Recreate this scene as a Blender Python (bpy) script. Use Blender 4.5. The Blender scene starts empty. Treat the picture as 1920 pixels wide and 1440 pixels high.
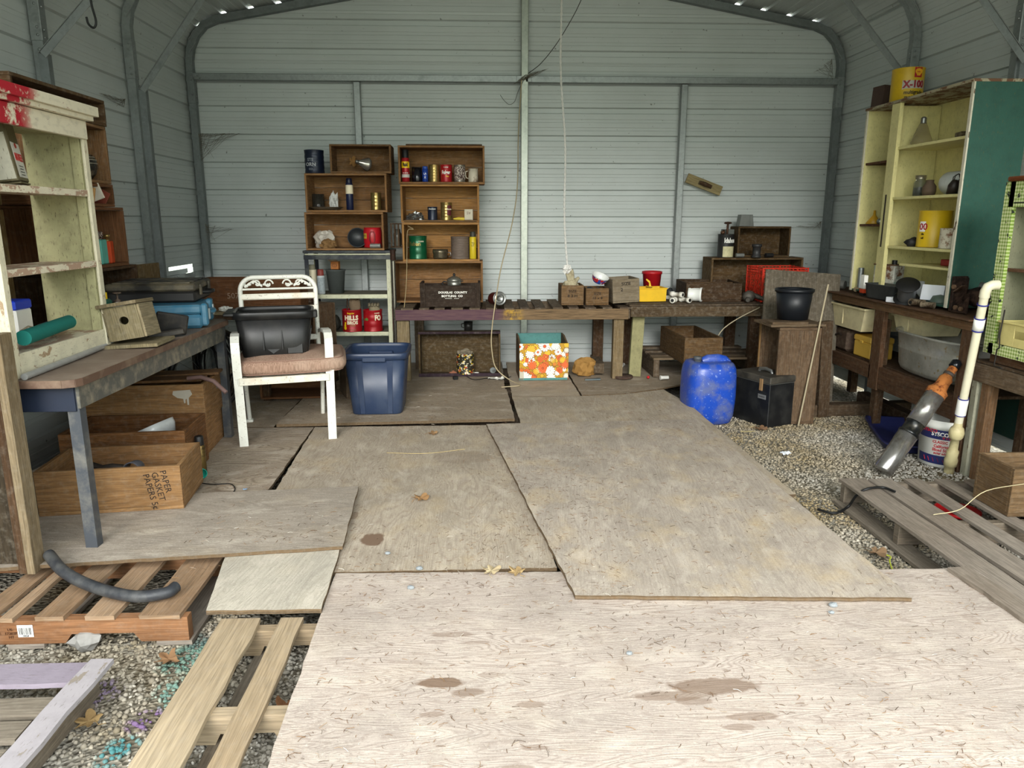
import bpy, bmesh, math, random
from mathutils import Vector, Matrix, noise
V = Vector
rnd = random.Random(7)
SC = bpy.context.scene
# ---------------------------------------------------------------- camera
EYE = 1.30
PITCH, YAW = math.radians(12.6), math.radians(2.5)
cam_data = bpy.data.cameras.new('camera'); cam = bpy.data.objects.new('camera', cam_data)
SC.collection.objects.link(cam)
cam_data.sensor_width = 36; cam_data.lens = 36 * 1380 / 1920; cam_data.clip_start = .02
cam.location = (0, 0, EYE); cam.rotation_euler = (math.pi / 2 - PITCH, 0, -YAW)
SC.camera = cam
# ---------------------------------------------------------------- light and exposure
SC.view_settings.view_transform = 'Standard'; SC.view_settings.look = 'None'
SC.view_settings.gamma = 1; SC.view_settings.use_curve_mapping = False
SC.view_settings.exposure = 1.02
world = bpy.data.worlds.new('overcast_sky'); SC.world = world; world.use_nodes = True
wt = world.node_tree; wt.nodes.clear()
wo = wt.nodes.new('ShaderNodeOutputWorld'); wb = wt.nodes.new('ShaderNodeBackground')
wg = wt.nodes.new('ShaderNodeTexCoord'); ws = wt.nodes.new('ShaderNodeSeparateXYZ'); wr = wt.nodes.new('ShaderNodeValToRGB')
wt.links.new(wg.outputs['Generated'], ws.inputs[0]); wt.links.new(ws.outputs['Z'], wr.inputs[0])
wr.color_ramp.elements[0].position = 0.0; wr.color_ramp.elements[0].color = (.35, .40, .33, 1)
wr.color_ramp.elements[1].position = .35; wr.color_ramp.elements[1].color = (.95, .99, 1.0, 1)
wt.links.new(wr.outputs[0], wb.inputs[0]); wb.inputs[1].default_value = 2.9
wt.links.new(wb.outputs[0], wo.inputs[0])
sun_d = bpy.data.lights.new('hazy_sun', 'SUN'); sun_d.energy = 1.1; sun_d.angle = math.radians(18); sun_d.color = (1, .97, .92)
sun = bpy.data.objects.new('hazy_sun', sun_d); SC.collection.objects.link(sun)
sun.rotation_euler = V((.10, 1, -.36)).to_track_quat('-Z', 'Y').to_euler()

# ---------------------------------------------------------------- pixel helpers (where a point of the photograph lies on a known plane)
_fw = V((math.sin(YAW) * math.cos(PITCH), math.cos(YAW) * math.cos(PITCH), -math.sin(PITCH)))
_rt = V((math.cos(YAW), -math.sin(YAW), 0)); _up = _rt.cross(_fw); _C = V((0, 0, EYE))
def _ray(x, y): return _fw * 1380 + _rt * (x - 960) - _up * (y - 720)
def onz(x, y, z=0): r = _ray(x, y); return _C + r * ((z - EYE) / r.z)
def ony(x, y, Y): r = _ray(x, y); return _C + r * (Y / r.y)
def onx(x, y, X): r = _ray(x, y); return _C + r * (X / r.x)

# ---------------------------------------------------------------- materials
class NT:
    def __init__(s, name):
        s.m = bpy.data.materials.new(name); s.m.use_nodes = True; s.t = s.m.node_tree; s.t.nodes.clear()
        s.out = s.n('ShaderNodeOutputMaterial'); s.b = s.n('ShaderNodeBsdfPrincipled'); s.l(s.b.outputs[0], s.out.inputs[0])
    def n(s, k, **kw):
        x = s.t.nodes.new(k)
        for a, v in kw.items(): setattr(x, a, v)
        return x
    def l(s, a, b): s.t.links.new(a, b)
    def uv(s, sx=1, sy=1, obj=False):
        c = s.n('ShaderNodeTexCoord'); m = s.n('ShaderNodeMapping'); m.inputs['Scale'].default_value = (sx, sy, sx if obj else 1)
        s.l(c.outputs['Object' if obj else 'UV'], m.inputs[0]); return m.outputs[0]
    def noise(s, vec, scale=5, detail=4, rough=.55, dist=0):
        x = s.n('ShaderNodeTexNoise'); x.inputs['Scale'].default_value = scale; x.inputs['Detail'].default_value = detail
        x.inputs['Roughness'].default_value = rough; x.inputs['Distortion'].default_value = dist
        s.l(vec, x.inputs['Vector']); return x.outputs[0]
    def vor(s, vec, scale=5, out='Distance', feature='F1'):
        x = s.n('ShaderNodeTexVoronoi', feature=feature); x.inputs['Scale'].default_value = scale; s.l(vec, x.inputs['Vector']); return x.outputs[out]
    def ramp(s, fac, stops):
        r = s.n('ShaderNodeValToRGB'); e = r.color_ramp.elements
        while len(e) < len(stops): e.new(.5)
        for k, (p, c) in enumerate(stops): e[k].position = p; e[k].color = tuple(c) + (1,) if len(c) == 3 else c
        s.l(fac, r.inputs[0]); return r.outputs[0]
    def step(s, fac, a, b): return s.ramp(fac, [(a, (0, 0, 0)), (b, (1, 1, 1))])
    def mix(s, fac, a, b, mode='MIX'):
        x = s.n('ShaderNodeMix', data_type='RGBA', blend_type=mode)
        if isinstance(fac, float): x.inputs[0].default_value = fac
        else: s.l(fac, x.inputs[0])
        for i, v in ((6, a), (7, b)):
            if isinstance(v, tuple): x.inputs[i].default_value = v + (1,) if len(v) == 3 else v
            else: s.l(v, x.inputs[i])
        return x.outputs[2]
    def math(s, op, a, b=0.0):
        x = s.n('ShaderNodeMath', operation=op)
        for i, v in ((0, a), (1, b)):
            if isinstance(v, (float, int)): x.inputs[i].default_value = v
            else: s.l(v, x.inputs[i])
        return x.outputs[0]
    def bump(s, h, strength=.3, dist=.002):
        x = s.n('ShaderNodeBump'); x.inputs['Strength'].default_value = strength; x.inputs['Distance'].default_value = dist
        s.l(h, x.inputs['Height']); s.l(x.outputs[0], s.b.inputs['Normal'])
    def fin(s, col, rough=.8, metal=0, spec=.3):
        if isinstance(col, tuple): s.b.inputs['Base Color'].default_value = col + (1,)
        else: s.l(col, s.b.inputs['Base Color'])
        if isinstance(rough, (float, int)): s.b.inputs['Roughness'].default_value = rough
        else: s.l(rough, s.b.inputs['Roughness'])
        s.b.inputs['Metallic'].default_value = metal; s.b.inputs['Specular IOR Level'].default_value = spec
        return s.m
def srgb(h):
    f = lambda c: c / 12.92 if c <= .04045 else ((c + .055) / 1.055) ** 2.4
    return tuple(f(int(h[i:i + 2], 16) / 255) for i in (0, 2, 4))
def sc(c, k): return tuple(min(1, x * k) for x in c)
_mc = {}
def cache(f):
    def g(*a, **k):
        key = (f.__name__,) + a + tuple(sorted(k.items()))
        if key not in _mc: _mc[key] = f(*a, **k)
        return _mc[key]
    return g
@cache
def wood(hexc, dark=.5, rings=30.0, dust=.25, stain=.4, gv=9.0, dustc='a39b8d'):
    """grain along U, metres"""
    t = NT('wood_' + hexc); c = srgb(hexc)
    v = t.uv(1, gv)
    big = t.noise(v, 1.6, 3, .5, .6)
    ring = t.math('SINE', t.math('MULTIPLY', big, rings * 2.2))
    ring = t.math('MULTIPLY', t.math('ADD', ring, 1.0), .5)
    fib = t.noise(t.uv(3, 90), 2.2, 3, .6)
    col = t.mix(t.math('MULTIPLY', ring, .55), c, sc(c, dark))
    col = t.mix(t.step(fib, .42, .75), col, sc(c, dark * .8))
    tone = t.noise(t.uv(.6, .6), 1.3, 2)
    col = t.mix(t.step(tone, .30, .72), col, t.mix(1.0, col, (.62, .56, .50), 'MULTIPLY'))
    st = t.noise(t.uv(1.4, 9), 2.2, 5, .65)
    col = t.mix(t.math('MULTIPLY', t.step(st, .54, .70), stain), col, sc(c, .3))
    du = t.noise(t.uv(9, 9), 3.5, 5, .7)
    col = t.mix(t.math('MULTIPLY', t.step(du, .48, .85), dust), col, srgb(dustc))
    t.bump(t.math('ADD', fib, t.math('MULTIPLY', ring, .3)), .35, .0015)
    return t.fin(col, .85, 0, .18)
@cache
def ply(hexc='b9a78f', tint='8d7a68', rings=44.0, contrast=.5, yellow=.25, wet=0, gv=4.2, seed=0.0, spots=()):
    t = NT('plywood_' + hexc); c = srgb(hexc)
    cc = t.n('ShaderNodeTexCoord'); mp = t.n('ShaderNodeMapping'); mp.inputs['Location'].default_value = (seed, seed * .7, 0)
    t.l(cc.outputs['UV'], mp.inputs[0]); base = mp.outputs[0]
    def sv(a, b):
        m = t.n('ShaderNodeMapping'); m.inputs['Scale'].default_value = (a, b, 1); t.l(base, m.inputs[0]); return m.outputs[0]
    big = t.noise(sv(.8, gv), 1.5, 2, .45, .9)
    ring = t.math('MULTIPLY', t.math('ADD', t.math('SINE', t.math('MULTIPLY', big, rings * 2)), 1.0), .5)
    ring = t.math('POWER', ring, 2.2)
    fib = t.noise(sv(4, 80), 2, 4, .7)
    col = t.mix(t.math('MULTIPLY', ring, contrast), c, srgb(tint))
    col = t.mix(t.math('MULTIPLY', t.step(fib, .45, .75), .55), col, sc(srgb(tint), .8))
    grime = t.noise(sv(1.1, 1.3), 2.2, 6, .65)
    col = t.mix(t.math('MULTIPLY', t.step(grime, .42, .70), .62), col, sc(c, .55))
    yl = t.noise(sv(2.2, 2.6), 2.0, 4, .6)
    col = t.mix(t.math('MULTIPLY', t.step(yl, .50, .82), yellow * 1.3), col, srgb('c9b084'))
    pale = t.noise(sv(1.7, 3.2), 3.1, 5, .6)
    col = t.mix(t.math('MULTIPLY', t.step(pale, .52, .7), .35), col, srgb('d8cdbd'))
    sp = t.noise(sv(30, 30), 3, 3, .7)
    col = t.mix(t.math('MULTIPLY', t.step(sp, .62, .72), .6), col, sc(c, .35))
    fl = t.noise(sv(55, 75), 2.0, 4, .75, 1.2)
    col = t.mix(t.math('MULTIPLY', t.step(fl, .56, .66), .55), col, sc(c, .45))
    col = t.mix(t.math('MULTIPLY', t.math('SUBTRACT', 1.0, t.step(fl, .34, .44)), .35), col, srgb('ddd4c6'))
    ob = t.uv(1, 1, True)
    for (cx, cy, rx, ry, am) in spots:
        m = t.n('ShaderNodeMapping'); m.inputs['Scale'].default_value = (1 / rx, 1 / ry, 0); m.inputs['Location'].default_value = (-cx / rx, -cy / ry, 0); t.l(ob, m.inputs[0])
        ln = t.n('ShaderNodeVectorMath', operation='LENGTH'); t.l(m.outputs[0], ln.inputs[0])
        k = t.math('MULTIPLY', t.math('ADD', ln.outputs['Value'], t.math('MULTIPLY', t.noise(ob, 16, 4, .6), .9)), .4)
        col = t.mix(t.math('MULTIPLY', t.math('SUBTRACT', 1.0, t.step(k, .48, .56)), min(1, am * 1.25)), col, srgb('776251'))
    if wet:
        w = t.noise(sv(1.2, 3.8), 1.9, 3, .55, .4)
        col = t.mix(t.math('MULTIPLY', t.step(w, .655, .675), .62), col, srgb('806852'))
    t.bump(t.math('ADD', t.math('ADD', fib, t.math('MULTIPLY', ring, .4)), sp), .4, .002)
    return t.fin(col, .88, 0, .15)
@cache
def paint(hexc, under='7d6a55', peel=.45, rough=.6, dirt=.35, edge=.02):
    """old paint with chips"""
    t = NT('paint_' + hexc); v = t.uv(3, 5)
    a = t.noise(v, 3.2, 7, .68)
    m = t.step(a, 1 - peel, 1 - peel + edge)
    g = t.noise(t.uv(5, 5), 3, 5, .65)
    c = t.mix(t.math('MULTIPLY', t.step(g, .45, .75), dirt), srgb(hexc), sc(srgb(hexc), .42))
    k = t.noise(t.uv(14, 60), 2.4, 4, .6)
    c = t.mix(t.math('MULTIPLY', t.step(k, .60, .68), dirt * 1.6), c, sc(srgb(under), .5))
    c = t.mix(m, c, srgb(under))
    t.bump(t.math('ADD', t.math('MULTIPLY', m, -1.0), k), .4, .002)
    return t.fin(c, rough, 0, .35)
@cache
def plain(hexc, rough=.5, metal=0.0, spec=.4, dirt=.25, dscale=12.0, dirtc='', spots=0.0):
    t = NT('surface_' + hexc); v = t.uv(1, 1, True)
    g = t.noise(v, dscale, 6, .65); d = srgb(dirtc) if dirtc else sc(srgb(hexc), .4)
    c = t.mix(t.math('MULTIPLY', t.step(g, .45, .72), dirt), srgb(hexc), d)
    if spots:
        s2 = t.noise(v, dscale * 7, 3, .6)
        c = t.mix(t.math('MULTIPLY', t.step(s2, .62, .66), spots), c, srgb('6b5138'))
    t.bump(g, .12, .002)
    r = t.math('ADD', t.math('MULTIPLY', g, .25), max(0.02, rough - .12))
    return t.fin(c, r, metal, spec)
@cache
def rusty(hexc='8a8578', rust='6e3f1f', amt=.5, rough=.6, metal=.4, scale=18.0):
    t = NT('rusty_' + hexc); v = t.uv(1, 1, True)
    g = t.noise(v, scale, 7, .7)
    c = t.mix(t.step(g, 1 - amt - .06, 1 - amt + .06), srgb(hexc), t.mix(t.noise(v, scale * 4, 3), srgb(rust), sc(srgb(rust), .35)))
    t.bump(g, .5, .004)
    return t.fin(c, rough, metal, .4)
@cache
def galv(hexc='8b8f8e', rough=.42, metal=.75):
    t = NT('galvanised_' + hexc); v = t.uv(1, 1, True)
    s = t.vor(v, 55, 'Color'); g = t.noise(v, 9, 5, .7)
    c = t.mix(.22, srgb(hexc), s); c = t.mix(1.0, c, srgb(hexc), 'OVERLAY') if False else c
    bw = t.n('ShaderNodeRGBToBW'); t.l(s, bw.inputs[0])
    c = t.mix(t.math('MULTIPLY', bw.outputs[0], .4), srgb(hexc), sc(srgb(hexc), 1.5))
    c = t.mix(t.math('MULTIPLY', t.step(g, .5, .75), .5), c, sc(srgb(hexc), .45))
    t.bump(g, .15, .002)
    return t.fin(c, rough, metal, .5)
@cache
def glass(hexc='dfe6e0', rough=.08, alpha=0.0):
    t = NT('glass_' + hexc); m = t.fin(srgb(hexc), rough, 0, .5); t.b.inputs['Transmission Weight'].default_value = .92; t.b.inputs['IOR'].default_value = 1.3
    return m
def sheetmetal():
    t = NT('painted_sheet_metal'); v = t.uv(1, 1, True)
    g = t.noise(v, 1.6, 5, .6); s = t.noise(v, 26, 3, .6)
    c = t.mix(t.math('MULTIPLY', t.step(g, .35, .8), .35), srgb('c0c6c4'), srgb('9a9f9a'))
    c = t.mix(t.math('MULTIPLY', t.step(s, .70, .74), .7), c, srgb('4d4a42'))
    t.bump(g, .05, .01)
    return t.fin(c, .50, .10, .5)

# ---------------------------------------------------------------- mesh building
def R3(rx=0, ry=0, rz=0): return Matrix.Rotation(math.radians(rz), 4, 'Z') @ Matrix.Rotation(math.radians(ry), 4, 'Y') @ Matrix.Rotation(math.radians(rx), 4, 'X')
def T(x, y=None, z=None): return Matrix.Translation(V(x) if y is None else V((x, y, z)))
def aim(d, up=V((0, 0, 1))):
    """rotation that takes local Z to direction d"""
    return V(d).to_track_quat('Z', 'Y').to_matrix().to_4x4()
class MB:
    def __init__(s, mat=None):
        s.v = []; s.f = []; s.uvs = []; s.fm = []; s.sm = []; s.mats = []; s.cur = 0; s.M = Matrix()
        if mat: s.use(mat)
    def use(s, mat):
        if mat not in s.mats: s.mats.append(mat)
        s.cur = s.mats.index(mat); return s
    def raw(s, vs, fs, uvs=None, smooth=False, M=None):
        M = s.M @ M if M is not None else s.M; o = len(s.v)
        s.v += [M @ V(p) for p in vs]
        for k, f in enumerate(fs):
            s.f.append([o + i for i in f]); s.fm.append(s.cur); s.sm.append(smooth)
            s.uvs.append(uvs[k] if uvs else [(vs[i][0], vs[i][1]) for i in f])
        return s
    def box(s, c, size, rot=None, b=.0015, M=None, taper=None):
        h = [x / 2 for x in size]; b = min(b, min(h) * .45)
        L = max(range(3), key=lambda i: size[i]); ou, ov = rnd.uniform(-40, 40), rnd.uniform(-40, 40)
        vs = []; idx = {}
        for sx in (-1, 1):
            for sy in (-1, 1):
                for sz in (-1, 1):
                    for a in range(3):
                        p = [sx * h[0], sy * h[1], sz * h[2]]
                        for q in range(3):
                            if q != a: p[q] -= (sx, sy, sz)[q] * b
                        idx[(sx, sy, sz, a)] = len(vs); vs.append(p)
        if taper:
            vs = [[p[0] * (1 + (taper[0] - 1) * (p[2] / size[2] + .5)), p[1] * (1 + (taper[1] - 1) * (p[2] / size[2] + .5)), p[2]] for p in vs]
        fs = []; ax = []
        for a in range(3):
            q, r = (a + 1) % 3, (a + 2) % 3
            for sg in (-1, 1):
                f = []
                for (i, j) in ((-1, -1), (1, -1), (1, 1), (-1, 1)):
                    k = [0, 0, 0]; k[a] = sg; k[q] = i; k[r] = j; f.append(idx[(k[0], k[1], k[2], a)])
                fs.append(f if sg > 0 else f[::-1]); ax.append(a)
        for a in range(3):            # edges parallel to axis a
            q, r = (a + 1) % 3, (a + 2) % 3
            for i in (-1, 1):
                for j in (-1, 1):
                    k0 = [0, 0, 0]; k0[q] = i; k0[r] = j; k1 = list(k0); k0[a] = -1; k1[a] = 1
                    f = [idx[(*k0, q)], idx[(*k0, r)], idx[(*k1, r)], idx[(*k1, q)]]
                    fs.append(f if i * j < 0 else f[::-1]); ax.append(q)
        for sx in (-1, 1):
            for sy in (-1, 1):
                for sz in (-1, 1):
                    f = [idx[(sx, sy, sz, a)] for a in range(3)]
                    fs.append(f if sx * sy * sz > 0 else f[::-1]); ax.append(0)
        uvs = []
        for f, a in zip(fs, ax):
            if a == L: u, w = (a + 1) % 3, (a + 2) % 3
            else: u = L; w = 3 - L - a
            uvs.append([(vs[i][u] + ou, vs[i][w] + ov + (.3 * a)) for i in f])
        m = T(c) @ (rot if rot is not None else Matrix())
        return s.raw(vs, fs, uvs, False, m if M is None else M @ m)
    def bar(s, p0, p1, w, h=None, b=.0015, roll=0):
        p0, p1 = V(p0), V(p1); h = h or w; d = p1 - p0
        z = d.normalized(); x = z.cross(V((0, 0, 1)))
        if x.length < .05: x = V((1, 0, 0)) - z * z.x
        x.normalize(); y = z.cross(x)
        m = Matrix((x, y, z)).transposed().to_4x4() @ Matrix.Rotation(math.radians(roll), 4, 'Z')
        return s.box((0, 0, 0), (w, h, d.length), None, b, T((p0 + p1) / 2) @ m)
    def prism(s, poly, z0, z1, M=None, smooth=False):
        n = len(poly); ou, ov = rnd.uniform(-40, 40), rnd.uniform(-40, 40)
        A = sum(poly[i][0] * poly[(i + 1) % n][1] - poly[(i + 1) % n][0] * poly[i][1] for i in range(n))
        if A < 0: poly = poly[::-1]
        vs = [(x, y, z0) for x, y in poly] + [(x, y, z1) for x, y in poly]
        fs = [list(range(n - 1, -1, -1)), list(range(n, 2 * n))]
        uvs = [[(vs[i][0] + ou, vs[i][1] + ov) for i in f] for f in fs]
        for i in range(n):
            j = (i + 1) % n; fs.append([i, j, n + j, n + i])
            L = math.dist(poly[i], poly[j]); uvs.append([(ou, z0 + ov), (ou + L, z0 + ov), (ou + L, z1 + ov), (ou, z1 + ov)])
        return s.raw(vs, fs, uvs, smooth, M)
    def lathe(s, prof, n=24, M=None, a0=0, a1=360, caps=True, smooth=True, sx=1, sy=1, pw=2):
        """prof: [(r,z)...] bottom to top"""
        full = a1 - a0 >= 360; k = n if full else n + 1; vs = []; fs = []; uvs = []
        for r, z in prof:
            for i in range(k):
                a = math.radians(a0 + (a1 - a0) * i / n); ca, sa = math.cos(a), math.sin(a)
                if pw != 2:
                    q = (abs(ca) ** pw + abs(sa) ** pw) ** (-1 / pw); ca *= q; sa *= q
                vs.append((r * ca * sx, r * sa * sy, z))
        L = 0
        for j in range(len(prof) - 1):
            L2 = L + math.dist(prof[j], prof[j + 1])
            for i in range(n):
                i2 = (i + 1) % k if full else i + 1
                fs.append([j * k + i, j * k + i2, (j + 1) * k + i2, (j + 1) * k + i])
                u0, u1 = math.radians((a1 - a0) * i / n) * .08, math.radians((a1 - a0) * (i + 1) / n) * .08
                uvs.append([(u0, L), (u1, L), (u1, L2), (u0, L2)])
            L = L2
        s.raw(vs, fs, uvs, smooth, M)
        if caps and full:
            for row, rev in ((0, True), (len(prof) - 1, False)):
                if prof[row][0] > 1e-5:
                    pts = [vs[row * k + i] for i in range(k)]; f = list(range(k)); s.raw(pts, [f[::-1] if rev else f], None, False, M)
        return s
    def cyl(s, p0, p1, r, n=16, r1=None, caps=True):
        p0, p1 = V(p0), V(p1); d = p1 - p0
        return s.lathe([(r, 0), (r if r1 is None else r1, d.length)], n, T(p0) @ aim(d), caps=caps)
    def tube(s, pts, r, n=8, close=False, sq=1.0, ph=0.0, smooth=True):
        pts = [V(p) for p in pts]; m = len(pts); vs = []; fs = []; uvs = []
        rr = r if isinstance(r, (list, tuple)) else [r] * m
        tan = []
        for i in range(m):
            a = pts[(i - 1) % m] if (close or i > 0) else pts[i]; b = pts[(i + 1) % m] if (close or i < m - 1) else pts[i]
            d = (b - a); tan.append(d.normalized() if d.length > 1e-9 else V((0, 0, 1)))
        x = tan[0].cross(V((0, 0, 1)))
        if x.length < .1: x = tan[0].cross(V((1, 0, 0)))
        x.normalize(); L = 0
        for i in range(m):
            x = (x - tan[i] * x.dot(tan[i])).normalized(); y = tan[i].cross(x)
            for k in range(n):
                a = 2 * math.pi * k / n + ph; vs.append(pts[i] + (x * math.cos(a) + y * math.sin(a) * sq) * rr[i])
        for i in range(m if close else m - 1):
            j = (i + 1) % m; L2 = L + (pts[j] - pts[i]).length
            for k in range(n):
                k2 = (k + 1) % n; fs.append([i * n + k, i * n + k2, j * n + k2, j * n + k]); w = rr[i] * 6.28 / n
                uvs.append([(L, k * w), (L, (k + 1) * w), (L2, (k + 1) * w), (L2, k * w)])
            L = L2
        s.raw(vs, fs, uvs, smooth)
        if not close:
            s.raw(vs[:n], [list(range(n - 1, -1, -1))], [[(p.x, p.y) for p in vs[:n]]]); s.raw(vs[-n:], [list(range(n))], [[(p.x, p.y) for p in vs[-n:]]])
        return s
    def blob(s, c, r, amp=.15, sub=2, sx=1, sy=1, sz=1, seed=0, freq=2.0, smooth=True, flat=None):
        bm = bmesh.new(); bmesh.ops.create_icosphere(bm, subdivisions=sub, radius=1)
        vs = []
        for v in bm.verts:
            k = 1 + amp * noise.noise(v.co * freq + V((seed, seed * 2.3, 0)))
            p = V((v.co.x * sx, v.co.y * sy, v.co.z * sz)) * r * k
            if flat is not None: p.z = max(p.z, flat)
            vs.append(p)
        fs = [[v.index for v in f.verts] for f in bm.faces]; bm.free()
        return s.raw(vs, fs, None, smooth, T(c))
    def grid(s, fn, nu, nv, smooth=True, thick=0, M=None):
        vs = [fn(i / nu, j / nv) for j in range(nv + 1) for i in range(nu + 1)]; fs = []
        for j in range(nv):
            for i in range(nu): a = j * (nu + 1) + i; fs.append([a, a + 1, a + nu + 2, a + nu + 1])
        return s.raw(vs, fs, None, smooth, M)
    def text(s, body, size, M, bend=None, font_scale=(1, 1), thick=.0004, align='CENTER', bold=0.0):
        """text in local XY, facing +Z; bend = radius of the can it wraps (M then puts the cylinder axis on local Y, behind)"""
        cu = bpy.data.curves.new('t', 'FONT'); cu.body = body; cu.size = size; cu.align_x = align; cu.align_y = 'CENTER'; cu.extrude = thick; cu.offset = bold * size; cu.resolution_u = 2
        ob = bpy.data.objects.new('t', cu); SC.collection.objects.link(ob)
        dg = bpy.context.evaluated_depsgraph_get(); me = bpy.data.meshes.new_from_object(ob.evaluated_get(dg))
        vs = []
        for v in me.vertices:
            x, y, z = v.co.x * font_scale[0], v.co.y * font_scale[1], v.co.z
            if bend: a = x / bend; x, z = (bend + z) * math.sin(a), (bend + z) * math.cos(a)
            vs.append((x, y, z))
        fs = [list(p.vertices) for p in me.polygons]
        s.raw(vs, fs, None, False, M); bpy.data.objects.remove(ob); bpy.data.curves.remove(cu); bpy.data.meshes.remove(me)
        return s
    def build(s, name, parent=None, loc=None, rot=None):
        me = bpy.data.meshes.new(name)
        me.from_pydata([tuple(p) for p in s.v], [], s.f)
        for m in s.mats: me.materials.append(m)
        me.polygons.foreach_set('material_index', s.fm); me.polygons.foreach_set('use_smooth', s.sm)
        ul = me.uv_layers.new(name='uv'); ul.data.foreach_set('uv', [c for f in s.uvs for p in f for c in p])
        me.validate(); me.update()
        o = bpy.data.objects.new(name, me); SC.collection.objects.link(o)
        if parent: o.parent = parent
        if loc is not None: o.location = loc
        if rot is not None: o.rotation_euler = rot if not isinstance(rot, (int, float)) else (0, 0, math.radians(rot))
        return o
def tag(o, label, cat, group=None, kind=None):
    o['label'] = label; o['category'] = cat
    if group: o['group'] = group
    if kind: o['kind'] = kind
    return o
def thing(name, label, cat, loc=(0, 0, 0), rz=0, group=None, rx=0, ry=0):
    o = bpy.data.objects.new(name, None); SC.collection.objects.link(o); o.empty_display_size = .05
    o.location = loc; o.rotation_euler = tuple(math.radians(a) for a in (rx, ry, rz)); return tag(o, label, cat, group)
def solo(mb, name, label, cat, loc=(0, 0, 0), rz=0, group=None, rx=0, ry=0, kind=None):
    o = mb.build(name, None, loc, tuple(math.radians(a) for a in (rx, ry, rz))); return tag(o, label, cat, group, kind)
def struct(mb, name):
    o = mb.build(name); o['kind'] = 'structure'; return o
def copy_tree(o, parent=None):
    c = o.copy(); SC.collection.objects.link(c); c.parent = parent
    for ch in [x for x in bpy.data.objects if x.parent == o]: copy_tree(ch, c)
    return c
# ================================================================ the shed
XL, XR, YB, YF, RX = -2.49, 3.25, 6.86, .7, .38
GZ = -.14                                             # gravel level; the plywood deck is z = 0
mt_sheet = sheetmetal(); mt_galv = galv(); mt_galv_d = galv('767b7b', .5, .6)
path = [(XL, GZ), (XL, 2.62), (XL + .03, 2.76), (XL + .10, 2.87), (XL + .21, 2.955), (XL + .33, 2.995), (RX, 3.45),
        (XR - .33, 2.995), (XR - .21, 2.955), (XR - .10, 2.87), (XR - .03, 2.76), (XR, 2.62), (XR, GZ + .035)]
def path_at(s):
    for (a, b) in zip(path, path[1:]):
        d = math.dist(a, b)
        if s <= d or (b == path[-1]): t = s / d; return (a[0] + (b[0] - a[0]) * t, a[1] + (b[1] - a[1]) * t), ((b[0] - a[0]) / d, (b[1] - a[1]) / d)
        s -= d
TOT = sum(math.dist(a, b) for a, b in zip(path, path[1:]))
zr = ony(1400, 209.5, YB).z; PER = (zr - ony(1400, 362, YB).z) / 3
def rib_rows(s0, s1, ph):
    """(s, outward offset) of the corrugation"""
    out = []; k = math.floor((s0 - ph) / PER) - 1
    while ph + k * PER < s1 + PER:
        c = ph + k * PER
        for d, o in ((-.027, 0), (-.020, .021), (.018, .021), (.027, 0)): out.append((c + d, o))
        for m in (.335, .63):
            q = c + PER * m
            for d, o in ((-.015, 0), (-.011, .003), (.011, .003), (.015, 0)): out.append((q + d, o))
        k += 1
    out = [(s, o) for s, o in out if s0 < s < s1]
    for a, b in zip(path, path[1:]): pass
    acc = 0
    for a, b in zip(path, path[1:]):
        acc += math.dist(a, b)
        if s0 < acc < s1: out.append((acc, 0))
    return [(s0, 0)] + sorted(out) + [(s1, 0)]
def shell(name, s0, s1, ys, hole=None):
    rows = rib_rows(s0, s1, (zr - GZ) % PER); pts = []
    for s, o in rows:
        (x, z), (tx, tz) = path_at(s); pts.append((x - tz * o, z + tx * o))     # outward = left of travel
    vs = [(x, y, z) for y in ys for x, z in pts]; n = len(pts); fs = []
    for j in range(len(ys) - 1):
        for i in range(n - 1):
            if hole and hole(*[(pts[i][q] + pts[i + 1][q]) / 2 for q in (0, 1)], (ys[j] + ys[j + 1]) / 2): continue
            fs.append([j * n + i, (j + 1) * n + i, (j + 1) * n + i + 1, j * n + i + 1])
    return struct(MB(mt_sheet).raw(vs, fs, [[(vs[k][1], vs[k][2]) for k in f] for f in fs]), name)
LW = 2.62 - GZ + .3
yy = [YF] + [2 + .5 * k for k in range(8)] + [6.0, 6.08, 6.16, 6.24, 6.32, 6.40, 6.46, 6.52, 6.58, YB + .03]
shell('wall_left', 0, LW, yy, lambda x, z, y: (.895 < z < .93 and 6.08 < y < 6.5) or (.70 < z < .93 and 6.44 < y < 6.58 - (.93 - z) * .2))
shell('ceiling', LW, TOT - LW + .035, [YF, 3, 5, YB + .01])
shell('wall_right', TOT - LW + .035, TOT, [YF, 3, 5, YB + .03])
def roofz(x): return 3.45 - abs(x - RX) * (3.45 - 2.995) / (RX - XL - .33)
def inner_x(z):
    """how far the back wall reaches at height z"""
    for (a, b) in zip(path, path[1:6]):
        if a[1] <= z <= b[1]: return a[0] + (b[0] - a[0]) * (z - a[1]) / (b[1] - a[1])
    return XL + .33 + (RX - XL - .33) * (z - 2.995) / (3.45 - 2.995)
rows = [(min(GZ + s, 3.449), o) for s, o in rib_rows(0, 3.589, (zr - GZ) % PER)]
vs = []
for z, o in rows:
    x0 = inner_x(z) - .025; vs += [(x0 + (2 * RX - 2 * x0) * k / 6, YB + o, z) for k in range(7)]
fs = [[j * 7 + i, j * 7 + i + 1, (j + 1) * 7 + i + 1, (j + 1) * 7 + i] for j in range(len(rows) - 1) for i in range(6)]
struct(MB(mt_sheet).raw(vs, fs, [[(vs[k][0], vs[k][2]) for k in f] for f in fs]), 'wall_back')
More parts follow.
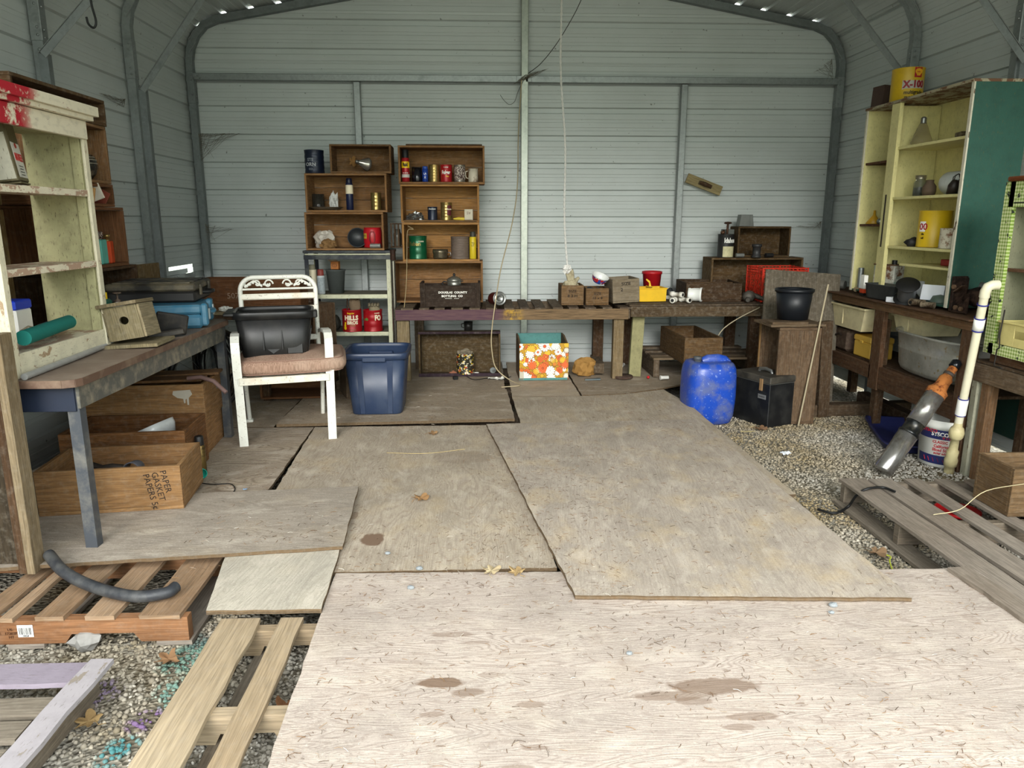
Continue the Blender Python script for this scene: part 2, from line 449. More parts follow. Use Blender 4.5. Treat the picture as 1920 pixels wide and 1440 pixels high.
# torn flap of sheet in the left wall
mt_torn = plain('b9bdbb', .25, .5, .6, .3)
tag(MB(mt_torn).grid(lambda u, v: (XL + .02 + .05 * v * u + .012 * math.sin(9 * u + 7 * v), 6.10 + .34 * u, .70 + .15 * v + .02 * u), 10, 8).build('torn_sheet_flap'),
    'shiny crumpled flap of sheet metal at the torn, daylit hole low in the left wall', 'metal flap')
# ---------------------------------------------------------------- galvanised frame
fx0, fx1 = -2.445, 3.205
bow = [(fx0, GZ), (fx0, 2.62), (fx0 + .02, 2.72), (fx0 + .07, 2.82), (fx0 + .15, 2.90), (fx0 + .26, 2.945)]
def tube_sq(mb, pts, w=.057): mb.tube(pts, w * .7071, 4, ph=math.pi / 4, smooth=False)
tn = 1
def trim(mb):
    global tn
    struct(mb, 'trim_%d' % tn); tn += 1
ridge = (RX, 3.395)
for k, Y in enumerate((6.82, 5.68, 4.55, 3.42, 2.29, 1.16)):
    half = [(x, Y, z) for x, z in bow]
    oth = [(fx0 + fx1 - x, Y, z) for x, z in reversed(bow)]
    mb = MB(mt_galv if k else mt_galv_d); tube_sq(mb, half + [(ridge[0], Y, ridge[1])] + oth)
    for sx in (fx0, fx1):                    # sleeve joints and screw heads
        sg = 1 if sx < 0 else -1
        mb.box((sx, Y, 2.40), (.064, .064, .26), None, .003)
        for dz in (2.30, 2.34, 2.46, 2.50):
            mb.use(mt_galv); mb.lathe([(.007, 0), (.007, .005), (.002, .007)], 8, T(sx + sg * .01, Y - .033, dz) @ R3(90)); mb.lathe([(.007, 0), (.007, .005), (.002, .007)], 8, T(sx + sg * .033, Y - .008, dz - .01) @ R3(0, 90 * sg))
        for z, ln in ((2.72, .1), (2.82, .1)):
            mb.bar((sx + sg * .012, Y - .034, z - .05), (sx + sg * .075, Y - .034, z + .04), .010, .006)
    trim(mb)
def roofline(x): return 3.395 - abs(x - RX) * .166
for (a, b, Y) in (((263, 168), (372, 0), 5.63), ((76, 100), (160, 0), 4.50), ((1698, 142), (1592, 0), 5.63), ((1925, 112), (1848, 0), 4.50)):
    p, q = ony(*a, Y), ony(*b, Y); d = (q - p).normalized(); e = q.copy()
    for _ in range(400):
        if e.z > roofline(e.x) - .02: break
        e += d * .01
    mb = MB(mt_galv); mb.bar(p, e, .05, .004); s = 1 if d.x > 0 else -1
    mb.bar(p + V((s * .023, -.02, -.012)), e + V((s * .023, -.02, -.012)), .004, .042)
    mb.lathe([(.009, 0), (.009, .006), (.002, .009)], 8, T(p + V((0, -.003, .02))) @ R3(90)); trim(mb)
    if Y < 7:                                # the brace's lower channel running down beside the post
        mb = MB(mt_galv_d); mb.box((p.x + (.012 if s > 0 else -.012), Y - .002, (p.z + GZ) / 2), (.05, .004, p.z - GZ)); mb.box((p.x + s * .034, Y + .02, (p.z + GZ) / 2), (.004, .046, p.z - GZ)); trim(mb)
HZ = 2.485
mb = MB(mt_galv); mb.box((RX, 6.80, HZ), (fx1 - fx0 - .06, .057, .057), None, .004)
for sx in (fx0 + .06, fx1 - .06, .36, .44): mb.box((sx, 6.768, HZ), (.05, .008, .05), None, .002)
for k in range(3): mb.lathe([(.007, 0), (.007, .005), (.002, .007)], 8, T(fx0 + .05 + .02 * k, 6.764, HZ - .012 + .012 * (k % 2)) @ R3(90))
trim(mb)
xc = ony(983, 300, 6.80).x
mb = MB(galv('a3a89e', .4, .6)); mb.box((xc, 6.795, (GZ + 3.36) / 2), (.062, .062, 3.36 - GZ), None, .004); trim(mb)
for px in (671, 1281):
    mb = MB(mt_galv); x = ony(px, 200, 6.81).x; mb.box((x, 6.81, (GZ + HZ) / 2), (.057, .057, HZ - GZ - .06), None, .004); trim(mb)
mb = MB(mt_galv_d); mb.box((RX, 6.82, GZ + .03), (5.6, .05, .05)); trim(mb)
mb = MB(mt_galv_d); mb.box((fx0, 3.75, GZ + .03), (.05, 6, .05)); trim(mb)

# ---------------------------------------------------------------- ground
t = NT('gravel_bed'); v = t.uv(1, 1, True)
c = t.ramp(t.vor(v, 60, 'Color'), [(.2, srgb('7a766b')), (.55, srgb('9a9589')), (.9, srgb('b8b3a6'))])
c = t.mix(t.step(t.noise(v, 1.2, 4), .45, .65), c, t.mix(1.0, c, srgb('b9ac93'), 'MULTIPLY'))
t.bump(t.vor(v, 60), .8, .02); mt_bed = t.fin(c, .95, 0, .1)
mb = MB(mt_bed)
mb.grid(lambda u, w: (-12 + 24 * u, -8 + 24 * w, GZ - .006 + .006 * noise.noise(V((24 * u * 2, 24 * w * 2, 0)))), 120, 120)
struct(mb, 'floor')
t = NT('crushed_stone')
ge = t.n('ShaderNodeNewGeometry'); v = t.uv(1, 1, True)
c = t.ramp(ge.outputs['Random Per Island'], [(0, srgb('918c80')), (.35, srgb('a39e93')), (.7, srgb('b3aea3')), (.95, srgb('c2bdb2')), (1, srgb('dcd8ce'))])
w = t.noise(v, .9, 4, .6)
c = t.mix(t.step(w, .42, .60), c, t.mix(1.0, c, srgb('d8c8a6'), 'MULTIPLY'))
def patch(cx, cy, r, col, c, amt=.75):
    m = t.n('ShaderNodeMapping'); m.inputs['Location'].default_value = (-cx / r, -cy / r, 0); m.inputs['Scale'].default_value = (1 / r, 1 / r, 0); t.l(v, m.inputs[0])
    ln = t.n('ShaderNodeVectorMath', operation='LENGTH'); t.l(m.outputs[0], ln.inputs[0])
    k = t.math('ADD', ln.outputs['Value'], t.math('MULTIPLY', t.noise(v, 14, 3), .9))
    k = t.math('MULTIPLY', k, .4)
    return t.mix(t.math('MULTIPLY', t.math('SUBTRACT', 1.0, t.step(k, .40, .56)), amt), c, srgb(col))
for (px, py, r, col) in ((360, 1235, .13, '4f7f74'), (335, 1300, .10, '5b8c82'), (215, 1405, .06, '4a8486'), (240, 1395, .05, '4a8486'), (275, 1350, .07, '6b4a86'), (180, 1300, .09, '7b6a8c'), (370, 1200, .06, '4a5a58'), (205, 1425, .05, '4a8486')):
    p = onz(px, py, GZ); c = patch(p.x, p.y, r, col, c)
mt_stone = t.fin(c, .9, 0, .2)
def stones(name, label, regions, n, rmin, rmax):
    import numpy as np
    rg = np.random.RandomState(3); bm = bmesh.new(); bmesh.ops.create_icosphere(bm, subdivisions=1, radius=1)
    base = np.array([v.co[:] for v in bm.verts]); tri = np.array([[v.index for v in f.verts] for f in bm.faces]); bm.free()
    P = []
    tot = sum((b - a) * (d - c) for a, b, c, d in regions)
    for a, b, c, d in regions:
        k = int(n * (b - a) * (d - c) / tot); P.append(np.stack([rg.uniform(a, b, k), rg.uniform(c, d, k)], 1))
    P = np.concatenate(P); n = len(P); nv = len(base)
    r = rmin + (rmax - rmin) * rg.rand(n, 1, 1) ** 1.6
    sc_ = rg.uniform(.55, 1.2, (n, 1, 3)); sc_[:, :, 2] *= .8
    vv = base[None] * sc_ * (1 + rg.uniform(-.28, .28, (n, nv, 1))) * r
    a = rg.uniform(0, 6.28, n); b = rg.uniform(-.6, .6, n); ca, sa, cb, sb = np.cos(a), np.sin(a), np.cos(b), np.sin(b); z0 = np.zeros(n); o1 = np.ones(n)
    Rz = np.stack([np.stack([ca, -sa, z0], 1), np.stack([sa, ca, z0], 1), np.stack([z0, z0, o1], 1)], 1)
    Rx = np.stack([np.stack([o1, z0, z0], 1), np.stack([z0, cb, -sb], 1), np.stack([z0, sb, cb], 1)], 1)
    vv = np.einsum('nij,nkj->nki', Rz @ Rx, vv)
    vv[:, :, 0] += P[:, None, 0]; vv[:, :, 1] += P[:, None, 1]; vv[:, :, 2] += GZ - .008 + rg.uniform(-.004, .008, (n, 1))
    F = (tri[None] + (np.arange(n) * nv)[:, None, None]).reshape(-1, 3)
    me = bpy.data.meshes.new(name); me.vertices.add(n * nv); me.vertices.foreach_set('co', vv.reshape(-1)); m = len(F)
    me.loops.add(m * 3); me.loops.foreach_set('vertex_index', F.reshape(-1).astype(np.int32)); me.polygons.add(m)
    me.polygons.foreach_set('loop_start', (np.arange(m) * 3).astype(np.int32)); me.polygons.foreach_set('loop_total', np.full(m, 3, np.int32))
    me.materials.append(mt_stone); me.update(calc_edges=True); me.validate()
    o = bpy.data.objects.new(name, me); SC.collection.objects.link(o); tag(o, label, 'gravel', kind='stuff')
stones('gravel', 'grey crushed gravel covering the ground around the plywood and pallets', [(-2.45, -.4, 1.15, 2.5), (1.42, 3.2, 2.1, 5.7), (-.4, .4, 2.4, 3.0), (-1.15, -.9, 2.3, 4.0)], 64000, .005, .0115)

# ---------------------------------------------------------------- plywood deck
def sheet(label, pts, z, th, mat, grain=0):
    cx = sum(p[0] for p in pts) / len(pts); cy = sum(p[1] for p in pts) / len(pts)
    q = [V((x - cx, y - cy, 0)) for x, y in pts]; R = Matrix.Rotation(-math.radians(grain), 3, 'Z'); q = [R @ p for p in q]
    # ragged outline
    out = []
    for i in range(len(q)):
        a, b = q[i], q[(i + 1) % len(q)]; n = max(1, int((b - a).length / .05)); nn = V((-(b - a).y, (b - a).x, 0)).normalized()
        for k in range(n): out.append(a + (b - a) * k / n + nn * (rnd.uniform(-.003, .003) if k else 0))
    mb = MB(mat); mb.prism([(p.x, p.y) for p in out], z - th, z); mb.use(wood('79664e')); mb.fm = [0, 0] + [1] * (len(mb.fm) - 2)
    return solo(mb, 'plywood_sheet', label, 'plywood', (cx, cy, 0), grain)
P_mid = ply('b3a693', '8a7a68', 70, .30, .3, seed=3.1)
P_cen = ply('b3a693', '87776a', 90, .35, .3, seed=9.4, gv=3.4, spots=((-.72, .05, .075, .055, .9), (-.46, .17, .05, .022, .45), (.35, -.3, .12, .2, .18)))
P_big = ply('b3a798', '8b7e74', 60, .28, .45, seed=11.7, gv=3.0)
P_fore = ply('bfb2a6', '8d7c70', 110, .5, .08, seed=5.3, gv=6.5, spots=((-.02, -.10, .15, .042, .6), (-.16, -.14, .13, .026, .5), (-.10, -.165, .06, .02, .4), (-.80, -.05, .085, .028, .75), (-.72, -.10, .05, .02, .5), (-.55, -.16, .05, .016, .4), (.04, -.235, .08, .02, .45), (-.01, -.275, .05, .015, .4), (-.78, .20, .08, .018, .35), (-.70, .15, .05, .012, .3), (-.66, -.02, .05, .016, .3), (-.82, -.19, .04, .014, .4), (-.55, -.33, .04, .012, .35), (-.60, -.40, .05, .014, .35), (.95, .22, .03, .04, .2)))
P_wave = ply('a89a88', '6f6051', 110, .75, .1, seed=8.2, gv=3.0)
P_pale = ply('c0b8a8', '958c7e', 80, .3, .1, seed=2.2)
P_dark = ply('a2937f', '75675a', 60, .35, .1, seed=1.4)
sheet('large pale foreground plywood sheet with brown wet patches, nearest the camera', [(-.551, 2.575), (-.523, 1.33), (1.92, 1.33), (1.87, 2.51)], 0, .015, P_fore)
sheet('dusty plywood sheet lying askew on top, middle right of the deck', [(.034, 4.56), (.323, 2.338), (1.49, 2.27), (1.43, 4.62)], .018, .016, P_big, 84)
sheet('plywood sheet partly under the askew sheet, reaching towards the blue jug', [(.235, 5.36), (.30, 3.3), (1.52, 3.3), (1.50, 5.1), (1.43, 5.56), (1.1, 5.41), (.75, 5.37)], 0.001, .014, P_mid, 90)
sheet('plywood sheet in the middle of the deck with a dark square water stain', [(-1.066, 4.60), (-.975, 2.585), (.285, 2.585), (.135, 4.60)], 0, .015, P_cen, 90)
sheet('plywood sheet under the blue tote, its front edge raised', [(-1.31, 4.605), (.222, 4.675), (.2, 5.534), (-1.30, 5.40)], .02, .018, P_dark)
sheet('plywood sheet with bold wavy grain under the white chair', [(-2.38, 3.36), (-1.047, 3.36), (-1.072, 4.60), (-2.38, 4.60)], 0, .015, P_wave, 12)
sheet('grey plywood strip lying on top in front of the desk leg', [(-2.38, 2.55), (-.555, 2.743), (-.60, 3.422), (-2.38, 3.27)], .032, .014, ply('a69b8d', '7d7266', 60, .4, .15, seed=6.6))
sheet('small square pale plywood piece beside the orange pallet', [(-.93, 2.292), (-.545, 2.286), (-.57, 2.80), (-1.02, 2.80)], .016, .015, P_pale, 80)
sheet('plywood sheet in front of the floral box', [(.235, 5.375), (.752, 5.385), (.74, 6.75), (.24, 6.75)], .0, .012, P_mid, 20)
sheet('dark plywood sheet at the foot of the slatted benches', [(.768, 5.42), (1.08, 5.45), (1.43, 5.62), (1.9, 5.95), (1.9, 6.75), (.76, 6.75)], -.004, .012, P_dark)
sheet('shaded plywood sheet in the back left corner', [(-2.38, 4.615), (-1.33, 4.615), (-1.33, 6.75), (-2.38, 6.75)], 0, .015, P_dark)
sheet('shaded plywood sheet under the metal shelf', [(-1.32, 5.42), (.19, 5.55), (.2, 6.75), (-1.32, 6.75)], .001, .014, P_dark)
for (y, x0, x1, nm) in ((1.5, .45, 1.8, 'front'), (2.5, .35, 1.8, 'second'), (3.42, -2.3, 1.45, 'third'), (4.5, -2.3, 1.45, 'fourth'), (4.95, -2.3, 1.4, 'fifth'), (5.7, -2.3, 1.4, 'sixth'), (6.5, -2.3, 1.8, 'rearmost')):
    solo(MB(wood('4f4438')).box((0, 0, 0), (x1 - x0, .10, .122), None, .004), 'timber_bearer', '%s timber bearer carrying the plywood deck, from the front' % nm, 'timber', ((x0 + x1) / 2, y, -.078))

# ---------------------------------------------------------------- pallets
def board(mb, p0, p1, w, th, sag=.0):
    """slightly irregular plank between two end points (top surface centre)"""
    p0, p1 = V(p0), V(p1); d = (p1 - p0); L = d.length; m = Matrix.Translation(p0) @ d.to_track_quat('X', 'Z').to_matrix().to_4x4()
    ou, ov = rnd.uniform(-40, 40), rnd.uniform(-40, 40); n = 8; vs = []; a = [rnd.uniform(-.004, .004) for _ in range(n + 1)]; c = [rnd.uniform(-.003, .003) for _ in range(n + 1)]
    for k in range(n + 1):
        x = L * k / n + (rnd.uniform(-.006, .006) if k in (0, n) else 0); z = -sag * math.sin(math.pi * k / n)
        vs += [(x, -w / 2 + a[k], z - th), (x + (rnd.uniform(-.006, .006) if k in (0, n) else 0), w / 2 + c[k], z - th), (x, w / 2 + c[k], z), (x, -w / 2 + a[k], z)]
    fs = []; uv = []
    for k in range(n):
        for i, j in ((0, 1), (1, 2), (2, 3), (3, 0)):
            f = [k * 4 + j, k * 4 + i, (k + 1) * 4 + i, (k + 1) * 4 + j]; fs.append(f[::-1]); uv.append([(vs[q][0] + ou, (vs[q][1] + vs[q][2]) + ov + i * .2) for q in f[::-1]])
    fs += [[0, 1, 2, 3][::-1], [n * 4 + i for i in (0, 1, 2, 3)]]; uv += [[(vs[q][1] + ou, vs[q][2] + ov) for q in f] for f in fs[-2:]]
    return mb.raw(vs, fs, uv, False, m)
def notched(mb, p0, p1, w, h):
    """stringer with two fork notches; p0,p1 = bottom centre line"""
    p0, p1 = V(p0), V(p1); d = p1 - p0; L = d.length
    prof = [(0, 0), (L * .14, 0), (L * .16, h * .38), (L * .34, h * .38), (L * .36, 0), (L * .64, 0), (L * .66, h * .38), (L * .84, h * .38), (L * .86, 0), (L, 0), (L, h), (0, h)]
    m = Matrix.Translation(p0) @ d.to_track_quat('X', 'Z').to_matrix().to_4x4() @ R3(90) @ T(0, 0, -w / 2)
    ou, ov = rnd.uniform(-40, 40), rnd.uniform(-40, 40); A = prof; n = len(A)
    vs = [(x, y, 0) for x, y in A] + [(x, y, w) for x, y in A]
    quads = [(0, 1, 2, 11), (2, 3, 10, 11)]
    # caps triangulated as strips between notch tops
    cap = [[0, 1, 2, 11], [2, 3, 10, 11], [3, 4, 5, 6], [3, 6, 10], [6, 7, 10], [7, 8, 9, 10]]
    fs = [f[::-1] for f in cap] + [[n + i for i in f] for f in cap]
    for i in range(n): j = (i + 1) % n; fs.append([i, j, n + j, n + i])
    return mb.raw(vs, fs, [[(vs[k][0] + ou, vs[k][1] + ov + vs[k][2]) for k in f] for f in fs], False, m)
def part(mb, name, par, label=None):
    o = mb.build(name, par)
    if label: o['label'] = label
    return o
N_pine, N_or, N_wea, N_dirty = wood('bba98c', .68, 22, .3, .2), wood('9d7250', .65, 26, .2, .3), wood('948b7d', .6, 24, .3, .3), wood('a0968a', .65, 22, .35, .3)
N_or2 = wood('b3977a', .65, 22, .3, .25)
# orange pallet on the left
root = thing('pallet', 'newer orange pine pallet with a barcode sticker, a black hose lying across it', 'pallet', (-1.016, 2.34, GZ))
y0, W = 2.34, 1.0
for yy_ in (0, .47, .94): part(notched(MB(N_or), (-1.16, yy_ + .02, .018), (0, yy_ + .02, .018), .038, .088), 'stringer', root)
for px0, px1 in ((-60, -15), (0, 24), (66, 118), (159, 214), (262, 338)):
    xa = (ony(px0, 1150, 2.34).x + ony(px1, 1150, 2.34).x) / 2 + 1.016; w = ony(px1, 1150, 2.34).x - ony(px0, 1150, 2.34).x
    part(board(MB(N_or2), (xa, -.01, .122), (xa, .98, .122), w, .016), 'deck_board', root)
for xa in (-.05, -.55, -1.05): part(board(MB(N_dirty), (xa, 0, .018), (xa, .98, .018), .12, .016), 'bottom_board', root)
mb = MB(plain('e9e9e4', .4, dirt=.05)); px = ony(48, 1183, 2.34) - root.location; s0 = px + V((0, .0, 0)); s0.y = -.0005 + .0
mb.box((s0.x, -.0015, s0.z), (.052, .001, .045), None, .0002)
mb.use(plain('151515', .6, dirt=0)); 
for k in range(17): mb.box((s0.x - .02 + k * .0025, -.0024, s0.z), (rnd.choice((.0008, .0015)), .0006, .026), None, .0001)
mb.text('0858', .010, T(s0.x, -.0026, s0.z - .018) @ R3(90))
part(mb, 'barcode_sticker', root, 'white barcode sticker')
mb = MB(plain('4a2c16', .8, dirt=0)); m0 = ony(14, 1188, 2.34) - root.location
for i, tx in enumerate(('US-', '17202P', 'HT')): mb.text(tx, .014, T(m0.x + .012, -.0012, m0.z + .014 - .014 * i) @ R3(90))
mb.text('IPPC', .010, T(m0.x - .03, -.0012, m0.z) @ R3(90)); part(mb, 'stamped_mark', root, 'dark stamped letters US 17202P HT')
# purple-stained pallet, front left
root = thing('pallet', 'old grey pallet with purple spray paint, bottom left corner of the deck', 'pallet', (-1.19, 2.06, GZ))
N_pur = paint('8f8590', '8a8074', .35, .85, .3)
part(MB(N_wea).bar((-.01, -1.0, .055), (-.01, 0, .055), .04, .085), 'stringer', root); part(MB(N_wea).bar((-.55, -1.0, .055), (-.55, 0, .055), .04, .085), 'stringer', root)
for i, (y, w) in enumerate(((-.045, .10), (-.20, .075), (-.30, .08), (-.42, .09), (-.56, .09))):
    part(board(MB(N_pur if i == 0 else N_wea), (-1.15, y, .118), (0.02 if i == 0 else -.03, y, .118), w, .016), 'deck_board', root, 'purple painted board' if i == 0 else None)
part(board(MB(paint('a29c9e', '8a8074', .4, .85, .3)), (.01, -1.0, .134), (.03, 0.0, .134), .07, .015), 'deck_board', root, 'long edge board faded from purple to grey')
for y in (-.1, -.6): part(board(MB(N_wea), (-1.15, y, .014), (.02, y, .014), .10, .014), 'bottom_board', root)
# pale pallet beside the foreground sheet
root = thing('pallet', 'pale new pine pallet half under the foreground plywood sheet', 'pallet', (-.89, 1.30, GZ))
for y in (1.0 - .04, .53, .12): part(notched(MB(N_pine), (0.03, y, .016), (.85, y, .016), .04, .09), 'stringer', root)
for i, (a, b, c, d) in enumerate((((-.93 + .96), (-.875 + .96), .10, 0), (.265, .265, .075, 0), (.52, .52, .09, 0), (.74, .74, .09, 0))):
    part(board(MB(N_pine), (.075 + (0, .17, .38, .6)[i], -.02, .122), (.075 + (0, .17, .38, .6)[i], 1.0, .122), c + (.03 if i == 0 else 0), .016), 'deck_board', root)
for xa in (.16, .62): part(board(MB(N_wea), (xa, 0, .016), (xa, .98, .016), .07, .015), 'bottom_board', root)
# grey pallet on the right
root = thing('pallet', 'weathered grey pallet with open gaps and a red lid showing through, right side', 'pallet', (1.85, 2.25, GZ))
for y in (1.24, .74, .26): part(MB(N_wea).bar((.0, y, .070), (1.2, y, .070), .04, .095), 'stringer', root)
for i, (a, b, w) in enumerate(((.06, .06, .13), (.215, .20, .12), (.335, .37, .08), (.50, .52, .07), (.62, .68, .09), (.80, .80, .11), (.95, .95, .11), (1.12, 1.12, .12))):
    part(board(MB(N_dirty), (a, -.02 if i else -.1, .134), (b, 1.28 - .01 * i, .134), w, .015), 'deck_board', root)
for a in (.0, .55, 1.1): part(board(MB(N_wea), (a + .02, .0, .020), (a + .02, 1.27, .020), .10, .016), 'bottom_board', root)
solo(board(MB(N_dirty), onz(1800, 1064, .016), onz(1990, 1190, .016), .085, .016), 'loose_board', 'loose grey board bridging the right pallet and the foreground sheet', 'board')
# ================================================================ builders for things that repeat
def crate(label, loc, rz, W, D, H, mat, face='up', t=.014, name='wooden_crate', cat='crate', group=None, rx=0, ry=0, planks=1, te=None, dark_in=None):
    """open box; face 'up' = open top, 'front' = lying on its side, open towards local -Y"""
    root = thing(name, label, cat, loc, rz, group, rx, ry); te = te or t
    if face == 'front': cw, cd, ch = W, H, D
    else: cw, cd, ch = W, D, H
    def pl(mb, c, s):
        if face == 'front': c = (c[0], cd * 0 + D / 2 - c[2], c[1] + H / 2); s = (s[0], s[2], s[1])
        mb.box(c, s, None, .002)
    mb = MB(mat)
    n = max(1, planks)
    for k in range(n): pl(mb, (0, -cd / 2 + cd * (k + .5) / n, t / 2), (cw, cd / n - .003, t))
    part(mb, 'bottom_panel' if face == 'up' else 'back_panel', root)
    for sg in (-1, 1):
        mb = MB(mat)
        for k in range(n if n > 1 and face == 'up' else 1):
            q = n if n > 1 and face == 'up' else 1; hh = (ch - t) / q
            pl(mb, (0, sg * (cd / 2 - t / 2), t + hh * (k + .5)), (cw, t, hh - .002))
        part(mb, 'side_panel', root)
        mb = MB(mat); pl(mb, (sg * (cw / 2 - te / 2), 0, t + (ch - t) / 2), (te, cd - 2 * t - .001, ch - t)); part(mb, 'end_panel', root)
    return root
def wraptext(mb, body, size, z, r, mat, ang=0, fs=(1, 1), bold=.02):
    mb.use(mat); mb.text(body, size, T(0, 0, z) @ R3(0, 0, ang) @ R3(90), bend=r, font_scale=fs, thick=.0004, bold=bold)
def can(label, loc, r, h, mat, rz=0, texts=(), band=None, name='tin_can', cat='can', open_top=False, ribs=0, lid=None, rx=0, ry=0, group=None, rim=None):
    """tin can: body (+ label, lid). band=(z0,z1,mat)"""
    root = thing(name, label, cat, loc, rz, group, rx, ry)
    mb = MB(mat); pr = [(r * .97, .0), (r * 1.02, .002), (r * 1.02, .005), (r, .008)]
    for k in range(ribs):
        z = .012 + (h - .024) * (k + .5) / ribs; d = (h - .024) / ribs * .3
        pr += [(r, z - d), (r * .975, z - d * .4), (r * .975, z + d * .4), (r, z + d)]
    pr += [(r, h - .008), (r * 1.02, h - .005), (r * 1.02, h - .001), (r * .98, h)]
    if open_top: pr += [(r * .95, h - .002), (r * .95, .01), (.0, .01)]
    else: pr += [(r * .94, h - .004), (0, h - .004)]
    mb.lathe([(0, 0)] + pr, 28, caps=False); part(mb, 'can_body', root)
    if band or texts:
        m2 = MB()
        if band:
            m2.use(band[2]); m2.lathe([(r + .0012, band[0]), (r + .0012, band[1])], 28, caps=False)
        for tx in texts: wraptext(m2, tx[0], tx[1], tx[2], r + .0022, tx[3], *(tx[4:]))
        part(m2, 'label', root)
    if lid:
        part(MB(lid).lathe([(0, h - .002), (r * 1.05, h - .008), (r * 1.06, h + .001), (r * 1.0, h + .004), (0, h + .004)], 28, caps=False), 'lid', root)
    return root
def spray(label, loc, r, h, mat, capmat, rz=0, texts=(), band=None, name='spray_can', cat='spray can', rx=0, ry=0, capk=.22):
    root = thing(name, label, cat, loc, rz, None, rx, ry); hb = h * (1 - capk)
    part(MB(mat).lathe([(0, 0), (r * .9, 0), (r, .004), (r, hb * .93), (r * .78, hb * .98), (r * .7, hb), (0, hb)], 20, caps=False), 'can_body', root)
    part(MB(capmat).lathe([(r * .84, hb * .96), (r * .86, hb + .004), (r * .80, h * .985), (r * .7, h), (0, h)], 20, caps=False), 'cap', root)
    if texts or band:
        m2 = MB()
        if band:
            for b in (band if isinstance(band, list) else [band]): m2.use(b[2]); m2.lathe([(r + .0008, b[0]), (r + .0008, b[1])], 20, caps=False)
        for tx in texts: wraptext(m2, tx[0], tx[1], tx[2], r + .0016, tx[3], *(tx[4:]))
        part(m2, 'label', root)
    return root
def crumple(mat, r, sx=1, sy=1, sz=1, seed=0, amp=.6, sub=3, freq=2.6):
    return MB(mat).blob((0, 0, r * sz * .7), r, amp, sub, sx, sy, sz, seed, freq, smooth=False)
blk, wht, red_, yel_ = plain('141414', .5, dirt=.2), plain('ecebe4', .5, dirt=.1), plain('b5161c', .42, dirt=.15), plain('f0c818', .45, dirt=.1)
cream_t = plain('efe3c4', .5, dirt=.05); gold = plain('a89058', .3, .8, .5, .35); rustm = rusty(); steel = plain('8d8e8b', .35, .8, .5, .3)
W_crate = wood('a57c52', .5, 24, .25, .35); W_crate2 = wood('94714d', .5, 24, .3, .4); W_honey = wood('c09058', .55, 30, .22, .3); W_pbox = wood('9c7850', .55, 26, .25, .4); W_grey = wood('857765', .5, 26, .4, .45)
W_dark = wood('59432f', .45, 20, .22, .4); W_red = wood('80583a', .5, 26, .12, .35)

# ================================================================ left side: desk and what stands on it
root = thing('desk', 'long steel-legged desk with a dusty brown laminate top, along the left wall', 'desk', (-1.9, 3.58, 0))
mt_lam = plain('6f6054', .55, 0, .35, .55, 5, 'a09484', .3); mt_leg = plain('4a4e54', .5, .3, .4, .65, 9, '8f8a7e')
c = .05; L0, L1, D0, D1 = -.42, .41, -.87, .87
mb = MB(mt_lam); mb.prism([(L0, D0), (L1 - c, D0), (L1 - .012, D0 + .02), (L1, D0 + c), (L1, D1 - c), (L1 - c, D1), (L0, D1)], .692, .722); part(mb, 'tabletop', root)
mb = MB(plain('5b4538', .6, dirt=.5, dirtc='93806c')); pts = [(L0, D0), (L1 - c, D0), (L1 - .012, D0 + .02), (L1, D0 + c), (L1, D1 - c), (L1 - c, D1)]
for (a, b) in zip(pts, pts[1:]): mb.bar((a[0], a[1], .707), (b[0], b[1], .707), .004, .030)
part(mb, 'edge_band', root, 'worn brown edge band')
mt_ap = plain('585853', .5, .2, .4, .9, 16, '9b927e')
part(MB(mt_ap).box((L1 - .03, 0, .645), (.012, 1.62, .09)), 'apron', root, 'scuffed grey apron'); part(MB(plain('1d2536', .5, dirt=.3)).box((0, D0 + .06, .64), (.74, .012, .10)), 'apron', root, 'navy blue end apron')
part(MB(mt_ap).box((0, D1 - .06, .64), (.74, .012, .10)), 'apron', root)
for x in (L1 - .045, L0 + .05):
    for y in (D0 + .085, D1 - .04):
        mb = MB(mt_leg); mb.box((x + .012, y, .345), (.004, .045, .69)); mb.box((x - .01, y - .02, .345), (.045, .004, .69)); mb.box((x - .01, y, .005), (.05, .05, .008)); part(mb, 'leg', root)
# hutch: cream and green painted shelves standing on the desk
def paint_red(hexc='d8d0b8'):
    t = NT('paint_hutch_front'); v = t.uv(1, 1, True); v2 = t.uv(3, 5)
    sep = t.n('ShaderNodeSeparateXYZ'); t.l(v, sep.inputs[0])
    a = t.step(t.noise(v2, 3.2, 7, .68), .60, .62); c = t.mix(t.math('MULTIPLY', t.step(t.noise(v2, 8, 5), .5, .7), .4), srgb(hexc), sc(srgb(hexc), .5))
    c = t.mix(a, c, srgb('a58a74'))
    k = t.math('ADD', sep.outputs['Y'], t.math('MULTIPLY', t.noise(v, 9, 4), .14))
    rp = t.step(t.noise(v, 11, 5, .75), .43, .50)
    c = t.mix(t.math('MULTIPLY', rp, t.math('SUBTRACT', 1.0, t.step(t.math('ADD', k, .5), .44, .52))), c, srgb('a8222e'))
    return t.fin(c, .55, 0, .3)
pt_in, pt_fr, pt_pk = paint('a8a47c', '70644a', .28, .7, .55), paint('d3ccb2', '9b8468', .40, .6, .4), paint('d6cdb6', 'a98d78', .52, .6, .3, .01)
root = thing('shelf_hutch', 'open shelf hutch with peeling cream and green paint and red-smeared top, on the desk', 'shelf unit', (-1.72, 3.09, .722))
H = 1.05; y0, y1 = -.335, .335
part(MB(pt_in).box((-.125, y1 + .008, (H - .03) / 2), (.25, .018, H - .03)), 'side_panel', root, 'side panel with cracked green paint')
part(MB(pt_fr).box((-.125, y0 - .008, (H - .03) / 2), (.25, .018, H - .03)), 'side_panel', root)
for y in (y0 - .006, y1 + .006): part(MB(pt_fr).box((.006, y, (H - .07) / 2), (.012, .034, H - .07)), 'stile', root)
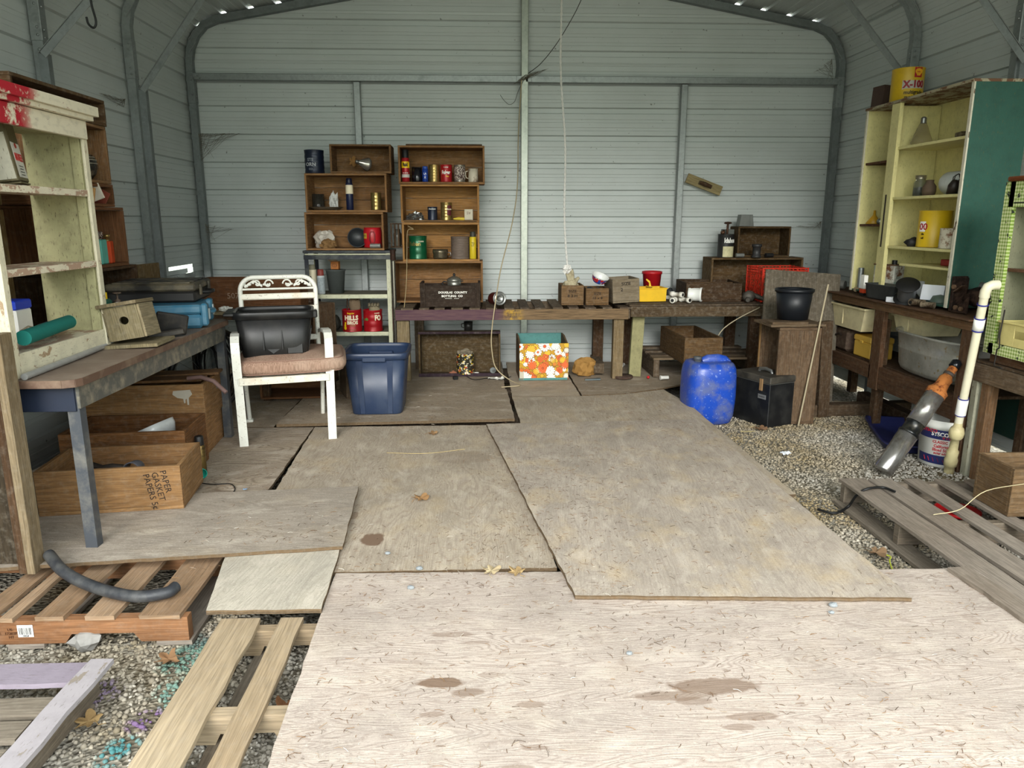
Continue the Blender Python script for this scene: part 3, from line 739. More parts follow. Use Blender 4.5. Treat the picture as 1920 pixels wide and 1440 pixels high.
part(MB(pt_in).box((-.028, y1 - .006, H / 2), (.040, .010, H - .12)), 'corner_batten', root, 'green batten')
for z, tt, nm in ((.075, .022, 0), (.385, .028, 1), (.69, .028, 1)):
    part(MB(pt_pk).box((-.12, 0, z), (.235, 2 * y1 - .004, .018)), 'shelf', root); part(MB(pt_pk if nm else pt_fr).box((.0, 0, z - (.03 if nm == 0 else 0)), (.014, 2 * y1 - .03, tt if nm else .088)), 'shelf_edge', root, 'chipped edge strip')
part(MB(pt_in).box((-.125, 0, .945), (.25, .67, .015)), 'shelf_top_lining', root)
mb = MB(paint_red()); mb.box((.012, 0, .955), (.022, .69, .075)); mb.box((-.10, 0, 1.005), (.29, .74, .02)); mb.box((-.10, 0, 1.035), (.32, .78, .04)); part(mb, 'cornice', root, 'cream cornice smeared with red paint')
# far-left weathered upright cabinet side in front of the desk
root = thing('weathered_cabinet', 'rotten grey-brown board cabinet standing at the left edge in front of the desk', 'cabinet', (-1.90, 2.63, 0))
part(MB(wood('4d4436', .5, 30, .3, .6)).box((-.04, .02, .455), (.44, .02, .88)), 'front_panel', root); part(MB(wood('8a7a60', .55, 30, .3, .5)).box((.222, .0, .46), (.03, .07, .90)), 'post', root, 'pale corner post')
part(MB(W_dark).box((.19, .0, .46), (.03, .06, .90)), 'post', root); part(MB(wood('6b5c48')).box((.14, -.012, .86), (.12, .03, .12)), 'rail', root)
# brown panelled cabinet and crates against the left wall
root = thing('panelled_cabinet', 'dark brown panelled cabinet seen through the open back of the cream hutch', 'cabinet', (-2.25, 3.08, .722))
part(MB(W_dark).box((0, 0, .5), (.28, .68, .99)), 'cabinet_body', root)
for z0, z1 in ((.02, .34), (.37, .62), (.64, .96)):
    for ya in (-.17, .17):
        mb = MB(wood('5d4a2c', .5, 24, .2, .4)); zc, hh = (z0 + z1) / 2, z1 - z0
        mb.box((.150, ya, zc), (.014, .32, hh)); mb.use(wood('6f5a37'))
        for s in (-1, 1): mb.box((.160, ya + s * .14, zc), (.012, .04, hh)); mb.box((.160, ya, zc + s * (hh / 2 - .02)), (.012, .24, .04))
        part(mb, 'door', root)
KX = -2.14
kk = []
for (ya, yb, z0, z1, lab, w, mt) in ((3.68, 4.44, .722, 1.045, 'dark shaded crate at the base of the left wall stack, leaning panel beside it', .28, W_dark),
        (3.62, 4.35, 1.047, 1.365, 'red-brown crate holding the turquoise and orange tins, in the left wall stack', .28, W_red),
        (3.60, 4.26, 1.367, 1.485, 'shallow red-brown crate stuffed with papers, in the left wall stack', .28, W_red),
        (3.55, 4.25, 1.487, 1.785, 'brown crate holding the striped round bowl, second from the top of the left wall stack', .28, W_crate2),
        (3.45, 4.27, 1.787, 1.92, 'shallow dusty crate on top of the left wall stack', .28, wood('6a5238', .4, 24, .4, .5))):
    kk.append(crate(lab, (KX, (ya + yb) / 2, z0), 90, yb - ya, w, z1 - z0, mt, 'front', .016, group=None))
solo(MB(wood('6d5a3c')).box((0, 0, .16), (.014, .22, .32)), 'plywood_offcut', 'brown panel leaning at the foot of the crate stack behind the black case', 'panel', (-1.99, 4.56, .722), -8)
mb = MB(plain('2c2a26', .25, .3, .6, .5, 20, '7b6c50')); r = .062
mb.lathe([(0, 0), (r * .45, 0), (r * .85, .03), (r, .062), (r * .97, .10), (r * .7, .125), (r * .3, .132), (0, .133)], 28, caps=False)
mb.use(plain('8a8374', .4, .2))
for z in (.080, .098, .112): k = (r * 1.01, r * .975, r * .86)[(.080, .098, .112).index(z)]; mb.lathe([(k, z), (k * 1.005, z + .002), (k, z + .004)], 28, caps=False)
solo(mb, 'round_bowl', 'dark round bowl with pale rings, in a crate of the left wall stack', 'bowl', (-2.07, 4.12, 1.505))
solo(MB(plain('5fae9f', .6, dirt=.3)).box((0, 0, .065), (.05, .085, .13), None, .004), 'tin_box', 'turquoise tin box beside the orange tin', 'tin', (-2.05, 4.135, 1.064), 6)
root = thing('oil_tin', 'orange rectangular tin with a brass screw cap', 'tin', (-2.05, 4.225, 1.064), 12)
part(MB(plain('c2451c', .5, dirt=.2)).box((0, 0, .06), (.045, .065, .12), None, .004), 'tin_body', root); part(MB(gold).lathe([(.012, .12), (.012, .14), (.018, .142), (.018, .155), (0, .156)], 14, caps=False), 'cap', root, 'brass cap')
t = NT('speckled_label'); c = t.mix(t.step(t.noise(t.uv(1, 1, True), 130, 2), .5, .55), srgb('3b2420'), srgb('c9bdb0')); mt_speck = t.fin(c, .6)
solo(MB(mt_speck).box((0, 0, .085), (.05, .07, .17), None, .003), 'tin_box', 'dark tin box speckled with fine print, right of the orange tin', 'tin', (-2.14, 4.285, 1.064))
for i, (dy, dz, mt, sz, lab) in enumerate(((-.16, .0, plain('b58a55', .8), (.16, .10, .012), 'folded brown cardboard piece'), (-.08, .03, plain('d8d0c0', .7), (.16, .12, .010), 'curled cream magazine'), (-.02, .012, plain('7a3a2a', .7), (.15, .06, .012), 'dull red booklet'))):
    solo(MB(mt).box((0, 0, .045), (.13, .012, .085), R3(0, (12, -20, 30)[i], 0), .002), 'paper_item', lab + ' stuffed in the shallow crate of the left wall stack', 'papers', (-2.05, 4.18 + dy, 1.385))
# things on the hutch
root = thing('antifreeze_tin', 'tilted metal tin with a peeling red and white label, on the upper hutch shelf', 'tin', (-1.825, 3.05, 1.427), 20, None, 0, -8)
mt_tin = rusty('6b624a', '3d2f1c', .35, .4, .6, 9)
part(MB(mt_tin).box((0, 0, .125), (.11, .165, .235), None, .006), 'tin_body', root)
part(MB(mt_tin).box((0, 0, .004), (.114, .170, .006)), 'bottom_rim', root); part(MB(mt_tin).box((0, 0, .244), (.114, .170, .006)), 'top_rim', root)
mb = MB(paint('c4c0ae', '857a5a', .35, .6, .5)); mb.box((0, -.0832, .105), (.09, .001, .17), None, .0002); part(mb, 'side_label', root, 'faded grey side label')
mb = MB(plain('d8d6cc', .5, dirt=.25)); mb.box((.0556, .0, .09), (.001, .14, .13), None, .0002); mb.use(red_)
mb.text('ANTI-FREEZE', .030, T(.0566, 0, .10) @ R3(0, 0, 90) @ R3(90), bold=.03, font_scale=(.72, 1.3)); mb.lathe([(0, 0), (.02, .0002)], 20, T(.0564, 0, .145) @ R3(0, 90), sx=.5, caps=False)
mb.use(blk)
for k in range(4): mb.box((.0566, .0, .068 - k * .011), (.0006, .07 - .01 * (k % 2), .003), None, .0001)
part(mb, 'front_label', root, 'white label with red letters'); part(MB(steel).box((.0, .0, .255), (.03, .06, .015), None, .005), 'handle', root)
root = thing('plastic_tub', 'white plastic tub with a bright blue lid, behind the hutch panel', 'tub', (-2.03, 3.28, .722))
part(MB(wht).box((.0, 0, .10), (.10, .12, .20), None, .008), 'tub_body', root); part(MB(plain('1f3fc4', .4)).box((0, 0, .218), (.105, .125, .04), None, .006), 'lid', root)
mb = MB(plain('9a2230', .6)); mb.box((.051, -.02, .05), (.001, .03, .02), None, .0002); part(mb, 'label', root)
root = thing('cardboard_carton', 'tall pinkish cardboard carton with printed marks, behind the upper hutch shelf', 'carton', (-2.05, 3.22, 1.105))
part(MB(plain('a98a72', .85, dirt=.15)).box((0, 0, .17), (.05, .12, .34), None, .003), 'carton_body', root)
mb = MB(blk)
for k in range(5): mb.box((.0256, -.03 + .012 * k, .29), (.0006, .007, .035), None, .0001)
for k in range(3): mb.box((.0256, .02, .14 + .02 * k), (.0006, .03, .010), None, .0001)
part(mb, 'print', root, 'black printed marks')
p0 = V((-1.765, 2.90, .8325)); p1 = V((-1.755, 3.22, .8325)); mb = MB(plain('1e6f66', .6, 0, .3, .15)); d = (p1 - p0)
root = thing('paper_roll', 'rolled teal paper tube lying on the bottom shelf of the cream hutch', 'roll', p0 + V((.04, -.07, .0)))
o = MB(plain('1e6f66', .75, 0, .2, .15)); q = V((-.075, .46, 0)); o.tube([V((0, 0, .030)), q * .5 + V((0, 0, .030)), q + V((0, 0, .030))], .029, 20); part(o, 'tube_wall', root)
part(MB(plain('8fae8c', .7)).lathe([(.024, 0), (.0295, .001), (.0295, .004), (.024, .005)], 20, T(q + V((0, 0, .030))) @ aim(q)), 'paper_edge', root)
root = thing('power_grinder', 'small dark power tool with a pale cord behind the teal roll', 'tool', (-1.86, 3.23, .806))
part(MB(plain('3b3a3c', .5)).blob((0, 0, .035), .04, .2, 2, 1.2, .8, .8), 'tool_body', root); part(MB(plain('b3a78c', .7)).tube([(-.02, -.03, .04), (-.02, -.10, .06), (0, -.2, .05), (.02, -.30, .02), (.0, -.38, .008)], .0035, 6), 'cord', root)
# on the desk
solo(MB(plain('a9a9a6', .35, .35, .5, .3)).tube([(0, 0, 0), (-.02, .37, 0), (-.05, .76, 0)], .0125, 16), 'conduit_pipe', 'grey metal conduit pipe lying along the front of the hutch', 'pipe', (-1.675, 2.72, .7355))
root = thing('birdhouse', 'small grey weathered wooden birdhouse with a round hole, tipped on the desk', 'birdhouse', (-1.625, 3.50, .724), 3)
root.scale = (1.15, 1.05, 1.02)
W_bh = wood('8b8164', .55, 30, .3, .35); tl = T(.012, 0, .020) @ R3(-3, -10, 0)
def pbox(mb, c, s, b=.002): mb.M = tl; mb.box(c, s, None, b); mb.M = Matrix(); return mb
part(MB(W_bh).box((.02, 0, .010), (.21, .22, .016), R3(0, -3, 0)), 'base_board', root)
import itertools
ring = []; n = 24; w2, h2 = .065, .075; hc = (0.005, .01)
for i in range(n):
    a = 2 * math.pi * i / n; ring.append((.018 * math.cos(a) + hc[0], .018 * math.sin(a) + hc[1]))
sqp = []
for i in range(n):
    a = 2 * math.pi * i / n; ca, sa = math.cos(a), math.sin(a); k = 1 / max(abs(ca), abs(sa)); sqp.append((w2 * ca * k, h2 * sa * k))
mb = MB(W_bh); vs = [(x, -.09, z + .09) for x, z in sqp] + [(x, -.09, z + .09) for x, z in ring] + [(x, -.078, z + .09) for x, z in ring] + [(x, -.078, z + .09) for x, z in sqp]
fs = []
for i in range(n):
    j = (i + 1) % n; fs += [[i, j, n + j, n + i], [n + i, n + j, 2 * n + j, 2 * n + i], [3 * n + i, 2 * n + i, 2 * n + j, 3 * n + j], [i, 3 * n + i, 3 * n + j, j]]
mb.raw(vs, fs, [[(vs[k][2], vs[k][0]) for k in f] for f in fs], False, tl); part(mb, 'front_panel', root, 'front panel with a round hole')
mb = pbox(MB(W_bh), (-.068, -.005, .09), (.012, .16, .15)); part(mb, 'side_panel', root); mb = pbox(MB(wood('a3977a')), (.068, -.005, .09), (.012, .16, .15)); part(mb, 'side_panel', root)
mb = pbox(MB(W_bh), (0, .072, .09), (.13, .012, .15)); part(mb, 'back_panel', root); mb = pbox(MB(wood('958a6e')), (-.002, -.01, .175), (.155, .20, .016)); part(mb, 'roof', root)
root = thing('power_tool_case', 'closed blue plastic tool case with grey latches, under the black case', 'tool case', (-1.74, 4.14, .722), 14)
mt_mk = plain('2b6079', .4, 0, .5, .3, 10, '7d8b8c')
part(MB(mt_mk).box((-.02, 0, .04), (.46, .34, .074), None, .02), 'lower_shell', root); part(MB(mt_mk).box((-.02, 0, .105), (.455, .335, .05), None, .02), 'lid', root)
for y in (-.10, .10): part(MB(mt_mk).box((.218, y * 1.25, .075), (.035, .08, .12), None, .015), 'corner_boss', root); part(MB(plain('9aa3a4', .4, .3)).box((.238, y * 1.05, .075), (.01, .024, .06), None, .003), 'latch', root, 'grey latch')
part(MB(mt_mk).tube([(.21, -.05, .08), (.25, -.045, .08), (.255, 0, .08), (.25, .045, .08), (.21, .05, .08)], .011, 8), 'handle', root)
root = thing('tool_case', 'dusty black ribbed tool case lying on the blue case', 'tool case', (-1.82, 4.30, .852), 8, None, 0, 0)
mt_bc = plain('25231f', .5, 0, .4, .75, 7, '7b7057')
part(MB(plain('1b1a19', .5, 0, .4, .3)).box((0, 0, .032), (.46, .40, .062), None, .012), 'lower_shell', root)
mb = MB(mt_bc); mb.box((0, 0, .084), (.465, .405, .042), None, .012)
for y in (-.15, -.05, .05, .15): mb.box((0, y, .108), (.40, .045, .008), None, .003)
part(mb, 'lid', root)
for y in (-.10, .12): part(MB(plain('39352c', .5, dirt=.6, dirtc='8b8066')).box((.238, y, .065), (.012, .03, .06), None, .004), 'latch', root)
part(MB(blk).tube([(.23, -.04, .045), (.275, -.035, .045), (.28, .02, .045), (.275, .06, .045), (.23, .065, .045)], .010, 8), 'handle', root)
root = thing('drill_holster', 'torn black plastic holster between the birdhouse and the blue case', 'holster', (-1.60, 3.74, .723), 20)
mb = MB(plain('1a1918', .5, 0, .4, .4, 9, '5b5348')); mb.box((-.06, 0, .07), (.035, .07, .15), R3(0, -18, 0), .008); part(mb, 'sleeve', root)
mb = MB(plain('1a1918', .5, 0, .4, .4, 9, '5b5348')); mb.box((.05, .02, .065), (.15, .03, .10), R3(10, 12, 0), .008); mb.box((.02, -.03, .02), (.17, .05, .03), R3(0, -6, 10), .006); part(mb, 'flap', root)
root = thing('gel_bottle', 'white plastic bottle with a red gel label and a dusty pump, beside the black case', 'bottle', (-1.86, 3.87, .722), 30)
part(MB(wht).lathe([(0, 0), (.036, 0), (.038, .01), (.038, .13), (.03, .148), (.014, .155), (.014, .165), (0, .165)], 20, caps=False), 'bottle_body', root)
mb = MB(plain('a51f38', .5)); mb.lathe([(.0388, .08), (.0388, .125)], 20, a0=200, a1=330, caps=False); wraptext(mb, 'GEL', .028, .103, .0392, wht, 0); part(mb, 'label', root)
part(MB(plain('6b5a4c', .7, dirt=.5)).lathe([(.015, .165), (.015, .175), (.005, .18), (.005, .205), (.02, .207), (.02, .214), (0, .214)], 14, caps=False), 'pump', root)
root = thing('oil_bottle', 'dark green bottle with a yellow cap, behind the hutch side', 'bottle', (-1.88, 3.77, .722), 0)
part(MB(plain('1f5a46', .35)).box((0, 0, .095), (.055, .08, .19), None, .015), 'bottle_body', root); part(MB(yel_).lathe([(.018, .19), (.018, .222), (0, .224)], 16, caps=False), 'cap', root, 'yellow cap')
solo(MB(plain('c8c4b4', .5)).box((0, 0, .05), (.03, .09, .10), R3(0, 0, 0), .003).use(blk).box((.0155, 0, .06), (.001, .075, .06), None, .0002), 'small_box', 'small white and black card box behind the white gel bottle', 'box', (-2.0, 4.02, .722), 10)
# under the desk
def inked(root, lines, size, M, col='1d130c'):
    mb = MB(plain(col, .8, dirt=0)); mb.M = M
    for i, tx in enumerate(lines): mb.text(tx, size, T(0, -i * size * .95, 0), align='LEFT', thick=.0003)
    return part(mb, 'handwriting', root, 'black handwritten letters')
rA = crate('honey-coloured pine box with handwritten ink letters, nearest under the desk', (-1.655, 3.31, .032), 6.6, .60, .36, .205, W_pbox, 'up', .018, name='pine_box', cat='wooden box')
inked(rA, ('PAPER', 'GASKET', 'PAPERS 5¢'), .038, T(.225, -.1805, .185) @ R3(90) @ R3(0, 0, -80))
rB = crate('brown pine box with a white ceramic tray inside, second under the desk', (-1.80, 3.78, 0), 4, .60, .36, .265, wood('7e5733', .45, 26, .2, .5), 'up', .018, name='pine_box', cat='wooden box')
rD = crate('brown box at the floor under the lidded box, rear under the desk', (-1.865, 4.24, 0), 5, .60, .42, .195, W_crate, 'up', .018, name='pine_box', cat='wooden box')
rC = crate('honey pine box with white paint drips and loose boards on top, rear under the desk', (-1.87, 4.23, .196), 4, .64, .42, .215, W_pbox, 'up', .018, name='pine_box', cat='wooden box')
mb = MB(plain('a39c8e', .8, dirt=.2)); mb.prism([(-.05, .16), (.04, .165), (.05, .14), (.03, .12), (.028, .08), (.02, .08), (.018, .115), (.012, .11), (.010, .09), (.003, .09), (.0, .115), (-.03, .12), (-.055, .14)], 0, .0008, T(.21, -.2105, .02) @ R3(90)); part(mb, 'paint_drip', rC, 'white paint splash with drips')
part(MB(plain('6b675c', .5, .5)).box((.3225, .05, .15), (.004, .03, .035)), 'hasp', rC, 'small metal hasp')
for i, (x, y, rz, w, lab) in enumerate(((-1.86, 4.12, 3, .60, 'front loose lid board on the honey pine box'), (-1.80, 4.26, 8, .56, 'rear loose lid board on the honey pine box'))):
    solo(MB(wood('7d5c3c')).box((0, 0, .008), (w, .12, .014), R3(0, -1.2, 0)), 'loose_board', lab, 'board', (x, y, .413 + i * .004), rz)
solo(MB(plain('6d5550', .6, 0, .4, .4)).tube([(0, 0, 0), (.08, -.02, .012), (.15, -.03, -.01), (.22, -.05, -.07)], .012, 10), 'rubber_pipe', 'short mauve-brown pipe poking from the lidded box', 'pipe', (-1.62, 4.06, .440))
root = thing('ceramic_tray', 'white enamel shower tray tilted in the second box under the desk', 'tray', (-1.79, 3.80, .13), -12, None, 0, -24)
mt_en = plain('c9cccb', .2, 0, .6, .35, 7, '6f726c')
part(MB(mt_en).lathe([(0, .02), (.6, .02), (.78, .04), (.82, .075), (.92, .08), (1, .078), (1, .05), (.9, .0), (0, .0)], 40, sx=.20, sy=.11, pw=5, caps=False), 'tray_body', root)
solo(MB(plain('b9b7ae', .4)).lathe([(.055, 0), (.062, .004), (.055, .008), (.05, .004), (.055, 0)], 24, caps=False, sx=1.3), 'white_ring', 'pale plastic ring in the second box under the desk', 'ring', (-1.60, 3.72, .2), 0, None, 8)
solo(MB(plain('4a4b50', .5, .2)).lathe([(.035, 0), (.037, .08), (.033, .08), (.031, 0), (.035, 0)], 20, caps=False), 'plastic_cup', 'dark grey cup lying in the box with handwriting', 'cup', (-1.60, 3.33, .175), 0, None, 80, 30)
solo(MB(plain('37302a', .6, .4)).tube([(-.10, 0, 0), (-.05, .015, .01), (0, 0, 0), (.05, -.01, .012), (.085, .01, .0)], .016, 8), 'old_chain', 'dark lumpy chain piece in the box with handwriting', 'chain', (-1.75, 3.32, .175))
spray('gold metallic spray can with a black cap beside the boxes under the desk', (-1.47, 3.75, .0), .026, .20, rusty('776238', '2e2518', .45, .4, .7), blk, 30)
solo(MB(plain('1a8f7c', .35, dirt=.1)).lathe([(0, 0), (.023, 0), (.026, .04), (.022, .04), (.02, .004), (0, .004)], 20, caps=False), 'plastic_cap', 'bright teal plastic cap lying on the wavy plywood', 'ring', tuple(onz(378, 886, .022)), 20, None, 80, 20)  # loose teal cap, closed at one end
# bicycle wheel and hoses in the corner under the desk
root = thing('bicycle_wheel', 'black bicycle wheel with spokes in the shadow behind the desk boxes', 'wheel', (-1.82, 4.78, .0), 60, None, 12)
part(MB(blk).tube([(.30 * math.cos(a / 32 * 6.283), 0, .32 + .30 * math.sin(a / 32 * 6.283)) for a in range(32)], .018, 10, True), 'tyre', root)
part(MB(steel).tube([(.28 * math.cos(a / 32 * 6.283), 0, .32 + .28 * math.sin(a / 32 * 6.283)) for a in range(32)], .009, 8, True), 'rim', root)
mb = MB(steel)
for k in range(24): a = k / 24 * 6.283; mb.cyl((.02 * math.cos(a + 1), .015 * (-1) ** k, .32 + .02 * math.sin(a + 1)), (.275 * math.cos(a), 0, .32 + .275 * math.sin(a)), .0012, 5)
part(mb, 'spokes', root); part(MB(blk).cyl((0, -.03, .32), (0, .03, .32), .022, 16), 'hub', root)
pts = []
for k in range(120): a = k * .42; R_ = .13 + .035 * math.sin(k * .31); pts.append((R_ * math.cos(a), .02 * math.sin(k * .7) + .03 * math.cos(a * .5), .28 + R_ * 1.5 * math.sin(a)))
solo(MB(blk).tube(pts, .007, 6), 'cable_coil', 'tangle of thin black cables hanging under the far end of the desk', 'cable', (-1.67, 4.60, .12), -30)
# ================================================================ white chair, totes
root = thing('patio_chair', 'white metal patio chair with scrollwork back, chipped and rust-stained', 'chair', (-1.146, 4.272, .0), 15.4)
mt_ch = plain('d9d9cf', .4, .0, .5, .22, 14, 'a89c84', .5); mt_chr = plain('d8d5c6', .4, .0, .5, .4, 9, 'b07a3c', .5)
hw = .253
for s in (-1, 1):
    lab = None
    mb = MB(mt_ch); pts = [(s * hw, 0, 0.0), (s * (hw + .004), .010, .30), (s * (hw + .008), .02, .55), (s * (hw + .009), .035, .605), (s * (hw + .009), .07, .632), (s * (hw + .009), .13, .640), (s * (hw + .006), .30, .628), (s * (hw - .004), .44, .60)]
    # flat bar swept along the arm
    n = len(pts); vs = []
    for i, p in enumerate(pts):
        a, b = V(pts[max(0, i - 1)]), V(pts[min(n - 1, i + 1)]); d = (b - a).normalized(); nn = V((0, -d.z, d.y)).normalized()
        for u, w in ((-.024, -.010), (.024, -.010), (.024, .010), (-.024, .010)): q = V(p) + V((u, 0, 0)) + nn * w; vs.append(q)
    fs = [[i * 4 + k, (i + 1) * 4 + k, (i + 1) * 4 + (k + 1) % 4, i * 4 + (k + 1) % 4] for i in range(n - 1) for k in range(4)] + [[0, 1, 2, 3], [(n - 1) * 4 + k for k in (3, 2, 1, 0)]]
    mb.raw(vs, fs); part(mb, 'front_leg_and_arm', root)
    mb = MB(mt_ch); mb.tube([(s * .235, .56, .0 + .02), (s * .24, .47, .30), (s * .235, .43, .40)], .014, 8, sq=1); mb.box((s * .235, .56, .009), (.045, .05, .018), None, .004); part(mb, 'rear_leg', root)
    mb = MB(mt_ch); mb.bar((s * hw, .0, .385), (s * (hw - .01), .44, .37), .02, .034); part(mb, 'side_rail', root)
part(MB(mt_chr).bar((-hw, -.002, .385), (hw, -.002, .385), .018, .042), 'front_rail', root); part(MB(mt_ch).bar((-hw + .02, .44, .37), (hw - .02, .44, .37), .018, .03), 'rear_rail', root)
for y in (.12, .22, .32): part(MB(mt_ch).bar((-hw, y, .372), (hw, y, .372), .04, .004), 'seat_strap', root)
bk = lambda x, z: V((x, .44 + (z - .37) * .10, z))          # plane of the backrest
pts = [bk(-.225, .36), bk(-.228, .86)] + [bk(-.228 + .085 * (1 - math.cos(a)), .86 + .085 * math.sin(a)) for a in [k * math.pi / 16 for k in range(1, 9)]]
pts += [bk(-p.x, p.z) for p in reversed(pts)]
part(MB(mt_ch).tube(pts, .0145, 12), 'back_frame', root)
part(MB(mt_ch).tube([bk(-.215, .872), bk(.215, .872)], .007, 8), 'back_bar', root)
for z, hgt in ((.825, .038), (.745, .036), (.56, .036)): part(MB(mt_chr if z > .6 else mt_ch).box(bk(0, z), (.462, .028, hgt), R3(-6), .006), 'back_slat', root, 'rust-stained white slat' if z > .6 else None)
for s in (-1, 1):
    mb = MB(mt_ch)
    def spiral(cx, cz, r0, a0, turns, sg): return [bk(cx + (r0 * (1 - .75 * k / 20)) * math.cos(a0 + sg * turns * k / 20 * 6.283), cz + (r0 * (1 - .75 * k / 20)) * math.sin(a0 + sg * turns * k / 20 * 6.283)) for k in range(21)]
    mb.tube([bk(s * x, z) for x, z in ((.20, .885), (.17, .91), (.145, .925), (.12, .905), (.095, .888))] , .006, 6)
    mb.tube(spiral(s * .058, .903, .029, math.pi if s > 0 else 0, 1.1, -s), .0055, 6); mb.tube(spiral(s * .125, .905, .024, 0 if s > 0 else math.pi, 1.0, s), .0055, 6)
    for (x, z, r) in ((.19, .892, .014), (.172, .902, .015), (.15, .915, .012), (.082, .90, .011), (.062, .900, .010), (.105, .897, .012), (.2, .905, .009)): mb.blob(bk(s * x, z), r, .3, 1, 1.1, .4, .8, seed=x * 30)
    part(mb, 'scroll_ornament', root)
for s in (-1, 1): part(MB(mt_ch).box(bk(s * .225, .47), (.045, .035, .05), None, .006), 'bracket', root)
# cushion
root = thing('seat_cushion', 'dusty pink square seat cushion with piping, askew on the white chair', 'cushion', (-1.165, 4.545, .402), 11)
t = NT('pink_weave'); v = t.uv(1, 1, True); mm = t.n('ShaderNodeMapping'); mm.inputs['Scale'].default_value = (160, 160, 16); cc = t.n('ShaderNodeTexCoord'); t.l(cc.outputs['Object'], mm.inputs[0])
k = t.noise(mm.outputs[0], 1, 2, .6); c = t.mix(t.step(k, .35, .7), srgb('a58876'), srgb('7d6353')); c = t.mix(t.math('MULTIPLY', t.step(t.noise(v, 5, 4), .45, .7), .4), c, srgb('b8a390')); t.bump(k, .3, .002); mt_cu = t.fin(c, .95, 0, .1)
def cus(u, w):
    a = u * 2 * math.pi; x, y = math.cos(a), math.sin(a); q = (abs(x) ** 7 + abs(y) ** 7) ** (-1 / 7); x *= q * .325; y *= q * .265
    e = w * 2 - 1; r = .90 + .10 * (1 - abs(e) ** 3); z = .05 + .043 * e
    return (x * r, y * r, z + .006 * x / .3 * (1 if x > 0 else .4))
mb = MB(mt_cu); mb.grid(cus, 64, 8)
for sg in (0, 1):
    ring = [V(cus(i / 64, sg)) for i in range(64)]; c0 = V((0, 0, ring[0].z + (.022 if sg else -.003)))
    mid = [V((p.x * .6, p.y * .6, c0.z)) for p in ring]; vs = ring + mid + [c0]
    fs = [([i, (i + 1) % 64, 64 + (i + 1) % 64, 64 + i] if sg else [i, 64 + i, 64 + (i + 1) % 64, (i + 1) % 64]) for i in range(64)] + [([64 + i, 64 + (i + 1) % 64, 128] if sg else [64 + (i + 1) % 64, 64 + i, 128]) for i in range(64)]
    mb.raw(vs, fs, None, True)
part(mb, 'cushion_body', root)
for w in (.06, .94): part(MB(plain('8d6f60', .9)).tube([V(cus(i / 64, w)) * 1.012 for i in range(64)], .0035, 6, True), 'piping', root)
# bins
def bin_(name, label, cat, loc, rz, W, D, H, mat, taper=.85, pw=7, rim=.022, ribs=(), rx=0, ry=0, wall=.004, group=None, rimmat=None):
    root = thing(name, label, cat, loc, rz, group, rx, ry); w2, d2 = W / 2, D / 2
    part(MB(mat).lathe([(0, 0), (taper * .97, 0), (taper, .008), (1, H - .02), (.985, H - .02), (taper * .985 - .01, .012), (0, .012)], 56, sx=w2, sy=d2, pw=pw, caps=False), 'bin_body', root)
    part(MB(rimmat or mat).lathe([(1, H - .045), (1 + rim / w2, H - .042), (1 + rim / w2 * 1.1, H - .005), (1 + rim / w2 * .8, H), (1, H), (.985, H - .01), (.985, H - .03)], 56, sx=w2, sy=d2, pw=pw, caps=False), 'rim', root)
    return root
mt_bt = plain('121314', .42, 0, .4, .15, 8, '55514a')
root = bin_('storage_tote', 'black heavy-duty storage tote sitting on the pink cushion of the white chair', 'storage tote', (-1.245, 4.50, .498), 12, .44, .32, .275, mt_bt, .86, 7, .012)
mb = MB(mt_bt); y = -.5 * .32
for x in (-.06, .045): mb.box((x, y + .012, .15), (.006, .012, .20), R3(-7))
mb.prism([(-.07, .12), (.05, .12), (.055, .07), (-.01, .025), (-.065, .07)], 0, .006, T(0, y + .020, 0) @ R3(85)); mb.box((.115, y + .030, .10), (.09, .016, .16), R3(-5), .006); part(mb, 'front_ribs', root)
for k in range(5): part(MB(mt_bt).box((.20, -.09 + .03 * k, .10), (.010, .008, .13), R3(0, 10)), 'side_rib', root)
part(MB(mt_bt).box((-.245, -.02, .262), (.06, .26, .018), None, .006), 'lid_lip', root); part(MB(mt_bt).box((.238, -.08, .25), (.03, .07, .045), None, .006), 'handle', root)
mt_bl = plain('27354f', .40, 0, .45, .25, 7, '5d6672')
root = bin_('storage_tote', 'empty dark blue plastic storage tote standing on the plywood, right of the white chair', 'storage tote', (-.70, 4.985, .021), 1, .41, .42, .425, mt_bl, .82, 8, .014)
for s in (-1, 1):
    mb = MB(mt_bl); mb.prism([(s * .075, .0), (s * .105, .0), (s * .120, .365), (s * .082, .365)], 0, .008, T(0, -.172, .01) @ R3(90 + 5)); part(mb, 'corner_rib', root)
mb = MB(mt_bl); mb.box((0, -.222, .385), (.15, .012, .03), None, .004); part(mb, 'front_handle', root); part(MB(mt_bl).box((0, .185, .34), (.17, .03, .07), None, .01), 'rear_handle_pocket', root)
# behind the chair
root = thing('rear_table', 'low rough table in the back left corner, behind the black tote', 'table', (-1.95, 5.70, 0))
part(MB(W_dark).box((0, 0, .615), (.85, .80, .03)), 'tabletop', root)
for x in (-.38, .38):
    for y in (-.35, .35): part(MB(W_dark).box((x, y, .30), (.05, .05, .60)), 'leg', root)
part(MB(wood('4d6663')).box((.385, -.39, .36), (.04, .01, .38)), 'brace', root)
cr = crate('long red-brown crate marked with chalk figures, behind the white chair back', (-1.72, 5.72, .632), 0, .75, .26, .235, W_red, 'up', .016)
mb = MB(plain('9c8672', .8)); mb.text('507', .06, T(-.12, -.1305, .11) @ R3(90), thick=.0003); part(mb, 'chalk_marks', cr)
solo(MB(wood('a89a78')).box((0, 0, .01), (.46, .14, .02)), 'loose_board', 'pale board in front of the chalk-marked crate', 'board', (-1.70, 5.40, .632))
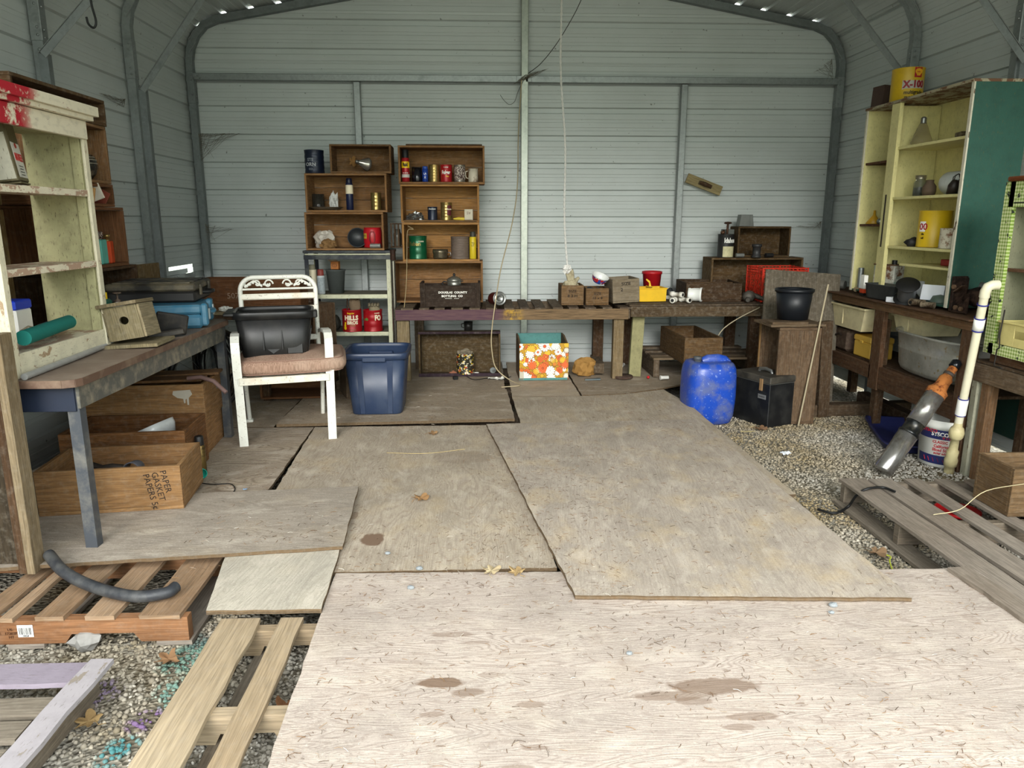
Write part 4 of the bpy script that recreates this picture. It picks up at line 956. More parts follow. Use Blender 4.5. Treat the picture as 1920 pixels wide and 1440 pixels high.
solo(crumple(wht, .028, 1.6, 1, .7, 3), 'crumpled_rag', 'small white crumpled rag on the pale board behind the blue case', 'rag', (-1.84, 5.40, .653))
crate('low dark red-brown box on the floor behind the white chair legs', (-1.36, 5.45, .021), 3, .50, .32, .22, W_red, 'front', .014)
crate('grey board box seen between the chair and the blue tote', (-.90, 5.43, .021), 20, .26, .28, .30, wood('7a6a58'), 'up', .014)
crate('lower of two dark crates behind the chair back', (-1.37, 5.95, .001), -20, .34, .24, .32, wood('5a4837'), 'front', .014)
crate('upper of two dark crates behind the chair, a rusty tin on it', (-1.37, 5.95, .323), -32, .34, .24, .33, wood('6b5540'), 'front', .014)
can('rusty brown tin standing on the upper dark crate behind the chair', (-1.38, 5.95, .656), .062, .11, rusty('7a6b5a', '4a2c1c', .5), ribs=0)

# ================================================================ metal shelf against the back wall
root = thing('metal_shelf', 'black-topped cream metal shelf unit with three levels, against the back wall', 'shelf unit', (-1.09, 6.40, .015))
mt_cr = paint('cdcdb0', '6d6a52', .30, .5, .45); mt_nv = plain('1d222b', .45, .2, .4, .4, 9, '8b8d80')
SW, SD, SH = .335, .19, 1.035
for sx in (-1, 1):
    for sy in (-1, 1):
        m_ = mt_cr if sx > 0 else mt_nv; mb = MB(m_); mb.box((sx * SW, sy * SD, SH / 2), (.034, .004, SH)); mb.use(mt_cr); mb.box((sx * (SW + .015), sy * (SD - .016), SH / 2), (.004, .034, SH)); part(mb, 'upright', root)
mb = MB(mt_nv); mb.box((0, 0, SH - .01), (2 * SW + .05, 2 * SD + .02, .02)); mb.box((0, -SD - .006, SH - .055), (2 * SW + .04, .006, .035)); part(mb, 'top_shelf', root, 'black top shelf'); part(MB(mt_cr).box((0, -SD - .008, SH - .030), (2 * SW + .02, .006, .010)), 'trim_strip', root)
for z in (.67, .355):
    mb = MB(plain('77705f', .8, dirt=.5)); mb.box((0, 0, z), (2 * SW - .02, 2 * SD, .006)); part(mb, 'shelf', root, 'dusty shelf')
    part(MB(mt_cr).box((0, -SD - .006, z - .012), (2 * SW - .035, .004, .034)), 'shelf_lip', root)
YS = 6.30
def on(px, py, Y, z): p = ony(px, py, Y); return (p.x, Y, z)
zs1, zs2 = .689, .375
spray('tall black bottle with a cream label, at the left end of the metal shelf', on(586, 545, 6.33, zs1), .042, .24, plain('17181a', .4), plain('8c8871', .6), texts=(('A', .07, .12, plain('17181a', .5)),), band=(.03, .20, cream_t), name='fluid_bottle', cat='bottle')
spray('white spray can with a dull red nozzle on the metal shelf', on(603, 548, 6.26, zs1), .031, .205, plain('c7cdd0', .45, dirt=.45), plain('8c3b33', .5), band=(.02, .14, plain('aab4b8', .5, 0, .4, .6, 60, '6b767a')))
solo(MB(plain('4d5250', .6, dirt=.35)).lathe([(0, 0), (.062, 0), (.080, .185), (.084, .188), (.084, .198), (.076, .198), (.072, .17), (.058, .008), (0, .008)], 28, caps=False), 'plant_pot', 'dark grey plastic pot on the metal shelf, an orange carton on it', 'pot', on(631, 545, 6.36, zs1))
root = thing('small_carton', 'orange and cream small carton with an open flap, on the grey pot', 'carton', on(629, 500, 6.36, zs1 + .199), -8)
part(MB(plain('b1703a', .8)).box((0, 0, .034), (.066, .05, .066), None, .002), 'carton_body', root); part(MB(plain('d8cdb4', .7)).box((-.01, -.03, .074), (.075, .05, .002), R3(-18)), 'flap', root)
mb = MB(blk); mb.lathe([(.019, 0), (.023, 0)], 24, T(0, -.0258, .034) @ R3(90), sx=1, sy=.6, caps=False); mb.text('CV', .016, T(0, -.026, .034) @ R3(90)); part(mb, 'logo', root)
red_can = plain('a3121b', .38, .15, .5, .2)
root = can('large red coffee tin lettered HILLS BROS, a glove and stick inside it', on(661, 614, 6.27, zs2), .082, .185, red_can, texts=(('HILLS', .052, .118, cream_t, 2, (.95, 1.0), .05), ('BROS', .040, .078, cream_t, 8, (.95, 1.0), .05), ('Regular', .020, .158, yel_, 0), ('COFFEE', .014, .053, gold, 8), ('NET WT 2 LBS', .011, .018, gold, 3)), name='coffee_can', cat='coffee can', open_top=True, rz=3)
mb = MB(yel_); 
for (x, z, r) in ((-.050, .035, .014), (-.050, .055, .011), (-.048, .075, .009)): mb.lathe([(0, 0), (r, .0003)], 12, T(x * 1.0, -math.sqrt(.0850 ** 2 - x * x), z) @ R3(0, 0, -37) @ R3(90), sy=1.2, caps=False)
part(mb, 'figure_mark', root, 'small yellow figure of a drinker')
root = thing('work_glove', 'dirty leather work glove stuffed in the red HILLS BROS tin', 'glove', on(664, 580, 6.30, zs2 + .10))
mt_gl = plain('7a6854', .9, 0, .2, .5, 18, '4c3d2c'); mt_gl2 = plain('8b8168', .9, 0, .2, .5, 18, '4c3d2c')
part(MB(mt_gl).blob((.01, 0, .11), .05, .35, 2, 1, .55, 1.5, 4), 'palm', root)
for k in range(4): part(MB(mt_gl).tube([(.035 - .022 * k, 0, .14), (.045 - .020 * k, -.01, .18), (.055 - .018 * k, -.012, .205)], [.012, .011, .008], 8), 'finger', root)
solo(MB(wood('4d3527')).bar((0, 0, 0), (.015, -.02, .28), .009, .009), 'wooden_stick', 'thin dark stick standing in the red HILLS BROS tin', 'stick', on(651, 605, 6.28, zs2 + .02))
can('large red coffee tin showing its seam and FO lettering, a glove inside it', on(700, 612, 6.28, zs2), .080, .180, red_can, texts=(('FO', .055, .115, cream_t, 38, (.8, 1.1), .05), ('COFFEE', .014, .155, cream_t, 34), ('mb', .035, .105, plain('53a04a', .5), -36)), name='coffee_can', cat='coffee can', open_top=True, rz=0, band=None, ribs=3)
root = thing('work_glove', 'tan work glove with curled fingers stuffed in the red FO tin', 'glove', on(702, 580, 6.29, zs2 + .10))
part(MB(mt_gl2).blob((.0, 0, .08), .045, .3, 2, 1.1, .6, 1.1, 9), 'palm', root)
for k in range(4): part(MB(mt_gl2).tube([(.03 - .024 * k, 0, .10), (.035 - .024 * k, -.02, .128), (.03 - .022 * k, -.035, .110)], [.013, .012, .009], 8), 'finger', root)
root = thing('brass_pump', 'old dark metal pump fitting at the left of the lower shelf', 'fitting', on(628, 617, 6.28, zs2))
part(MB(rusty('3e3c35', '2a2018', .4)).lathe([(.02, 0), (.045, .03), (.05, .07), (.035, .11), (.02, .13), (0, .135)], 18, T(0, .03, 0)), 'housing', root); part(MB(rusty('4c4a40', '2a2018', .4)).cyl((0, .0, .07), (.01, -.06, .03), .022, 12), 'spout', root)
mb = MB(plain('8c877e', .25, .9, .5, .3)); mb.cyl((0, 0, 0), (0, 0, .97), .019, 16)
root = thing('chrome_pole', 'upright chrome tube with a rusty top collar, between the shelf and the crates', 'pole', (-.705, 6.12, .0))
part(mb, 'tube', root); part(MB(rusty('6a4026', '3a2214', .6, .7, .2)).cyl((0, 0, .975), (0, 0, 1.06), .022, 16), 'collar', root, 'rusty collar')

# ================================================================ stack A on the shelf
A1 = crate('bottom crate of three over the metal shelf, holding a white bag and red canister', (-1.105, 6.37, 1.052), 0, .64, .29, .305, W_crate, 'front', .016, planks=3, group=None)
A2 = crate('middle crate of three over the metal shelf, holding a dark tube', (-1.075, 6.37, 1.359), -1, .66, .29, .305, W_crate, 'front', .016, planks=3)
A3 = crate('small top crate over the metal shelf, holding a silver lamp bulb', (-.955, 6.38, 1.666), 1, .49, .27, .225, W_crate2, 'front', .015, planks=1)
zA1, zA2, zA3 = 1.069, 1.376, 1.682
def at(px, Y, z): return (ony(px, 400, Y).x, Y, z)
navy = plain('1c2438', .35, .2, .5, .3)
can('dark navy tin with pale letters standing beside the top left crate', at(595, 6.36, 1.668), .078, .185, navy, texts=(('STE', .034, .105, plain('9aa0a8', .5), -12), ('ORN', .040, .068, plain('b9bcc0', .5), -12), ('CO', .022, .032, plain('9aa0a8', .5), -12)), ribs=4)
# lamp bulbs
def bulb(label, loc, rx=0, ry=0, rz=0, r=.055, h=.13, mat=None, name='reflector_bulb'):
    root = thing(name, label, 'light bulb', loc, rz, None, rx, ry)
    part(MB(mat or plain('a9a59c', .15, .7, .6, .25)).lathe([(0, 0), (r * .8, .006), (r, .022), (r * .96, .035), (r * .45, h * .66), (r * .30, h * .78)], 28, caps=False), 'bulb', root)
    part(MB(steel).lathe([(r * .31, h * .76)] + [(r * (.26 + .03 * (k % 2)), h * (.78 + .025 * k)) for k in range(8)] + [(r * .12, h), (0, h)], 18, caps=False), 'screw_base', root)
    return root
bulb('silver reflector lamp bulb lying in the small top crate', (ony(694, 300, 6.33).x, 6.33, zA3 + .052), 78, 0, -60)
LF = plain('9b7444', .8, 0, .2, .5, 30, '5d3c1e')
def leaf(label, loc, r, rz, mat=LF, curl=.3, up=0):
    rr = random.Random(int(rz * 7)); pts = []
    lobes = 5; n = 40
    def rad(a): return r * (.45 + .55 * abs(math.cos(a * lobes / 2)) ** .8) * (1 - .3 * (math.cos(a) < -.75))
    f = lambda u, v: (lambda a, q: (q * math.cos(a), q * math.sin(a), .004 + curl * q * (q / r) * (.6 + .5 * math.sin(2 * a + rz)) + .12 * r * math.sin(5 * a) * v))(u * 6.283, v * rad(u * 6.283))
    mb = MB(mat); mb.grid(f, n, 6, False); mb.tube([(-r * .5, 0, .012), (-r * .9, .01, .004), (-r * 1.3, 0, .002)], .0012, 5)
    o = solo(mb, 'dry_leaf', label, 'leaf', loc, rz, 'dry maple leaves')
    if up: o.rotation_euler = (math.radians(80), 0, math.radians(rz) * .2)
    m = o.modifiers.new('thickness', 'SOLIDIFY'); m.thickness = .0008
    return o
leaf('dry yellow-brown leaf standing against the back of the small top crate', (ony(663, 297, 6.49).x, 6.45, zA3 + .09), .045, 20, up=1)
# A2
root = thing('dish', 'shallow grey dish tipped against things in the middle left crate', 'dish', at(613, 6.31, zA2)); part(MB(plain('7d7263', .5, dirt=.4)).lathe([(0, 0), (.10, .004), (.135, .022), (.140, .024), (.10, .008), (0, .005)], 32, caps=False), 'dish_body', root)
solo(MB(glass('9a968a', .15)).lathe([(0, 0), (.05, 0), (.052, .01), (.052, .13), (.046, .13), (.045, .01), (0, .008)], 20, caps=False), 'glass_jar', 'smoky glass jar at the left of the middle left crate', 'jar', at(598, 6.41, zA2))
solo(crumple(plain('d3d3cf', .6), .045, .8, .6, 1.4, 12, .9, 3, 4), 'plastic_wrap', 'wisp of crumpled clear plastic in the middle left crate', 'plastic', at(627, 6.40, zA2 + .03))
spray('tall dark blue caulk tube with a cream band in the middle left crate', at(657, 6.32, zA2), .030, .255, plain('1a2140', .4), plain('151a30', .4), band=(.13, .20, cream_t), name='caulk_tube', cat='tube', capk=.12)
can('brass-coloured tin with a brown side, right end of the middle left crate', at(706, 6.32, zA2), .043, .14, gold, ribs=4)
# A1
solo(crumple(plain('c0b9ad', .45, 0, .4, .5, 14, '8c7f74'), .085, 1.0, .75, 1.0, 5, .4), 'plastic_bag', 'bulging clear and white plastic bag in the lowest left crate', 'bag', at(607, 6.36, zA1))
solo(crumple(plain('8a6a44', .8, 0, .2, .5, 14, '4b3621'), .055, 1.2, .9, .75, 8, .5), 'paper_wad', 'brown crumpled paper wad in front of the plastic bag', 'paper', at(613, 6.27, zA1))
root = thing('plastic_disc', 'round black plastic lid leaning on the red canister', 'lid', at(668, 6.32, zA1 + .0), 8, None, 80)
part(MB(plain('22262a', .4, dirt=.3)).lathe([(0, 0), (.078, 0), (.082, .004), (.082, .012), (.076, .012), (.074, .006), (0, .006)], 32, T(0, .083, 0), caps=False), 'disc', root)
root = thing('coffee_canister', 'red plastic coffee canister with a moulded grip and yellow label', 'canister', at(697, 6.36, zA1)); m_ = plain('b71c26', .35, dirt=.12)
part(MB(m_).lathe([(0, 0), (.070, 0), (.075, .006), (.076, .14), (.071, .150), (.071, .165), (0, .165)], 32, caps=False), 'canister_body', root)
part(MB(plain('7e121a', .4)).tube([(-.005, -.072, .04), (-.013, -.078, .06), (-.013, -.078, .11), (-.003, -.074, .13), (.018, -.07, .13), (.026, -.069, .11), (.026, -.069, .06), (.018, -.07, .04)], .006, 8, True), 'grip', root)
mb = MB(plain('c7a23a', .5)); mb.lathe([(.077, .075), (.077, .118)], 20, a0=205, a1=238, caps=False); wraptext(mb, 'CO', .02, .098, .0776, navy, -50); part(mb, 'label', root, 'yellow label')
solo(MB(plain('8b8b86', .4, .3)).cyl((0, 0, .018), (.085, 0, .018), .018, 14), 'small_tube', 'small grey cylinder lying before the red canister', 'tube', at(692, 6.26, zA1), -6)
# ================================================================ stack B on the bench
BZ = .602
B1 = crate('bottom crate of the four-crate stack behind the bottling crate', (-.345, 6.40, BZ + .012), 0, .745, .30, .345, W_crate, 'front', .016, planks=2)
B2 = crate('second crate up of the four-crate stack, holding a green tin and yellow bottle', (-.318, 6.40, .959), 0, .64, .30, .315, W_honey, 'front', .016, planks=3)
B3 = crate('third crate up of the four-crate stack, holding foil and a small box', (-.320, 6.40, 1.276), 0, .645, .30, .305, W_honey, 'front', .016, planks=3)
B4 = crate('top crate of the four-crate stack, holding seven tins and cans', (-.302, 6.39, 1.583), .6, .70, .30, .300, W_crate, 'front', .016, planks=2)
solo(MB(wood('5d4632')).box((0, 0, .008), (.62, .24, .014)), 'loose_board', 'dark board lying on top of the four-crate stack', 'board', (-.28, 6.41, 1.884))
z1, z2, z3, z4 = BZ + .03, .976, 1.293, 1.600
Yi = 6.31
# B4
spray('tall red insect spray can with a black cap, left end of the top crate', at(763, 6.29, z4), .032, .255, plain('a32026', .35, .2), blk, texts=(('Raid', .030, .135, blk, 0, (.8, 1.3), .05), ('30% MORE', .010, .070, wht, 0)), band=[(.11, .16, yel_), (.035, .06, plain('c9c5bc', .5))], capk=.23)
solo(MB(plain('16161b', .2, .1, .6, .2)).lathe([(0, 0), (.040, 0), (.042, .004), (.042, .115), (.038, .115), (.037, .006), (0, .006)], 24, caps=False).tube([(.04, 0, .09), (.062, 0, .085), (.066, 0, .06), (.058, 0, .035), (.04, 0, .03)], .005, 8), 'mug', 'glossy black mug in the top crate', 'mug', at(784, Yi, z4))
spray('short blue and white can in the top crate', at(799, 6.29, z4), .025, .125, plain('1b3f96', .35, .2), plain('2a4da0', .4), texts=(('LA', .022, .065, wht, 0), ('X', .022, .035, wht, 0)), capk=.12)
can('gold ribbed tin with a red side, in the top crate beside the red tin', at(816, Yi, z4), .046, .138, gold, ribs=5, band=None)
can('red coffee tin lettered Folger in the top crate', at(838, 6.30, z4), .048, .137, red_can, texts=(('Folger', .034, .075, wht, 0, (.85, 1.2), .04), ('COFFEE', .012, .115, wht, 0), ('Vac', .02, .045, yel_, 12), ), name='coffee_can', cat='coffee can', rz=0)
can('grey ribbed tin with speckled print, in the top crate', at(863, Yi, z4), .045, .137, plain('8b8478', .35, .6, .5, .4), ribs=5, band=(.02, .12, mt_speck))
solo(MB(rusty('c9c0ab', '7c4a2c', .42, .5, .1, 20)).lathe([(0, 0), (.038, 0), (.04, .004), (.04, .108), (.036, .108), (.035, .006), (0, .006)], 24, caps=False).tube([(-.04, 0, .09), (-.06, 0, .085), (-.064, 0, .06), (-.056, 0, .035), (-.04, 0, .03)], .004, 8), 'mug', 'rust-stained cream enamel mug, right end of the top crate', 'mug', at(888, Yi, z4))
# B3
solo(crumple(plain('a9a9a8', .25, .9, .6, .3), .05, 1.3, .9, .75, 2, .8, 3, 5), 'foil_wad', 'crumpled ball of aluminium foil in the third crate', 'foil', at(778, 6.30, z3))
can('small navy tin with a green oval label in the third crate', at(811, 6.30, z3), .040, .11, navy, texts=(('Dennison', .016, .092, wht, 0),), band=None, rz=0)
root = can('tall gold ribbed tin with a maroon label in the third crate', at(837, 6.30, z3), .048, .145, gold, ribs=5)
mb = MB(plain('5b2028', .5)); mb.lathe([(.0492, .04), (.0492, .12)], 16, a0=280, a1=325, caps=False); wraptext(mb, 'Maxim', .018, .09, .0498, cream_t, 32); part(mb, 'label', root, 'maroon label')
root = thing('small_box', 'white card box with slanted print, right side of the third crate', 'box', at(879, 6.30, z3), -6); part(MB(plain('c9c1ac', .7)).box((0, 0, .045), (.07, .035, .09), None, .002), 'box_body', root)
mb = MB(plain('5c2c2a', .6)); mb.text('Zip', .026, T(0, -.0185, .06) @ R3(90) @ R3(0, 0, 12)); part(mb, 'print', root)
solo(MB(plain('d4b93a', .5)).tube([(-.045, 0, .012), (.0, .0, .014), (.045, .01, .010)], [.006, .013, .013], 10), 'glue_tube', 'yellow squeeze tube lying before the white card box', 'tube', at(860, 6.27, z3), -8)
solo(MB(plain('6a5a48', .9, 0, .1, .6)).grid(lambda u, v: (-.30 + .60 * u, -.12 + .22 * v, .002 + .006 * (noise.noise(V((u * 9, v * 6, 1))) + .6) * (1 if v > .1 else 0) - (.012 if v < .05 else 0)), 24, 10), 'shelf_liner', 'curled dusty liner paper under the things in the third crate', 'liner', (-.32, 6.36, z3 - .001))
# B2
mt_gn = plain('0f5a38', .3, .3, .6, .3)
can('large dark green ribbed coffee tin with a gold script band, second crate', at(782, 6.33, z2), .076, .19, mt_gn, ribs=3, texts=(('Yuban', .045, .125, gold, -20), ('COFFEE', .014, .145, cream_t, 25)), name='coffee_can', cat='coffee can')
root = thing('ashtray_cup', 'low ornate metal cup in the middle of the second crate', 'cup', at(824, 6.30, z2)); part(MB(plain('6e6552', .3, .7, .6, .6, 40, '2c261d')).lathe([(0, 0), (.055, 0), (.062, .015), (.058, .035), (.066, .055), (.064, .08), (.058, .08), (.05, .01), (0, .008)], 28, caps=False), 'cup_body', root); part(MB(steel).tube([(.06, 0, .05), (.085, -.01, .055), (.09, -.01, .03), (.07, 0, .015)], .004, 8), 'handle', root)
can('wide grey-brown many-ribbed tin in the second crate', at(862, 6.33, z2), .078, .185, plain('6e6056', .6, .1, .3, .4), ribs=12)
spray('yellow plastic bottle with a dark nozzle, right end of the second crate', at(886, 6.29, z2), .029, .225, plain('cfb525', .4), plain('3b3a30', .5), texts=(('ZIP', .03, .12, plain('8a7b1a', .5), 0, (.7, 1.6)),), name='fluid_bottle', cat='bottle', capk=.16)
# rack left of B2
root = thing('wire_rack', 'small brown slatted rack holding a jar, hung beside the second crate', 'rack', (-.685, 6.33, 1.07))
for x in (-.045, -.015, .015, .045): part(MB(W_dark).box((x, -.05, .10), (.012, .008, .20)), 'slat', root)
for z in (.005, .195): part(MB(W_dark).box((0, 0, z), (.11, .11, .010)), 'shelf', root)
solo(MB(glass('a8a498', .1)).lathe([(0, 0), (.03, 0), (.033, .01), (.033, .10), (.024, .12), (.024, .14), (0, .141)], 18, caps=False), 'glass_jar', 'glass jar inside the slatted rack beside the second crate', 'jar', (-.685, 6.335, 1.082))
# bottling crate and pot
root = thing('bottle_crate', 'dark brown wooden bottle crate lettered DOUGLAS COUNTY BOTTLING CO on the bench', 'crate', (ony(845, 590, 6.02).x, 6.14, BZ + .001))
m_ = wood('40342b', .5, 20, .15, .3)
part(MB(m_).box((0, -.125, .088), (.47, .014, .172)), 'front_panel', root); part(MB(m_).box((0, .125, .088), (.47, .014, .172)), 'back_panel', root)
for s in (-1, 1): part(MB(m_).box((s * .235, 0, .098), (.02, .262, .195)), 'end_panel', root); part(MB(m_).box((s * .222, -.135, .098), (.045, .010, .195)), 'corner_post', root)
part(MB(m_).box((0, 0, .008), (.45, .24, .012)), 'bottom_panel', root); part(MB(plain('221a17', .7)).box((0, 0, .05), (.44, .235, .06)), 'inner_dividers', root)
for k in range(5): part(MB(m_).box((-.15 + .075 * k, 0, .12), (.006, .235, .07)), 'divider', root)
mb = MB(plain('e8e5dc', .5)); mb.text('DOUGLAS  COUNTY', .026, T(.02, -.1325, .118) @ R3(90), bold=.04, font_scale=(.95, .9)); mb.text('BOTTLING  CO', .026, T(.015, -.1325, .089) @ R3(90), bold=.04, font_scale=(.95, .9)); mb.box((-.015, -.1325, .070), (.055, .0005, .003), None, .0001); mb.box((.05, -.1325, .070), (.04, .0005, .003), None, .0001)
part(mb, 'lettering', root, 'white painted capitals')
root = thing('lidded_pot', 'small dull aluminium pot with a domed lid on the bottle crate', 'pot', (ony(852, 590, 6.02).x, 6.10, BZ + .156)); m_ = plain('9a9990', .3, .8, .5, .35)
part(MB(m_).lathe([(0, 0), (.05, 0), (.056, .01), (.058, .055), (0, .055)], 28, caps=False), 'pot_body', root); part(MB(m_).lathe([(.060, .054), (.061, .058), (.045, .075), (.015, .088), (0, .09)], 28, caps=False), 'lid', root); part(MB(blk).lathe([(.008, .088), (.012, .10), (.006, .112), (0, .113)], 14, caps=False), 'knob', root)
part(MB(blk).tube([(-.055, 0, .04), (-.085, 0, .045), (-.10, 0, .03), (-.09, 0, .015)], .006, 8), 'handle', root); part(MB(blk).tube([(.055, 0, .045), (.075, 0, .05)], .005, 8), 'handle', root)
# ================================================================ slatted benches along the back wall
W_b, W_b2 = wood('6f604e', .5, 24, .45, .5), wood('77624a', .5, 26, .3, .5)
def purple_rail():
    t = NT('stained_rail'); v = t.uv(1, 1, True); sep = t.n('ShaderNodeSeparateXYZ'); t.l(v, sep.inputs[0]); g = t.noise(t.uv(2, 30), 3, 5, .65)
    c = t.mix(t.step(g, .4, .7), srgb('7c664c'), srgb('45382a')); x = t.math('ADD', sep.outputs['X'], t.math('MULTIPLY', t.noise(v, 6, 4), .25))
    c = t.mix(t.math('MULTIPLY', t.math('SUBTRACT', 1.0, t.step(t.math('ADD', x, .5), .48, .62)), .6), c, srgb('4b2f4c'))
    d = t.math('ABSOLUTE', t.math('SUBTRACT', x, .12)); c = t.mix(t.math('MULTIPLY', t.math('SUBTRACT', 1.0, t.step(d, .01, .09)), t.step(t.noise(v, 22, 5, .7), .44, .62)), c, srgb('b8923a'))
    return t.fin(c, .85, 0, .15)
root = thing('slatted_bench', 'long low bench of old pallet slats with a purple and yellow stained rail', 'bench', (.265, 6.20, 0))
part(MB(purple_rail()).box((0, -.25, .548), (1.89, .045, .085)), 'front_rail', root, 'front rail with purple and yellow paint'); part(MB(W_b).box((0, .33, .548), (1.88, .04, .085)), 'rear_rail', root)
for x in (-.93, .94): part(MB(W_b).box((x, .04, .548), (.05, .55, .085)), 'end_rail', root)
x = -.90
k = 0
while x < .93:
    w = rnd.uniform(.075, .095); part(board(MB(wood('655646', .5, 24, .5, .45) if k % 3 else W_b), (x + w / 2, -.27, .603), (x + w / 2 + .006, .35, .606), w, .013), 'slat', root); x += w + rnd.uniform(.045, .06); k += 1
for (x, y, m_, w) in ((-.89, -.20, wood('8a7a5c', .55, 26, .3, .4), .10), (-.80, .28, W_b, .08), (.875, -.20, wood('8f7d5e', .55, 26, .3, .4), .085), (.78, .25, W_dark, .09)):
    part(MB(m_).box((x, y, .252), (w, .075, .502)), 'leg', root)
solo(MB(W_b).box((0, 0, .045), (.085, .42, .088)), 'timber_offcut', 'grey timber lying on the floor against the right leg of the long bench', 'timber', (1.02, 6.30, .02), -4)
root = thing('slatted_bench', 'right-hand low bench with an olive-painted front leg', 'bench', (1.79, 6.32, 0))
part(MB(wood('64543f', .5, 24, .45, .5)).box((0, -.36, .565), (1.12, .045, .085)), 'front_rail', root); part(MB(W_b).box((0, .36, .565), (1.12, .04, .085)), 'rear_rail', root); part(MB(W_b).box((-.55, 0, .565), (.04, .7, .084)), 'end_rail', root)
for k, y in enumerate((-.345, -.245, -.14, -.03, .08, .19, .30)): part(board(MB(W_b if k % 2 else wood('5e5040', .5, 24, .5, .45)), (-.575, y, .624), (.56, y + .01, .626), .085, .014), 'slat', root)
part(MB(paint('8e8961', '6b5c44', .25, .7, .5)).box((-.475, -.24, .262), (.10, .05, .522), R3(0, 2, 0)), 'leg', root, 'olive-painted leg')
for x, y in ((-.46, .30), (.50, .30), (.50, -.30)): part(MB(W_dark).box((x, y, .262), (.09, .06, .52)), 'leg', root)
root = thing('pallet', 'low grey pallet lying under the right-hand bench', 'pallet', (1.92, 6.40, 0))
for k, y in enumerate((-.34, -.20, .0, .20)): part(board(MB(W_b if k else wood('8b7960')), (-.47, y, .165), (.47, y, .165), .10, .016), 'deck_board', root)
for x in (-.44, 0, .44): part(MB(W_b).box((x, -.08, .075), (.05, .60, .146)), 'stringer', root)
b = crate('long brown dovetailed box on the low pallet under the right-hand bench', (1.765, 6.06, .168), 2, .31, .70, .215, wood('6d5436', .45, 26, .25, .5), 'up', .016, planks=1, name='pine_box', cat='wooden box')
# under the long bench
b = crate('shallow dark tray box on its side under the long bench, holding the flowered yellow tin', (-.175, 6.19, .002), 0, .69, .17, .375, wood('55452c', .5, 24, .3, .5), 'front', .016, rx=-4, name='tray_box', cat='wooden box')
part(MB(wood('3d2f38', .6, 20, .15, .4)).box((0, -.087, .010), (.69, .008, .028)), 'edge_strip', b, 'purple-dark edge'); part(MB(wood('3d2f38', .6)).box((0, -.087, .365), (.69, .008, .020)), 'edge_strip', b, 'purple-dark edge')
t = NT('flower_print_tin'); v = t.uv(1, 1, True); c = t.mix(t.step(t.vor(v, 45), .28, .32), srgb('d8b52c'), srgb('2d2a20')); c = t.mix(t.step(t.noise(v, 40, 3), .55, .57), c, srgb('cfc5a8')); c = t.mix(t.step(t.noise(v, 25, 2), .62, .64), c, srgb('a0451f')); mt_ft = t.fin(c, .5, .1)
can('open tin with busy yellow and black flower print, under the long bench', (.0 - .005 - .125, 6.16, .020), .075, .175, mt_ft, open_top=True, name='tin_can')
solo(crumple(plain('7a705e', .9), .05, 1.2, .9, .6, 21), 'crumpled_rag', 'grey dusty rag spilling from the flower-print tin', 'rag', (-.13, 6.16, .175))
solo(MB(plain('2b2a28', .4, .3)).lathe([(0, 0), (.035, 0), (.038, .075), (.034, .075), (.032, .006), (0, .006)], 20, caps=False).tube([(-.036, 0, .06), (-.058, 0, .055), (-.058, 0, .03), (-.036, 0, .02)], .004, 8), 'mug', 'dark metal mug on top of the tray box under the long bench', 'mug', (-.10, 6.24, .378))
bulb('small clear lamp bulb lying at the right end of the tray box', (.10, 6.13, .050), 80, 0, 10, .026, .06, plain('9aa0a0', .1, .3, .6), name='light_bulb')
